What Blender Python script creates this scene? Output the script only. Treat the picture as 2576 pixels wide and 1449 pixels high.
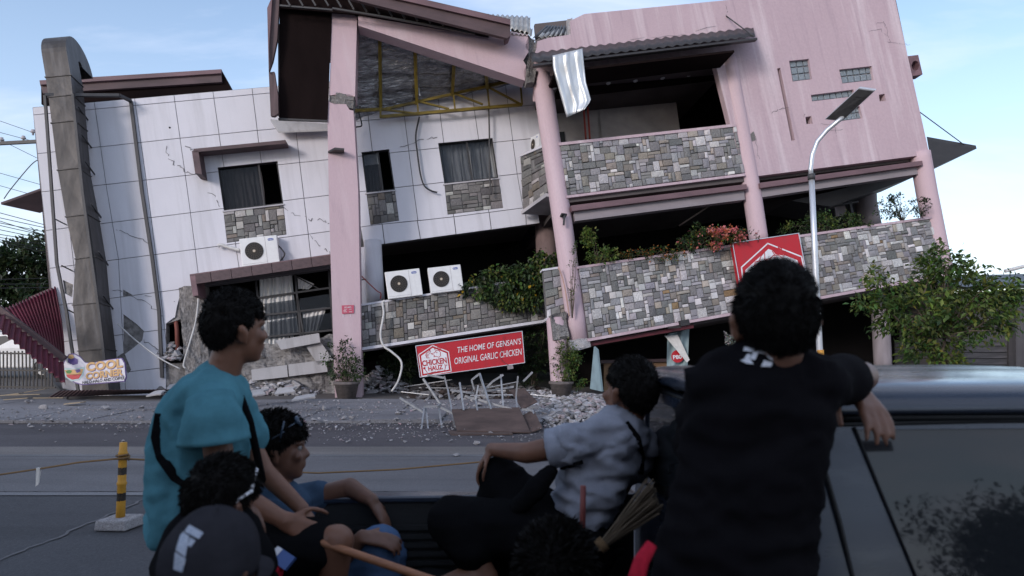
import bpy, bmesh, math, random
from mathutils import Vector, Matrix, noise, Quaternion
random.seed(7)
for o in list(bpy.data.objects): bpy.data.objects.remove(o)
scene = bpy.context.scene
COL = scene.collection
R = math.radians
# ------------------------------------------------------------------ camera
CU, HV, FP, H = 1288.0, 830.0, 1717.33, 1.70      # pixel grid 2576 x 1449, horizon row, focal length in px, eye height
cam = bpy.data.cameras.new('camera')
cam.lens = 24.0; cam.sensor_width = 36.0
cam.shift_y = (HV - 724.5) / 2576.0
cam.clip_start = 0.05; cam.clip_end = 3000
cam.dof.use_dof = True; cam.dof.focus_distance = 16.0; cam.dof.aperture_fstop = 3.2
camo = bpy.data.objects.new('camera', cam); COL.objects.link(camo)
camo.location = (0, 0, H); camo.rotation_euler = (R(90), 0, 0)
scene.camera = camo
# ------------------------------------------------------------------ sky and sun
SUN_EL, SUN_AZ = R(18), R(-145)                    # azimuth from +Y towards +X
world = bpy.data.worlds.new('World'); scene.world = world; world.use_nodes = True
wt = world.node_tree; wt.nodes.clear()
def wn(t, **k):
    n = wt.nodes.new(t)
    for a, b in k.items(): setattr(n, a, b)
    return n
wo = wn('ShaderNodeOutputWorld'); bg = wn('ShaderNodeBackground')
sky = wn('ShaderNodeTexSky', sky_type='NISHITA', sun_disc=False, sun_elevation=SUN_EL, sun_rotation=SUN_AZ, altitude=0, air_density=1.0, dust_density=0.8, ozone_density=2.0)
tc = wn('ShaderNodeTexCoord'); sep = wn('ShaderNodeSeparateXYZ'); wt.links.new(tc.outputs['Generated'], sep.inputs[0])
addz = wn('ShaderNodeMath', operation='ADD'); wt.links.new(sep.outputs[2], addz.inputs[0]); addz.inputs[1].default_value = 0.22
mx = wn('ShaderNodeMath', operation='MAXIMUM'); wt.links.new(addz.outputs[0], mx.inputs[0]); mx.inputs[1].default_value = 0.06
dx = wn('ShaderNodeMath', operation='DIVIDE'); dy = wn('ShaderNodeMath', operation='DIVIDE')
wt.links.new(sep.outputs[0], dx.inputs[0]); wt.links.new(mx.outputs[0], dx.inputs[1])
wt.links.new(sep.outputs[1], dy.inputs[0]); wt.links.new(mx.outputs[0], dy.inputs[1])
cmb = wn('ShaderNodeCombineXYZ'); wt.links.new(dx.outputs[0], cmb.inputs[0]); wt.links.new(dy.outputs[0], cmb.inputs[1])
cmb.inputs[2].default_value = 0.37
mpw = wn('ShaderNodeMapping'); wt.links.new(cmb.outputs[0], mpw.inputs[0]); mpw.inputs['Scale'].default_value = (0.75, 1.5, 1); mpw.inputs['Rotation'].default_value = (0, 0, 0.45)
n1 = wn('ShaderNodeTexNoise'); n1.inputs['Scale'].default_value = 1.15; n1.inputs['Detail'].default_value = 9; n1.inputs['Roughness'].default_value = 0.56; n1.inputs['Distortion'].default_value = 0.35
wt.links.new(mpw.outputs[0], n1.inputs['Vector'])
rmp = wn('ShaderNodeValToRGB'); wt.links.new(n1.outputs['Fac'], rmp.inputs[0])
rmp.color_ramp.elements[0].position = 0.44; rmp.color_ramp.elements[1].position = 0.72
rmp.color_ramp.elements[0].color = (0.12, 0.12, 0.12, 1); rmp.color_ramp.elements[1].color = (0.95, 0.95, 0.95, 1)
# thicker cloud low over the horizon
lowz = wn('ShaderNodeMapRange'); wt.links.new(sep.outputs[2], lowz.inputs[0])
lowz.inputs[1].default_value = -0.05; lowz.inputs[2].default_value = 0.42; lowz.inputs[3].default_value = 0.34; lowz.inputs[4].default_value = 0.0
cadd = wn('ShaderNodeMath', operation='ADD', use_clamp=True); wt.links.new(rmp.outputs[0], cadd.inputs[0]); wt.links.new(lowz.outputs[0], cadd.inputs[1])
skm = wn('ShaderNodeVectorMath', operation='SCALE'); wt.links.new(sky.outputs[0], skm.inputs[0]); skm.inputs['Scale'].default_value = 1.35
cmix = wn('ShaderNodeMix', data_type='RGBA'); wt.links.new(cadd.outputs[0], cmix.inputs[0])
wt.links.new(skm.outputs[0], cmix.inputs[6])
cmix.inputs[7].default_value = (5.4, 5.85, 7.1, 1)
wt.links.new(cmix.outputs[2], bg.inputs[0]); bg.inputs[1].default_value = 0.12
wt.links.new(bg.outputs[0], wo.inputs[0])
sun = bpy.data.lights.new('sun', 'SUN'); sun.energy = 1.2; sun.angle = R(14); sun.color = (1.0, 0.92, 0.90)
suno = bpy.data.objects.new('sun', sun); COL.objects.link(suno)
sd = Vector((math.sin(SUN_AZ) * math.cos(SUN_EL), math.cos(SUN_AZ) * math.cos(SUN_EL), math.sin(SUN_EL)))
suno.rotation_euler = (-sd).to_track_quat('-Z', 'Y').to_euler(); suno.location = (-20, -20, 30)
vs = scene.view_settings
vs.view_transform = 'Standard'; vs.look = 'None'; vs.gamma = 1; vs.use_curve_mapping = False; vs.exposure = 0.62
# ------------------------------------------------------------------ pixel to place
CAM = Vector((0, 0, H))
def ray(u, v): return Vector(((u - CU) / FP, 1.0, (HV - v) / FP))
def at(u, v, y): return CAM + ray(u, v) * y
def gp(u, v, z=0.0):
    return at(u, v, (H - z) * FP / (v - HV))
class Pl:
    def __init__(s, p, ex, ez):
        s.p = Vector(p); s.ex = Vector(ex).normalized(); s.n = s.ex.cross(Vector(ez)).normalized(); s.ez = s.n.cross(s.ex) * 1.0
        if s.n.y > 0: s.n = -s.n
        if s.ez.z < 0: s.ez = -s.ez
    def __call__(s, u, v, off=0.0):
        d = ray(u, v); t = (s.p + s.n * off - CAM).dot(s.n) / d.dot(s.n)
        return CAM + d * t
EX = (0.972, 0.167, 0.170); EZ = (-0.169, 0.081, 0.982)
W = Pl((-4.5, 18.5, 1.7), EX, EZ)                  # leaning white facade
ROFF = 2.2                                         # pink block stands this far in front of it
RP = Pl(W.p + W.n * ROFF, EX, EZ)
PP = Pl((-4.2, 17.2, 1.7), (0.985, 0.15, 0.0), (0, 0, 1))   # upright plane of the square pillar
EXv, EZv, Nv = W.ex, W.ez, W.n
# ------------------------------------------------------------------ materials
MATS = {}
class NT:
    def __init__(s, name):
        s.m = bpy.data.materials.new(name); s.m.use_nodes = True; s.t = s.m.node_tree
        s.b = s.t.nodes['Principled BSDF']; MATS[name] = s.m
    def n(s, t, **k):
        x = s.t.nodes.new(t)
        for a, b in k.items(): setattr(x, a, b)
        return x
    def l(s, a, b): s.t.links.new(a, b)
    def noise(s, scale, detail=4, rough=0.55, vec=None, dist=0.0):
        x = s.n('ShaderNodeTexNoise'); x.inputs['Scale'].default_value = scale; x.inputs['Detail'].default_value = detail
        x.inputs['Roughness'].default_value = rough; x.inputs['Distortion'].default_value = dist
        if vec is not None: s.l(vec, x.inputs['Vector'])
        return x.outputs['Fac']
    def pos(s): return s.n('ShaderNodeNewGeometry').outputs['Position']
    def ramp(s, fac, stops):
        x = s.n('ShaderNodeValToRGB'); s.l(fac, x.inputs[0]); e = x.color_ramp.elements
        while len(e) < len(stops): e.new(0.5)
        for i, (p, c) in enumerate(stops):
            e[i].position = p; e[i].color = (c[0], c[1], c[2], 1) if hasattr(c, '__len__') else (c, c, c, 1)
        return x.outputs[0]
    def mix(s, fac, a, b, mode='MIX'):
        x = s.n('ShaderNodeMix', data_type='RGBA', blend_type=mode)
        for sock, val in ((0, fac), (6, a), (7, b)):
            if hasattr(val, 'is_linked') or hasattr(val, 'links'): s.l(val, x.inputs[sock])
            elif hasattr(val, '__len__'): x.inputs[sock].default_value = (val[0], val[1], val[2], 1)
            else: x.inputs[sock].default_value = val
        return x.outputs[2]
    def bump(s, h, strength=0.3, dist=0.02):
        x = s.n('ShaderNodeBump'); x.inputs['Strength'].default_value = strength; x.inputs['Distance'].default_value = dist
        s.l(h, x.inputs['Height']); s.l(x.outputs[0], s.b.inputs['Normal'])
    def wallvec(s, sx, sz):
        p = s.pos()
        d1 = s.n('ShaderNodeVectorMath', operation='DOT_PRODUCT'); d2 = s.n('ShaderNodeVectorMath', operation='DOT_PRODUCT'); d3 = s.n('ShaderNodeVectorMath', operation='DOT_PRODUCT')
        for d, w, sc in ((d1, EXv, sx), (d2, EZv, sz), (d3, Nv, sx)):
            s.l(p, d.inputs[0]); d.inputs[1].default_value = w * sc
        c = s.n('ShaderNodeCombineXYZ'); s.l(d1.outputs['Value'], c.inputs[0]); s.l(d2.outputs['Value'], c.inputs[1]); s.l(d3.outputs['Value'], c.inputs[2])
        return c.outputs[0]
    def col(s, c):
        if hasattr(c, '__len__') and not hasattr(c, 'links'): s.b.inputs['Base Color'].default_value = (c[0], c[1], c[2], 1)
        else: s.l(c, s.b.inputs['Base Color'])
        return s
    def set(s, rough=0.6, metal=0.0, spec=None):
        s.b.inputs['Roughness'].default_value = rough; s.b.inputs['Metallic'].default_value = metal
        if spec is not None: s.b.inputs['Specular IOR Level'].default_value = spec
        return s
def simple(name, c, rough=0.6, metal=0.0, var=0.18, scale=6.0, bump=0.15, bscale=40.0, spec=None):
    s = NT(name); f = s.noise(scale, 6)
    lo = [max(0, x * (1 - var)) for x in c]; hi = [min(1, x * (1 + var)) for x in c]
    s.col(s.ramp(f, [(0.3, lo), (0.7, hi)])).set(rough, metal, spec)
    if bump: s.bump(s.noise(bscale, 4), bump, 0.01)
    return s.m
def paint(name, base, stain, dark, streak=0.5, fine=0.12):
    s = NT(name)
    st = s.noise(1.0, 5, 0.6, s.wallvec(2.6, 0.16)); st2 = s.noise(1.0, 4, 0.55, s.wallvec(7.0, 0.35))
    big = s.noise(0.55, 5); c = s.mix(s.ramp(big, [(0.35, 0), (0.75, 0.6)]), base, dark)
    c = s.mix(s.ramp(st, [(0.52, 0), (0.68, streak)]), c, stain)
    c = s.mix(s.ramp(st2, [(0.55, 0), (0.72, streak * 0.7)]), c, dark)
    gr = s.noise(90, 3); c = s.mix(fine, c, s.ramp(gr, [(0.3, 0.25), (0.7, 1.0)]), 'MULTIPLY')
    s.col(c).set(0.75, 0, 0.25); s.bump(s.noise(45, 5), 0.25, 0.01)
    return s.m
M = {}
M['white_wall'] = paint('white_wall', (0.66, 0.65, 0.70), (0.49, 0.48, 0.51), (0.55, 0.542, 0.58), 0.55)
M['pink_wall'] = paint('pink_wall', (0.50, 0.378, 0.412), (0.62, 0.52, 0.55), (0.36, 0.268, 0.305), 0.8)
M['pink_pillar'] = paint('pink_pillar', (0.56, 0.418, 0.452), (0.61, 0.49, 0.52), (0.42, 0.315, 0.35), 0.55)
M['dusty_panel'] = paint('dusty_panel', (0.46, 0.45, 0.46), (0.33, 0.32, 0.32), (0.30, 0.29, 0.285), 0.8, 0.3)
M['alu_dull'] = simple('alu_dull', (0.34, 0.345, 0.36), 0.45, 0.5, var=0.25)
M['dark_red'] = simple('dark_red', (0.10, 0.012, 0.02), 0.6, var=0.3)
M['joint'] = simple('joint', (0.13, 0.125, 0.13), 0.9)
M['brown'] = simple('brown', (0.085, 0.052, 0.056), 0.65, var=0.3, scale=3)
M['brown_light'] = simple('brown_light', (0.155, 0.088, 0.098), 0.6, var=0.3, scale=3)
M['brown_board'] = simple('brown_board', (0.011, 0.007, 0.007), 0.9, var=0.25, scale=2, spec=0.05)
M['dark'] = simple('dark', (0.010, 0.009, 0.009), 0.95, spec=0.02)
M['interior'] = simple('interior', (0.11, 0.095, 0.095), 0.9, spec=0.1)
M['grey_beam'] = simple('grey_beam', (0.27, 0.235, 0.25), 0.8, scale=2.5)
M['steel'] = simple('steel', (0.062, 0.060, 0.062), 0.6, 0.3)
M['alu'] = simple('alu', (0.62, 0.63, 0.66), 0.35, 0.6, var=0.1)
M['yellow'] = simple('yellow', (0.17, 0.12, 0.012), 0.6, var=0.6, scale=8)
M['frame'] = simple('frame', (0.028, 0.025, 0.026), 0.5)
M['slab'] = simple('slab', (0.44, 0.42, 0.44), 0.85, scale=2)
def concrete(name, a, b, bs=0.9, bd=0.04):
    s = NT(name); f = s.noise(5, 8, 0.65); g = s.noise(26, 6, 0.6)
    c = s.mix(s.ramp(g, [(0.4, 0), (0.65, 1)]), s.ramp(f, [(0.3, a), (0.7, b)]), [x * 0.6 for x in a]); s.col(c).set(0.95, 0, 0.15)
    h = s.n('ShaderNodeMath', operation='ADD'); s.l(f, h.inputs[0]); s.l(g, h.inputs[1]); s.bump(h.outputs[0], bs, bd); return s.m
M['raw'] = concrete('raw', (0.20, 0.19, 0.185), (0.36, 0.34, 0.33))
M['rubble'] = concrete('rubble', (0.34, 0.325, 0.33), (0.56, 0.54, 0.55), 0.6, 0.03)
M['rubble_pink'] = concrete('rubble_pink', (0.46, 0.33, 0.36), (0.56, 0.42, 0.45), 0.5, 0.02)
def duct_mat():
    s = NT('duct'); f = s.noise(2.2, 7, 0.6); st = s.noise(1.0, 5, 0.6, s.wallvec(6, 0.4))
    c = s.ramp(f, [(0.3, (0.048, 0.043, 0.041)), (0.7, (0.082, 0.075, 0.072))]); c = s.mix(s.ramp(st, [(0.5, 0), (0.7, 0.5)]), c, (0.14, 0.135, 0.138))
    s.col(c).set(0.5, 0.35, 0.4); s.bump(s.noise(3, 2), 0.25, 0.05); return s.m
M['duct'] = duct_mat()
def attr_mat(name, rough=0.8, bs=30, bstr=0.5, spec=0.3, mul=0.3, trans=0.0):
    s = NT(name); a = s.n('ShaderNodeAttribute', attribute_name='Col'); f = s.noise(bs, 6, 0.6)
    c = s.mix(mul, a.outputs['Color'], s.ramp(f, [(0.3, 0.25), (0.7, 1.3)]), 'MULTIPLY'); s.col(c).set(rough, 0, spec); s.bump(f, bstr, 0.02)
    return s.m
M['stone'] = attr_mat('stone', 0.75, 9, 0.9, 0.35, 0.55)
def leaf_mat():
    s = NT('leaf'); a = s.n('ShaderNodeAttribute', attribute_name='Col'); s.col(a.outputs['Color']).set(0.5, 0, 0.35)
    tr = s.n('ShaderNodeBsdfTranslucent'); s.l(a.outputs['Color'], tr.inputs[0]); mxs = s.n('ShaderNodeMixShader'); mxs.inputs[0].default_value = 0.3
    s.l(s.b.outputs[0], mxs.inputs[1]); s.l(tr.outputs[0], mxs.inputs[2]); s.l(mxs.outputs[0], s.t.nodes['Material Output'].inputs[0]); return s.m
M['leaf'] = leaf_mat()
M['bark'] = simple('bark', (0.11, 0.085, 0.065), 0.9, var=0.4, scale=20, bump=0.6, bscale=60)
def flat(name, c, rough=0.5, metal=0.0, spec=0.4):
    s = NT(name); s.col(c).set(rough, metal, spec); return s.m
def dirty(name, c, rough=0.5, amt=0.25, scale=3.0):
    s = NT(name); f = s.noise(scale, 7, 0.62); g = s.noise(1.0, 4, 0.6, s.wallvec(5, 0.5))
    k = s.mix(s.ramp(f, [(0.4, 0), (0.75, amt)]), c, [x * 0.45 + 0.03 for x in c]); k = s.mix(s.ramp(g, [(0.5, 0), (0.75, amt)]), k, [x * 0.55 + 0.02 for x in c])
    s.col(k).set(rough, 0, 0.35); return s.m
M['red_sign'] = dirty('red_sign', (0.46, 0.016, 0.026), 0.45, 0.35)
M['white_sign'] = dirty('white_sign', (0.72, 0.71, 0.74), 0.5, 0.2)
M['ac_white'] = dirty('ac_white', (0.70, 0.70, 0.70), 0.45, 0.22, 5)
M['black'] = flat('black', (0.012, 0.012, 0.013), 0.5)
M['blue_label'] = flat('blue_label', (0.02, 0.07, 0.32), 0.4)
# ------------------------------------------------------------------ object helpers
def kind(o, k): o['kind'] = k; return o
def tag(o, label, cat, group=None):
    o['label'] = label; o['category'] = cat
    if group: o['group'] = group
    return o
def parent(o, p):
    o.parent = p; o.matrix_parent_inverse = Matrix.Translation(-p.location) if p.type == 'EMPTY' else Matrix.Identity(4)
def link(name, me, m, par=None):
    o = bpy.data.objects.new(name, me); COL.objects.link(o)
    if m is not None and len(me.materials) == 0: me.materials.append(M[m] if isinstance(m, str) else m)
    if par is not None: parent(o, par)
    return o
def mesh(name, vs_, fs, m, par=None, smooth=False):
    me = bpy.data.meshes.new(name); me.from_pydata([tuple(v) for v in vs_], [], fs); me.update()
    if smooth: me.polygons.foreach_set('use_smooth', [True] * len(me.polygons))
    return link(name, me, m, par)
def empty(name, loc, label=None, cat=None, group=None):
    o = bpy.data.objects.new(name, None); COL.objects.link(o); o.location = loc; o.empty_display_size = 0.1
    if label: tag(o, label, cat, group)
    return o
class MB:
    """collects shapes of one mesh"""
    def __init__(s): s.v = []; s.f = []; s.c = []; s.mi = []
    def add(s, vs_, fs, col=None, mi=0):
        k = len(s.v); s.v += [Vector(v) for v in vs_]; s.f += [tuple(i + k for i in f) for f in fs]; s.c += [col] * len(fs); s.mi += [mi] * len(fs)
    def prism(s, front, back, col=None, mi=0):
        n = len(front)
        s.add(list(front) + list(back), [tuple(range(n))] + [tuple(range(2 * n - 1, n - 1, -1))] + [(i, n + i, n + (i + 1) % n, (i + 1) % n) for i in range(n)], col, mi)
    def box(s, c, x, y, z, col=None, mi=0):
        c = Vector(c); x = Vector(x); y = Vector(y); z = Vector(z)
        s.prism([c - x - y - z, c + x - y - z, c + x - y + z, c - x - y + z], [c - x + y - z, c + x + y - z, c + x + y + z, c - x + y + z], col, mi)
    def bar(s, a, b, w, h=None, up=(0, 0, 1), col=None, mi=0):
        a = Vector(a); b = Vector(b); d = (b - a); L = d.length
        if L < 1e-6: return
        d /= L; h = h or w; up = Vector(up)
        if abs(d.dot(up)) > 0.95: up = Vector((0, 1, 0))
        sx = d.cross(up).normalized(); sz = sx.cross(d)
        s.box((a + b) / 2, d * L / 2, sx * w / 2, sz * h / 2, col, mi)
    def tube(s, pts, rad, seg=8, col=None, cap=True, mi=0):
        pts = [Vector(p) for p in pts]; n = len(pts)
        if not hasattr(rad, '__len__'): rad = [rad] * n
        k = len(s.v); prev = None
        for i, p in enumerate(pts):
            d = (pts[min(i + 1, n - 1)] - pts[max(i - 1, 0)]).normalized()
            if prev is None:
                a = Vector((0, 0, 1)) if abs(d.z) < 0.9 else Vector((1, 0, 0)); prev = d.cross(a).normalized()
            x = (prev - d * prev.dot(d)).normalized(); prev = x; y = d.cross(x)
            for j in range(seg):
                t = 2 * math.pi * j / seg; s.v.append(p + (x * math.cos(t) + y * math.sin(t)) * rad[i])
        for i in range(n - 1):
            for j in range(seg):
                a = k + i * seg + j; b = k + i * seg + (j + 1) % seg
                s.f.append((a, b, b + seg, a + seg)); s.c.append(col); s.mi.append(mi)
        if cap:
            s.f.append(tuple(k + j for j in range(seg - 1, -1, -1))); s.c.append(col); s.mi.append(mi)
            s.f.append(tuple(k + (n - 1) * seg + j for j in range(seg))); s.c.append(col); s.mi.append(mi)
    def build(s, name, m, par=None, smooth=False, mats=None):
        me = bpy.data.meshes.new(name); me.from_pydata([tuple(v) for v in s.v], [], s.f); me.update()
        if any(c is not None for c in s.c):
            ca = me.color_attributes.new('Col', 'FLOAT_COLOR', 'CORNER'); buf = []
            for p, c in zip(me.polygons, s.c):
                c = c or (0.5, 0.5, 0.5)
                for _ in range(p.loop_total): buf += [c[0], c[1], c[2], 1.0]
            ca.data.foreach_set('color', buf)
        if smooth: me.polygons.foreach_set('use_smooth', [True] * len(me.polygons))
        if mats:
            for x in mats: me.materials.append(M[x] if isinstance(x, str) else x)
            me.polygons.foreach_set('material_index', s.mi)
        return link(name, me, m, par)
def bevel(o, w=0.01, seg=2):
    b = o.modifiers.new('bevel', 'BEVEL'); b.width = w; b.segments = seg; b.limit_method = 'ANGLE'; b.angle_limit = R(40); return o
def apply_mods(o):
    dg = bpy.context.evaluated_depsgraph_get(); dg.update()
    me = bpy.data.meshes.new_from_object(o.evaluated_get(dg), preserve_all_data_layers=True, depsgraph=dg)
    o.modifiers.clear(); o.data = me; return o
# 2-D polygons in pixels
def clip(poly, a, b, inside=True):
    """keep the part of a convex polygon on one side of line a-b"""
    def sd_(p): return ((b[0] - a[0]) * (p[1] - a[1]) - (b[1] - a[1]) * (p[0] - a[0])) * (1 if inside else -1)
    out = []
    for i, p in enumerate(poly):
        q = poly[(i + 1) % len(poly)]; dp, dq = sd_(p), sd_(q)
        if dp >= 0: out.append(p)
        if dp * dq < 0:
            t = dp / (dp - dq); out.append((p[0] + (q[0] - p[0]) * t, p[1] + (q[1] - p[1]) * t))
    return out
def area(p): return sum(p[i][0] * p[(i + 1) % len(p)][1] - p[(i + 1) % len(p)][0] * p[i][1] for i in range(len(p))) / 2
EPS = 1.0
def psub(polys, hole):
    """convex pieces minus a convex hole"""
    if area(hole) < 0: hole = hole[::-1]
    res = []
    for poly in polys:
        if area(poly) < 0: poly = poly[::-1]
        rem = poly; parts = []
        for i in range(len(hole)):
            a, b = hole[i], hole[(i + 1) % len(hole)]
            out = clip(rem, a, b, False); rem = clip(rem, a, b, True)
            if len(out) > 2 and abs(area(out)) > EPS: parts.append(out)
            if len(rem) < 3 or abs(area(rem)) < EPS: rem = None; break
        if rem is None: res.append(poly)
        else: res += parts
    return res
def plate(name, polys, pl, o0, o1, m, par=None, mb=None, col=None):
    """pixel polygons on plane pl, from offset o1 (back) to o0 (front)"""
    own = mb is None; mb = mb or MB()
    if polys and not hasattr(polys[0][0], '__len__'): polys = [polys]
    for p in polys:
        f = [pl(u, v, o0) for u, v in p]; d = pl.n * (o0 - o1)
        mb.prism(f, [q - d for q in f], col)
    return mb.build(name, m, par) if own else mb
def lerp(a, b, t): return a + (b - a) * t
def pline(pts, u):
    for (a, b), (c, d) in zip(pts, pts[1:]):
        if u <= c or (c, d) == pts[-1]: return b + (d - b) * (u - a) / (c - a)
def hline(pts):
    return lambda u: (pline(pts, u) if u >= pts[0][0] else pts[0][1] + (pts[1][1] - pts[0][1]) * (u - pts[0][0]) / (pts[1][0] - pts[0][0]))
def vline(pts):
    f = hline([(b, a) for a, b in pts]); return f
def cross(hf, vf):
    u, v = 500.0, 500.0
    v = 450
    for _ in range(12): u = vf(v); v = hf(u)
    return (u, v)
def text_mesh(s, size=1.0, shear=0.0, bold=0.0, depth=0.0, width=None):
    c = bpy.data.curves.new('t', 'FONT'); c.body = s; c.size = size; c.shear = shear; c.offset = bold; c.extrude = depth; c.resolution_u = 3; c.align_x = 'CENTER'; c.align_y = 'CENTER'
    o = bpy.data.objects.new('t', c); COL.objects.link(o); dg = bpy.context.evaluated_depsgraph_get(); dg.update()
    me = bpy.data.meshes.new_from_object(o.evaluated_get(dg)); bpy.data.objects.remove(o); bpy.data.curves.remove(c)
    return me
def put_text(name, s, org, ex, ez, n, w, h, m, par, shear=0.0, bold=0.0, depth=0.004):
    """writing fitted into a w x h box centred at org"""
    me = text_mesh(s, 1.0, shear, bold, 0.0)
    xs = [v.co.x for v in me.vertices]; ys = [v.co.y for v in me.vertices]
    x0, x1, y0, y1 = min(xs), max(xs), min(ys), max(ys)
    for v in me.vertices:
        a = ((v.co.x - x0) / (x1 - x0) - 0.5) * w; b = ((v.co.y - y0) / (y1 - y0) - 0.5) * h
        v.co = Vector(org) + ex * a + ez * b + n * depth
    me.name = name
    return link(name, me, m, par)
# ================================================================== ground
def road_mat(name, a, b, crack=True, tint=0.0):
    s = NT(name); p = s.pos(); f = s.noise(0.35, 7, 0.6, p); g = s.noise(60, 4, 0.6, p)
    mp = s.n('ShaderNodeMapping'); s.l(p, mp.inputs[0]); mp.inputs['Scale'].default_value = (0.15, 1.6, 1)
    t = s.noise(1.0, 5, 0.6, mp.outputs[0])
    c = s.ramp(f, [(0.3, a), (0.72, b)]); c = s.mix(s.ramp(t, [(0.45, 0), (0.7, 0.55)]), c, [x * 0.7 for x in a])
    sp = s.noise(14, 5, 0.7, p); c = s.mix(s.ramp(sp, [(0.62, 0), (0.72, 0.45)]), c, [min(1, x * 1.9) for x in b])
    c = s.mix(0.5, c, s.ramp(g, [(0.3, 0.45), (0.7, 1.35)]), 'MULTIPLY')
    s.col(c).set(0.82, 0, 0.3); s.bump(g, 0.5, 0.012); return s.m
M['asphalt'] = road_mat('asphalt', (0.060, 0.060, 0.066), (0.092, 0.092, 0.099))
M['road_concrete'] = road_mat('road_concrete', (0.125, 0.122, 0.128), (0.18, 0.176, 0.184))
M['gutter'] = road_mat('gutter', (0.17, 0.156, 0.148), (0.22, 0.204, 0.196))
M['dark_apron'] = road_mat('dark_apron', (0.070, 0.064, 0.071), (0.115, 0.106, 0.114))
M['slab_concrete'] = road_mat('slab_concrete', (0.185, 0.182, 0.195), (0.26, 0.255, 0.27))
M['line_paint'] = road_mat('line_paint', (0.155, 0.155, 0.165), (0.24, 0.24, 0.25))
M['earth'] = road_mat('earth', (0.10, 0.092, 0.088), (0.16, 0.148, 0.142))
def sheet(name, x0, x1, y0, y1, z, m, par=None, nx=1, ny=1):
    vs_ = [(x0 + (x1 - x0) * i / nx, y0 + (y1 - y0) * j / ny, z) for j in range(ny + 1) for i in range(nx + 1)]
    fs = [(j * (nx + 1) + i, j * (nx + 1) + i + 1, (j + 1) * (nx + 1) + i + 1, (j + 1) * (nx + 1) + i) for j in range(ny) for i in range(nx)]
    return mesh(name, vs_, fs, m, par)
kind(sheet('ground', -900, 900, -500, 1400, -0.02, 'earth'), 'structure')
road = kind(sheet('road', -60, 60, -8, 9.35, -0.008, 'asphalt'), 'structure')
lane = sheet('concrete_lane', -60, 60, 7.20, 9.35, -0.004, 'road_concrete', road)
wl = sheet('painted_line', -60, 60, 7.02, 7.16, 0.0, 'line_paint', road)
wl2 = sheet('painted_line', -60, 60, 9.22, 9.30, 0.0, 'line_paint', road)
mb = MB()
for p in (((-6, 2.9), (-3.4, 6.95)), ((-4.1, 5.0), (-2.4, 7.0)), ((1.2, 3.0), (1.9, 7.0))):
    pass
crk = MB(); pts = [gp(-60, 1440), gp(60, 1385), gp(180, 1335), gp(300, 1285), gp(372, 1250)]
def crack_strip(mb_, pts_, w, nrm, jit=0.02, sub=6):
    out = []
    for a, b in zip(pts_, pts_[1:]):
        for i in range(sub): out.append(a.lerp(b, i / sub) + Vector((random.uniform(-jit, jit), random.uniform(-jit, jit) * 0.5, random.uniform(-jit, jit) if abs(nrm.z) < 0.5 else 0)))
    out.append(pts_[-1])
    for i, (a, b) in enumerate(zip(out, out[1:])):
        d = (b - a)
        if d.length < 1e-5: continue
        sd2 = d.normalized().cross(nrm).normalized() * w * random.uniform(0.4, 1.0) / 2
        a2 = a - d * 0.05; mb_.add([a2 - sd2, b - sd2, b + sd2, a2 + sd2], [(0, 1, 2, 3)])
crack_strip(crk, [p + Vector((0, 0, 0.001)) for p in pts], 0.035, Vector((0, 0, 1)), 0.03)
crack_strip(crk, [Vector((x, 7.19 + 0.01 * (x % 2), 0.001)) for x in range(-16, 16, 2)], 0.03, Vector((0, 0, 1)), 0.01)
crack_strip(crk, [Vector((x, 8.95, -0.002)) for x in range(-16, 16, 2)], 0.02, Vector((0, 0, 1)), 0.008)
crk.build('road_joint', 'joint', road)
gut = kind(sheet('gutter', -60, 60, 9.35, 9.98, -0.006, 'gutter'), 'structure')
apron = kind(sheet('apron_strip', -60, 60, 9.98, 12.45, -0.010, 'dark_apron'), 'structure')
side = kind(sheet('sidewalk', -60, 60, 12.45, 40, 0.0, 'earth'), 'structure')
# concrete slabs of the pavement
base = None
for j, (ya, yb) in enumerate(((12.47, 14.1), (14.13, 16.3))):
    x = -13.0
    while x < 13.5:
        w = 1.28; o_ = 0.32 * j
        z = 0.05 + random.uniform(-0.012, 0.012)
        m_ = MB(); t1, t2 = random.uniform(-0.008, 0.008), random.uniform(-0.008, 0.008)
        m_.prism([Vector((x + o_, ya, z + t1)), Vector((x + o_ + w, ya, z + t2)), Vector((x + o_ + w, yb, z + t2)), Vector((x + o_, yb, z + t1))],
                 [Vector((x + o_, ya, -0.05)), Vector((x + o_ + w, ya, -0.05)), Vector((x + o_ + w, yb, -0.05)), Vector((x + o_, yb, -0.05))])
        m_.build('paving_slab', 'slab_concrete', side)
        x += w + 0.022
# ================================================================== building
B = empty('collapsed_building', (0, 19, 0), 'tilted three storey pink and white building with collapsed ground floor', 'building')
def hole4(*p): return list(p)
WIN1 = [(547, 421), (698, 405), (713, 513), (563, 531)]
WIN2 = [(909, 383), (979, 375), (994, 478), (922, 486)]
WIN3 = [(1102, 360), (1239, 347), (1254, 448), (1118, 463)]
ST1 = [(562, 533), (713, 514), (721, 590), (571, 611)]
ST2 = [(922, 488), (994, 480), (1004, 555), (932, 566)]
ST3 = [(1118, 465), (1255, 450), (1266, 523), (1126, 540)]
HOLES = [[(453, 725), (522, 712), (522, 801), (436, 801), (445, 770)], [(437, 799), (522, 799), (522, 1020), (417, 1020), (417, 814)],
         [(310, 790), (345, 816), (362, 833), (358, 856), (337, 874), (310, 894)], [(309, 728), (335, 743), (309, 748)], [(158, 704), (184, 716), (182, 748), (163, 738)],
         [(293, 898), (312, 886), (330, 930), (322, 940), (297, 905)]]
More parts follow.
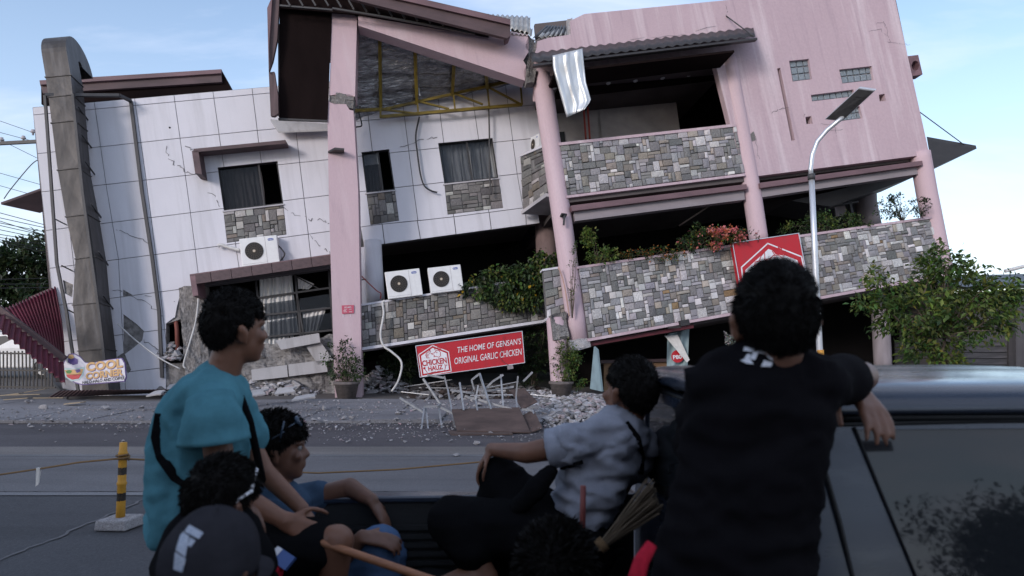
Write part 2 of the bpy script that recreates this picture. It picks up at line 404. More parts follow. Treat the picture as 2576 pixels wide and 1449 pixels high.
rows = [hline(p) for p in (
    [(82, 270), (675, 218), (830, 205), (1345, 160)], [(213, 277), (677, 234), (898, 214), (1345, 172)],
    [(228, 372), (448, 348), (647, 328), (827, 311), (898, 305), (1281, 270), (1345, 264)],
    [(242, 467), (463, 442), (700, 414), (827, 402), (899, 393), (1324, 350)], [(260, 562), (480, 535), (712, 505), (827, 491), (996, 472), (1306, 437)],
    [(270, 656), (492, 627), (698, 599), (830, 582), (937, 566), (1051, 555), (1144, 545), (1316, 523)],
    [(282, 750), (397, 735), (453, 728), (830, 676)], [(288, 844), (397, 831), (830, 772)], [(318, 936), (397, 927), (830, 872)], [(150, 1012), (830, 985)])]
bandb = hline([(950, 616), (1347, 563)])
cols = [vline(p) for p in (
    [(82, 270), (158, 985)], [(140, 270), (222, 985)], [(240, 277), (267, 467), (298, 653), (316, 985)], [(341, 266), (372, 483), (413, 816), (430, 985)],
    [(440, 257), (472, 483), (500, 696), (530, 985)], [(538, 247), (558, 387), (605, 696), (640, 985)], [(636, 238), (653, 377), (695, 696), (735, 985)],
    [(742, 310), (783, 653), (820, 985)], [(842, 303), (885, 653), (920, 985)], [(926, 290), (936, 377), (967, 610)], [(1018, 297), (1041, 480), (1057, 598)],
    [(1106, 277), (1116, 357), (1147, 588)], [(1194, 280), (1236, 578)], [(1279, 270), (1301, 437), (1324, 566)], [(1350, 250), (1398, 560)])]
wall = MB()
def quadpx(r0, r1, c0, c1): return [cross(r0, c0), cross(r0, c1), cross(r1, c1), cross(r1, c0)]
def shrink(q, d):
    return [(q[0][0] + d, q[0][1] + d), (q[1][0] - d, q[1][1] + d), (q[2][0] - d, q[2][1] - d), (q[3][0] + d, q[3][1] - d)]
# backing wall with window openings; raw concrete low on the left
bk = [quadpx(rows[0], rows[5], cols[0], cols[14])]
for h_ in (WIN1, WIN2, WIN3): bk = psub(bk, h_)
wl_ = plate('wall', bk, W, -0.03, -0.22, 'joint', B)
raw = [quadpx(rows[5], rows[9], cols[0], cols[4])]
for h_ in ([(418, 815), (462, 800), (466, 912), (418, 915)],): raw = psub(raw, h_)
plate('broken_wall', raw, W, -0.035, -0.30, 'raw', B)
plate('wall', [quadpx(rows[5], rows[6], cols[4], cols[8]), [(905, 560), (1345, 520), (1350, 563), (948, 616), (905, 622)], [(905, 600), (925, 598), (925, 770), (905, 772)]], W, -0.03, -0.25, 'joint', B)
WINS = [WIN1, WIN2, WIN3, ST1, ST2, ST3]
AW = [(495, 700), (845, 652), (845, 1020), (518, 1020)]
def touch(p, q):
    for a in p:
        for i in range(len(q)):
            b, c = Vector(q[i]), Vector(q[(i + 1) % len(q)]); d = c - b; t = max(0, min(1, (Vector(a) - b).dot(d) / max(1e-9, d.length_squared)))
            if (b + d * t - Vector(a)).length < 0.05: return True
    return False
def groups_of(ps):
    gr = []
    for p in ps:
        hit = [g for g in gr if any(touch(p, q) or touch(q, p) for q in g)]
        new = [p] + [q for g in hit for q in g]; gr = [g for g in gr if g not in hit] + [new]
    return gr
for j in range(len(rows) - 1):
    for i in range(len(cols) - 1):
        if j >= 5 and i >= 8: continue
        if j >= 6 and i >= 4: continue
        r1 = rows[j + 1]
        q = shrink(quadpx(rows[j], r1, cols[i], cols[i + 1]), 0.85); ps = [q]
        for h_ in WINS + HOLES + ([AW] if j >= 5 else []): ps = psub(ps, h_)
        if j == 5 and 4 <= i < 8: pass
        if not ps: continue
        jit = random.uniform(-0.004, 0.004)
        for grp in groups_of(ps): plate('wall_panel', grp, W, jit, -0.029, 'white_wall', B)
bcols = [vline(p) for p in ([(905, 560), (915, 620)], [(962, 568), (967, 610)], [(1050, 555), (1057, 598)], [(1142, 545), (1147, 588)], [(1231, 535), (1236, 578)], [(1322, 526), (1324, 566)], [(1352, 519), (1358, 560)])]
for a, b in zip(bcols, bcols[1:]):
    plate('wall_panel', shrink([cross(rows[5], a), cross(rows[5], b), cross(bandb, b), cross(bandb, a)], 1.0), W, 0.03, -0.029, 'white_wall', B)
plate('wall_panel', [(906, 622), (927, 620), (927, 700), (906, 702)], W, 0.0, -0.029, 'white_wall', B)
plate('wall_panel', [(906, 706), (934, 702), (934, 765), (906, 768)], W, 0.0, -0.029, 'white_wall', B)
# shell: roof slab, floors, back and side walls
plate('roof_slab', [(86, 275), (1345, 170), (1345, 180), (86, 285)], W, -0.23, -8, 'slab', B)
plate('side_wall', [(82, 272), (95, 271), (172, 1010), (160, 1012)], W, -0.232, -8, 'white_wall', B)
plate('back_wall', [(82, 270), (1345, 165), (1345, 560), (1480, 1010), (150, 1010)], W, -8.0, -8.2, 'interior', B)
plate('floor_slab', [(125, 660), (1350, 530), (1350, 546), (125, 676)], W, -0.26, -8, 'interior', B)
plate('floor_slab', [(140, 945), (1370, 790), (1370, 806), (140, 961)], W, -0.31, -8, 'interior', B)
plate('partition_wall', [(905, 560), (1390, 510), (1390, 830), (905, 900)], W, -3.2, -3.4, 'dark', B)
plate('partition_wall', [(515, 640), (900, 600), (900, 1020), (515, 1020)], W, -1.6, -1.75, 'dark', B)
# ---- windows
def glass_mat(name, tint, rough=0.05, clear=0.6):
    s = NT(name); tr = s.n('ShaderNodeBsdfTransparent'); tr.inputs[0].default_value = (*tint, 1)
    s.b.inputs['Base Color'].default_value = (0.02, 0.022, 0.025, 1); s.b.inputs['Roughness'].default_value = rough
    mx_ = s.n('ShaderNodeMixShader'); mx_.inputs[0].default_value = clear
    s.l(s.b.outputs[0], mx_.inputs[1]); s.l(tr.outputs[0], mx_.inputs[2]); s.l(mx_.outputs[0], s.t.nodes['Material Output'].inputs[0]); return s.m
M['glass'] = glass_mat('glass', (0.78, 0.80, 0.83), 0.06, 0.78)
M['glass_dirty'] = glass_mat('glass_dirty', (0.75, 0.77, 0.80), 0.25, 0.7)
M['curtain_white'] = simple('curtain_white', (0.62, 0.60, 0.57), 0.9, var=0.12)
M['curtain_dark'] = simple('curtain_dark', (0.13, 0.11, 0.105), 0.9)
def uv4(q, s, t):
    a = (lerp(q[0][0], q[1][0], s), lerp(q[0][1], q[1][1], s)); b = (lerp(q[3][0], q[2][0], s), lerp(q[3][1], q[2][1], s))
    return (lerp(a[0], b[0], t), lerp(a[1], b[1], t))
def sub4(q, s0, s1, t0, t1): return [uv4(q, s0, t0), uv4(q, s1, t0), uv4(q, s1, t1), uv4(q, s0, t1)]
def curtain(q, pl, off, m, par, name='curtain', folds=14, amp=0.05, ragged=0.0, seed=0):
    mb_ = MB(); nx, ny = folds * 4, 6; rnd = random.Random(seed); vs_ = []
    bot = [rnd.uniform(-ragged, ragged) for _ in range(nx + 1)]
    for j in range(ny + 1):
        for i in range(nx + 1):
            s_ = i / nx; t_ = j / ny + bot[i] * (j / ny) ** 3
            u, v = uv4(q, s_ + 0.02 * math.sin(t_ * 3 + i * 0.7), t_)
            vs_.append(pl(u, v, off + amp * math.sin(s_ * folds * 2 * math.pi + 0.6 * math.sin(t_ * 4 + seed)) * (0.5 + 0.5 * t_)))
    fs = [(j * (nx + 1) + i, j * (nx + 1) + i + 1, (j + 1) * (nx + 1) + i + 1, (j + 1) * (nx + 1) + i) for j in range(ny) for i in range(nx)]
    return mesh(name, vs_, fs, m, par, True)
parent_mesh = parent
def window(q, pl, off, div, par, panes, fw=3.0, depth=0.06):
    fr = MB()
    o_ = [(q[0][0] - 1, q[0][1] - 1), (q[1][0] + 1, q[1][1] - 1), (q[2][0] + 1, q[2][1] + 1), (q[3][0] - 1, q[3][1] + 1)]
    inn = shrink(q, fw); ps = psub([o_], inn)
    plate(None, ps, pl, off + depth, off - 0.02, None, mb=fr)
    for d in div:
        a = uv4(q, d, 0.02); b = uv4(q, d, 0.98)
        plate(None, [(a[0] - 2, a[1]), (a[0] + 2, a[1]), (b[0] + 2, b[1]), (b[0] - 2, b[1])], pl, off + depth * 0.8, off - 0.01, None, mb=fr)
    w_ = fr.build('window', 'frame', par)
    for (s0, s1) in panes:
        g = plate('pane', sub4(q, s0 + 0.02, s1 - 0.02, 0.02, 0.98), pl, off + 0.012, off + 0.006, 'glass'); parent_mesh(g, w_)
    return w_
w1 = window(WIN1, W, -0.14, (0.68,), B, ((0, 0.68),))
curtain(sub4(WIN1, 0.0, 0.7, 0, 1.0), W, -0.35, 'curtain_dark', B, seed=1, folds=9)
w2 = window(WIN2, W, -0.14, (0.58,), B, ((0, 0.55),))
plate('blind', sub4(WIN2, 0.06, 0.55, 0.02, 0.33), W, -0.25, -0.26, 'curtain_white', B)
curtain(sub4(WIN2, 0.0, 0.6, 0.3, 1), W, -0.4, 'curtain_dark', B, seed=3, folds=5)
w3 = window(WIN3, W, -0.14, (0.52,), B, ((0, 0.52), (0.52, 0.93)))
curtain(sub4(WIN3, -0.02, 1.0, -0.02, 1.0), W, -0.34, 'curtain_white', B, seed=5, folds=13)
for q in (WIN1, WIN2, WIN3):
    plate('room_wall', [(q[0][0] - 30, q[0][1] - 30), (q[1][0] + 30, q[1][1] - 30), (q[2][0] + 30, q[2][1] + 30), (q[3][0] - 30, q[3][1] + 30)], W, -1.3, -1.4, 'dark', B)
    plate('sill', [(q[3][0] - 3, q[3][1] - 1), (q[2][0] + 2, q[2][1] - 1), (q[2][0] + 2, q[2][1] + 2), (q[3][0] - 3, q[3][1] + 2.5)], W, 0.04, -0.16, 'slab', B)
# ---- window hood and lower awning, brown sheet metal
def hood(pts_top, th, out, m, legs=()):
    mb_ = MB(); (u0, v0), (u1, v1) = pts_top
    f = [W(u0, v0, 0.02), W(u1, v1, 0.02)]; dn = EZv * -1
    t = th * 0.0108
    a0, a1 = f[0], f[1]; b0, b1 = a0 + Nv * out - EZv * 0.06, a1 + Nv * out - EZv * 0.06
    mb_.prism([a0, a1, b1, b0], [a0 - EZv * t, a1 - EZv * t, b1 - EZv * t, b0 - EZv * t])
    return mb_
mb_ = hood(((500, 386), (725, 364)), 9, 0.5, None); aw1 = mb_.build('window_hood', 'brown', B)
a = W(497, 397, 0.02); mb_ = MB(); mb_.prism([a, a + EXv * 0.16, a + EXv * 0.16 - EZv * 0.66, a - EZv * 0.60], [p + Nv * 0.5 for p in (a, a + EXv * 0.16, a + EXv * 0.16 - EZv * 0.66, a - EZv * 0.60)]); mb_.build('hood_side', 'brown', B)
# lower awning: sloping top sheets and fascia boards
A0, A1 = W(498, 694, 0.02), W(838, 645, 0.02); d_ = (A1 - A0)
nb = 7
for i in range(nb):
    t0, t1 = i / nb, (i + 1) / nb - 0.004; p0, p1 = A0 + d_ * t0, A0 + d_ * t1
    q0, q1 = p0 + Nv * 0.75 - EZv * 0.10, p1 + Nv * 0.75 - EZv * 0.10
    m_ = MB(); m_.prism([p0, p1, q1, q0], [x - EZv * 0.04 for x in (p0, p1, q1, q0)]); m_.build('awning_sheet', 'brown_light', B)
    m_ = MB(); g0, g1 = q0 - EZv * 0.03, q1 - EZv * 0.03; off_ = Nv * random.uniform(0.002, 0.012)
    m_.prism([g0 + off_, g1 + off_, g1 + off_ - EZv * 0.24, g0 + off_ - EZv * 0.24], [x - Nv * 0.04 for x in (g0, g1, g1 - EZv * 0.24, g0 - EZv * 0.24)]); m_.build('fascia_board', 'brown', B)
m_ = MB(); e0 = A0 - EZv * 0.05
m_.prism([e0, e0 + Nv * 0.76 - EZv * 0.1, e0 + Nv * 0.76 - EZv * 0.62, e0 - EZv * 0.6], [x + EXv * 0.13 for x in (e0, e0 + Nv * 0.76 - EZv * 0.1, e0 + Nv * 0.76 - EZv * 0.62, e0 - EZv * 0.6)]); m_.build('awning_side', 'brown_light', B)
# ---- large broken window under the awning
BW = [(535, 712), (845, 668), (845, 852), (560, 892)]
fr = MB()
def stick(mb_, a, b, w, pl, off, dep=0.06):
    (u0, v0), (u1, v1) = a, b; d = Vector((u1 - u0, v1 - v0)); n_ = Vector((-d.y, d.x)).normalized() * w / 2
    plate(None, [(u0 - n_.x, v0 - n_.y), (u1 - n_.x, v1 - n_.y), (u1 + n_.x, v1 + n_.y), (u0 + n_.x, v0 + n_.y)], pl, off, off - dep, None, mb=mb_)
for a, b in (((560, 762), (835, 723)), ((565, 803), (836, 774)), ((568, 858), (838, 830)), ((643, 706), (663, 860)), ((742, 690), (756, 846)), ((748, 752), (764, 846)), ((556, 716), (572, 868)), ((826, 676), (838, 835))): stick(fr, a, b, 4.5, W, -0.12)
fr.build('window_grid', 'frame', B)
curtain([(653, 703), (735, 690), (752, 844), (650, 905)], W, -0.20, 'curtain_white', B, seed=9, folds=8, amp=0.06, ragged=0.12)
curtain([(760, 780), (820, 772), (800, 838), (762, 845)], W, -0.20, 'curtain_white', B, seed=10, folds=5, amp=0.05, ragged=0.06)
curtain([(747, 695), (792, 715), (775, 728), (750, 726)], W, -0.22, 'curtain_white', B, seed=11, folds=4, amp=0.04, ragged=0.05)
m_ = MB(); m_.bar(W(742, 694, -0.2), W(803, 727, -0.2), 0.03); m_.build('curtain_rod', 'frame', B)
for q in ([(665, 764), (742, 753), (750, 795), (668, 806)], [(752, 752), (834, 738), (836, 772), (756, 792)], [(672, 810), (748, 798), (756, 842), (676, 854)], [(760, 800), (836, 786), (838, 830), (766, 842)]):
    plate('broken_pane', q, W, -0.14, -0.147, 'glass_dirty', B)
plate('loose_ledge', [(693, 856), (802, 838), (806, 861), (707, 880)], W, 0.30, 0.20, 'dusty_panel', B)
# base wall of broken concrete below the window, with its last tiles
def rough_slab(name, q, pl, off, m, par, nx=26, ny=12, amp=0.09, seed=0, top=0.05, thick=0.25):
    rnd = random.Random(seed); vs_ = []; sd_ = Vector((seed * 3.1, 0, 0))
    for j in range(ny + 1):
        for i in range(nx + 1):
            s_, t_ = i / nx, j / ny
            u, v = uv4(q, s_, t_)
            p = pl(u, v, off); d = noise.fractal(p * 2.3 + sd_, 1.0, 2.0, 5) * amp + noise.cell(p * 4.0 + sd_) * amp * 0.5
            if j == 0: p = p + EZv * noise.fractal(p * 2.0 + sd_, 1.0, 2.0, 4) * top * 2
            vs_.append(p + pl.n * d)
    n0 = len(vs_); W1 = nx + 1
    fs = [(j * W1 + i, j * W1 + i + 1, (j + 1) * W1 + i + 1, (j + 1) * W1 + i) for j in range(ny) for i in range(nx)]
    ring = [i for i in range(W1)] + [j * W1 + nx for j in range(1, ny + 1)] + [ny * W1 + i for i in range(nx - 1, -1, -1)] + [j * W1 for j in range(ny - 1, 0, -1)]
    k = len(vs_); vs_ += [vs_[i] - pl.n * thick for i in ring]
    for a_ in range(len(ring)):
        b_ = (a_ + 1) % len(ring); fs.append((ring[a_], ring[b_], k + b_, k + a_))
    return mesh(name, vs_, fs, m, par)
rough_slab('broken_wall', [(520, 890), (845, 842), (850, 1000), (540, 1010)], W, -0.03, 'raw', B, 40, 16, 0.10, 3)
rough_slab('exposed_pier', [(448, 722), (512, 714), (528, 960), (470, 975)], W, 0.10, 'raw', B, 14, 30, 0.07, 5, thick=0.5)
for q in ([(632, 930), (722, 918), (724, 948), (634, 958)], [(725, 917), (820, 905), (824, 935), (727, 947)], [(770, 872), (808, 862), (838, 905), (800, 918)]):
    plate('wall_panel', q, W, 0.16, 0.10, 'dusty_panel', B)
m_ = MB(); m_.tube([W(441, 792, -0.1), W(445, 830, -0.1), W(447, 900, -0.1)], 0.055, 8); m_.build('rusty_pipe', simple('rust', (0.18, 0.055, 0.04), 0.7), B, True)
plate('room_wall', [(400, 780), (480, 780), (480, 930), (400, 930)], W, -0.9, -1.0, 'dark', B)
# cables hanging at the broken corner
def cable(name, pxs, pl, off, r, m, par=None, sag=None):
    m_ = MB(); pts_ = [pl(u, v, off if not hasattr(off, '__len__') else off[i]) for i, (u, v) in enumerate(pxs)]
    sm = []
    for i in range(len(pts_) - 1):
        p0 = pts_[max(i - 1, 0)]; p1 = pts_[i]; p2 = pts_[i + 1]; p3 = pts_[min(i + 2, len(pts_) - 1)]
        for k in range(5):
            t = k / 5; sm.append(0.5 * ((2 * p1) + (p2 - p0) * t + (2 * p0 - 5 * p1 + 4 * p2 - p3) * t * t + (3 * p1 - p0 - 3 * p2 + p3) * t ** 3))
    sm.append(pts_[-1]); m_.tube(sm, r, 6); return m_.build(name, m, par, True)
M['cable'] = flat('cable', (0.03, 0.03, 0.032), 0.6); M['pipe_white'] = simple('pipe_white', (0.55, 0.54, 0.53), 0.6); M['pipe_red'] = simple('pipe_red', (0.30, 0.04, 0.03), 0.6)
cable('loose_conduit', [(501, 722), (494, 800), (478, 860), (462, 915), (466, 926)], W, 0.35, 0.022, 'pipe_white', B)
cable('loose_conduit', [(296, 815), (340, 855), (400, 900), (453, 928)], W, 0.30, 0.018, 'pipe_white', B)
# cracks in the plaster
CR = [[(417, 368), (424, 400), (450, 420), (470, 432), (500, 438)], [(462, 364), (485, 378), (505, 392)], [(715, 520), (740, 540), (772, 546)], [(775, 553), (800, 553), (828, 562)],
      [(280, 728), (320, 740), (380, 768), (410, 795)], [(360, 743), (400, 752), (440, 758)], [(360, 852), (395, 880), (405, 900)], [(780, 592), (810, 620), (830, 640)], [(1010, 372), (1060, 350), (1100, 345)],
      [(690, 640), (715, 655), (740, 660)], [(290, 575), (330, 590), (372, 612)], [(490, 480), (540, 492), (552, 520)]]
for c in CR: ck = MB(); crack_strip(ck, [W(u, v, 0.011) for u, v in c], 0.020, Nv, 0.045, 5); ck.build('plaster_crack', 'joint', B)
CR2 = [[(1826, 14), (1830, 30), (1828, 45)], [(1940, 285), (1960, 275), (1985, 270)], [(2050, 350), (2080, 330), (2120, 325)], [(2185, 80), (2215, 75), (2230, 90)], [(1900, 340), (1905, 390), (1912, 400)], [(2230, 105), (2260, 110), (2290, 112)], [(2020, 292), (2026, 288)], [(2065, 308), (2100, 320), (2105, 345)], [(1590, 100), (1700, 88), (1800, 66)], [(2205, 60), (2222, 52), (2228, 70), (2240, 105)]]
for c in CR2: ck = MB(); crack_strip(ck, [RP(u, v, 0.009) for u, v in c], 0.011, Nv, 0.03, 5); ck.build('plaster_crack', 'joint', B)
# weep hole and roof behind
m_ = MB(); m_.tube([W(427, 321, 0.012), W(427, 321, -0.02)], 0.025, 10); m_.build('pipe_hole', 'black', B)
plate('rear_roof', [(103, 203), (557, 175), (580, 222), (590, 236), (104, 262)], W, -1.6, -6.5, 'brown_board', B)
plate('rear_roof_fascia', [(101, 213), (556, 184), (558, 206), (108, 235)], W, -1.5, -1.598, 'brown', B)
plate('rear_roof_trim', [(99, 202), (557, 174), (556, 184), (101, 213)], W, -1.42, -1.499, 'brown_light', B)
# canopy on the left flank
m_ = MB(); c0 = W(118, 468, -0.4); c1 = W(2, 509, -0.2); c2 = W(100, 531, -2.4); c3 = W(124, 520, -2.4)
m_.prism([c0, c1, c2, c3], [p - EZv * 0.06 for p in (c0, c1, c2, c3)]); m_.build('side_canopy', 'brown', B)
cable('canopy_chain', [(10, 500), (30, 472), (78, 415), (100, 400)], W, -0.3, 0.012, 'steel', B)
# ---- square pillar, broken at mid height
def jag(a, b, n, amp, seed):
    rnd = random.Random(seed); out = []
    for i in range(n + 1):
        t = i / n; out.append((lerp(a[0], b[0], t), lerp(a[1], b[1], t) + (rnd.uniform(-amp, amp) if 0 < i < n else 0)))
    return out
def ngon_plate(name, poly, pl, o0, o1, m, par):
    """possibly concave outline, as one prism with triangulated caps"""
    bm = bmesh.new(); f = [bm.verts.new(pl(u, v, o0)) for u, v in poly]; g = [bm.verts.new(pl(u, v, o0) - pl.n * (o0 - o1)) for u, v in poly]
    bm.faces.new(f); bm.faces.new(g[::-1])
    for i in range(len(f)): j = (i + 1) % len(f); bm.faces.new((f[i], g[i], g[j], f[j]))
    bmesh.ops.triangulate(bm, faces=[x for x in bm.faces if len(x.verts) > 4]); bmesh.ops.recalc_face_normals(bm, faces=bm.faces)
    me = bpy.data.meshes.new(name); bm.to_mesh(me); bm.free(); return link(name, me, m, par)
ngon_plate('pillar_upper', [(836, 28), (898, 42)] + jag((893, 243), (828, 240), 7, 7, 4), PP, 0.0, -0.75, 'pink_pillar', B)
ngon_plate('pillar_lower', jag((823, 250), (889, 278), 7, 8, 6) + [(901, 483), (905, 700), (911, 1004), (843, 1004), (833, 700), (827, 483)], PP, 0.0, -0.75, 'pink_pillar', B)
rough_slab('pillar_core', [(829, 238), (891, 241), (888, 272), (827, 262)], PP, -0.01, 'raw', B, 14, 14, 0.06, 8, thick=0.5)
m_ = MB(); m_.prism([PP(825, 380, 0.02), PP(842, 371, 0.3), PP(866, 373, 0.3), PP(866, 380, 0.02)], [PP(825, 385, 0.02), PP(842, 376, 0.3), PP(866, 378, 0.3), PP(866, 386, 0.02)]); m_.build('lamp_bracket', 'frame', B)
# ---- sloping pink beam and its broken end
ngon_plate('sloping_beam', [(901, 40), (1100, 40), (1329, 88), (1322, 118), (1330, 130), (1316, 152), (1324, 165), (1317, 180), (1321, 203), (901, 64)], PP, 0.12, -0.4, 'pink_pillar', B)
rough_slab('beam_core', [(1316, 85), (1345, 95), (1340, 200), (1316, 205)], PP, -0.06, 'raw', B, 8, 22, 0.09, 12, thick=0.4)
# ---- roof edge above the beam
plate('roof_fascia', [(880, -26), (1037, -2), (1281, 54), (1283, 90), (1276, 96), (880, -4)], PP, 0.75, 0.62, 'brown', B)
plate('roof_trim', [(880, -40), (1040, -8), (1284, 50), (1284, 62), (1038, 6), (880, -28)], PP, 0.82, 0.751, 'brown_light', B)
plate('roof_end_cap', [(1270, 58), (1284, 62), (1284, 92), (1274, 97)], PP, 0.61, 0.2, 'brown_light', B)
plate('roof_sheet', [(700, -60), (880, -45), (1284, 48), (1284, 53), (880, -39), (700, -52)], PP, 0.6, -4.5, 'brown', B)
fr = MB(); stick(fr, (703, 13), (836, 24), 4, PP, 0.4); stick(fr, (836, 20), (970, 42), 4, PP, 0.45); stick(fr, (970, 42), (1195, 84), 4, PP, 0.45)
for i in range(13):
    t = i / 12; u0 = 730 + t * 385; v0 = 14 + max(0, u0 - 836) * 0.175; fr2 = None
    stick(fr, (u0, v0), (u0 - 14, v0 - 24), 4, PP, 0.42, 0.04)
fr.build('eave_frame', 'steel', B)
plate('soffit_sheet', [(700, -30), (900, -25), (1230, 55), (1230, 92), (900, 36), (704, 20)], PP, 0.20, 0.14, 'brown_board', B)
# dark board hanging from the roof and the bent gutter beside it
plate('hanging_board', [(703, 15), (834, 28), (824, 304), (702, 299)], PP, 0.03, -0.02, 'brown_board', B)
plate('board_edge', [(700, 296.5), (823, 302), (823, 306), (700, 301)], PP, 0.05, -0.04, 'frame', B)
plate('bent_gutter', [[(684, -10), (703, -10), (697, 100), (686, 152), (676, 180), (676, 90)], [(676, 182), (690, 180), (699, 240), (700, 285), (690, 292), (681, 291)]], PP, 0.25, 0.12, 'brown', B)
plate('bent_gutter', [(672, 20), (685, -10), (677, 110), (676, 182)], PP, 0.33, 0.27, 'brown_light', B)
plate('gutter_frame', [(699, 60), (703, 60), (703, 292), (700, 292)], PP, 0.0, -0.1, 'frame', B)
m_ = MB(); m_.prism([W(680, 300, 0.05), W(830, 312, 0.05), W(830, 325, 0.3), W(700, 330, 0.3)], [x - EZv * 0.05 for x in (W(680, 300, 0.05), W(830, 312, 0.05), W(830, 325, 0.3), W(700, 330, 0.3))]); m_.build('torn_soffit', 'dusty_panel', B)
# ---- silver insulation under the roof, sagging between the rafters
def foil_mat():
    s = NT('foil'); f = s.noise(4, 6, 0.6, s.wallvec(1, 4)); s.col(s.ramp(f, [(0.3, (0.14, 0.138, 0.138)), (0.7, (0.46, 0.46, 0.48))])).set(0.22, 0.9); s.bump(f, 0.9, 0.06); return s.m
M['foil'] = foil_mat()
nx, ny = 60, 26; vs_ = []
topl = hline([(890, 46), (1329, 150)]); botl = hline([(890, 300), (955, 276), (1090, 250), (1270, 206), (1335, 190)])
for j in range(ny + 1):
    for i in range(nx + 1):
        u = lerp(892, 1332, i / nx); t = j / ny
        a = PP(u, topl(u) - 14, -0.42); b = W(u, botl(u) + 2, 0.10); p = a.lerp(b, t)
        sag = -0.16 * math.sin(t * math.pi * 5) ** 2 - 0.07 * noise.fractal(p * 1.5, 1, 2, 4)
        vs_.append(p + Vector((0, -0.5, 1)).normalized() * sag)
fs = [(j * (nx + 1) + i, j * (nx + 1) + i + 1, (j + 1) * (nx + 1) + i + 1, (j + 1) * (nx + 1) + i) for j in range(ny) for i in range(nx)]
mesh('roof_insulation', vs_, fs, 'foil', B, True)
# rafters and truss, yellow primer
def raf(u, v0, u1, v1, w=0.085):
    a = PP(u, v0, -0.62); b = W(u1, v1, 0.25); m_ = MB(); m_.bar(a, b, w, 0.11); m_.build('rafter', 'yellow', B)
for u, v0, u1, v1 in ((955, 75, 958, 278), (1043, 104, 1049, 262), (1143, 138, 1138, 240), (1221, 165, 1226, 222), (1306, 195, 1312, 206)): raf(u, v0, u1, v1)
for k_, (a, b, w) in enumerate((((955, 293), (1314, 262), 7), ((958, 276), (1280, 204), 6), ((885, 278), (958, 274), 7), ((965, 275), (1050, 285), 4), ((1055, 255), (1130, 273), 4), ((1145, 235), (1215, 262), 4), ((1228, 218), (1312, 262), 4),
                 ((1050, 254), (1052, 284), 4), ((1141, 237), (1145, 276), 4), ((1226, 215), (1231, 268), 4), ((1309, 205), (1314, 262), 4), ((957, 270), (957, 294), 5))):
    fr = MB(); stick(fr, a, b, w, W, 0.32 + 0.003 * k_, 0.05); fr.build('truss_member', 'yellow', B)
for a in (((1048, 172), (1056, 240)), ((1139, 190), (1142, 216))):
    fr = MB(); stick(fr, a[0], a[1], 3, W, 0.5, 0.03); fr.build('metal_strap', 'alu', B)
cable('loose_wire', [(1055, 294), (1046, 340), (1050, 385), (1058, 440), (1068, 468), (1085, 480), (1100, 484)], W, 0.12, 0.024, 'cable', B)
cable('loose_wire', [(1229, 266), (1231, 330), (1232, 440), (1235, 490)], W, 0.2, 0.026, 'steel', B)
cable('loose_wire', [(903, 284), (912, 255), (940, 232), (975, 238), (990, 250)], W, 0.3, 0.015, 'steel', B)
cable('loose_wire', [(903, 285), (910, 315), (896, 320), (892, 330)], W, 0.2, 0.02, 'cable', B)
# crumpled tin sheets over the gap between the roofs
def corr(name, q, pl, offs, m, par, n=10, amp=0.03, seed=0):
    vs_ = []; nx = n * 6; ny = 3; rnd = random.Random(seed); bend = [rnd.uniform(-0.06, 0.06) for _ in range(ny + 1)]
    for j in range(ny + 1):
        for i in range(nx + 1):
            u, v = uv4(q, i / nx, j / ny); o_ = lerp(offs[0], offs[1], j / ny)
            vs_.append(pl(u, v, o_ + bend[j]) + pl.ez * amp * math.sin(i / nx * n * 2 * math.pi) + pl.n * amp * math.sin(i / nx * n * 2 * math.pi))
    fs = [(j * (nx + 1) + i, j * (nx + 1) + i + 1, (j + 1) * (nx + 1) + i + 1, (j + 1) * (nx + 1) + i) for j in range(ny) for i in range(nx)]
    o = mesh(name, vs_, fs, m, par, True); sl = o.modifiers.new('s', 'SOLIDIFY'); sl.thickness = 0.006; return o
M['tin'] = simple('tin', (0.38, 0.365, 0.34), 0.45, 0.5, var=0.3); M['tin_new'] = simple('tin_new', (0.60, 0.62, 0.64), 0.38, 0.5, var=0.15, scale=3, bump=0.3, bscale=6)
corr('tin_sheet', [(1225, 37), (1334, 43), (1334, 84), (1225, 60)], PP, (-1.2, 0.1), 'tin', B, 9, 0.02, 1)
corr('tin_sheet', [(1285, 62), (1340, 72), (1338, 90), (1286, 86)], PP, (-0.6, 0.2), 'tin', B, 5, 0.02, 2)
corr('tin_sheet', [(1375, 66), (1432, 68), (1436, 88), (1340, 98)], RP, (-1.6, -0.3), 'frame', B, 8, 0.03, 3)
corr('tin_sheet', [(1372, 74), (1434, 76), (1434, 90), (1352, 95)], RP, (-1.3, -0.2), 'tin', B, 6, 0.02, 4)
# ================================================================== pink block
GB = [[(1985, 153), (2035, 148), (2043, 199), (1994, 205), 3, 3], [(2111, 175), (2193, 166), (2198, 201), (2119, 210), 5, 2],
      [(2040, 239), (2147, 225), (2151, 242), (2043, 255), 7, 1], [(2114, 273), (2163, 267), (2170, 297), (2119, 304), 4, 2]]
SL = [(1955, 172), (1963, 171), (2000, 353), (1991, 354)]
SQ = [[(2026, 294), (2041, 292), (2045, 311), (2029, 312)], [(2211, 238), (2226, 236), (2229, 254), (2213, 255)]]
def holes_out(ps):
    for g in GB: ps = psub(ps, g[:4])
    for g in [SL] + SQ: ps = psub(ps, g)
    return ps
plate('pink_wall', holes_out([[(1800, 3), (2243, -42), (2338, 388), (1905, 443), (1870, 440), (1800, 162)]]), RP, 0.0, -0.22, 'pink_wall', B)
plate('pink_wall', [[(1435, 52), (1470, 35), (1800, 3), (1800, 162), (1440, 187)]], RP, 0.0, -0.22, 'pink_wall', B)
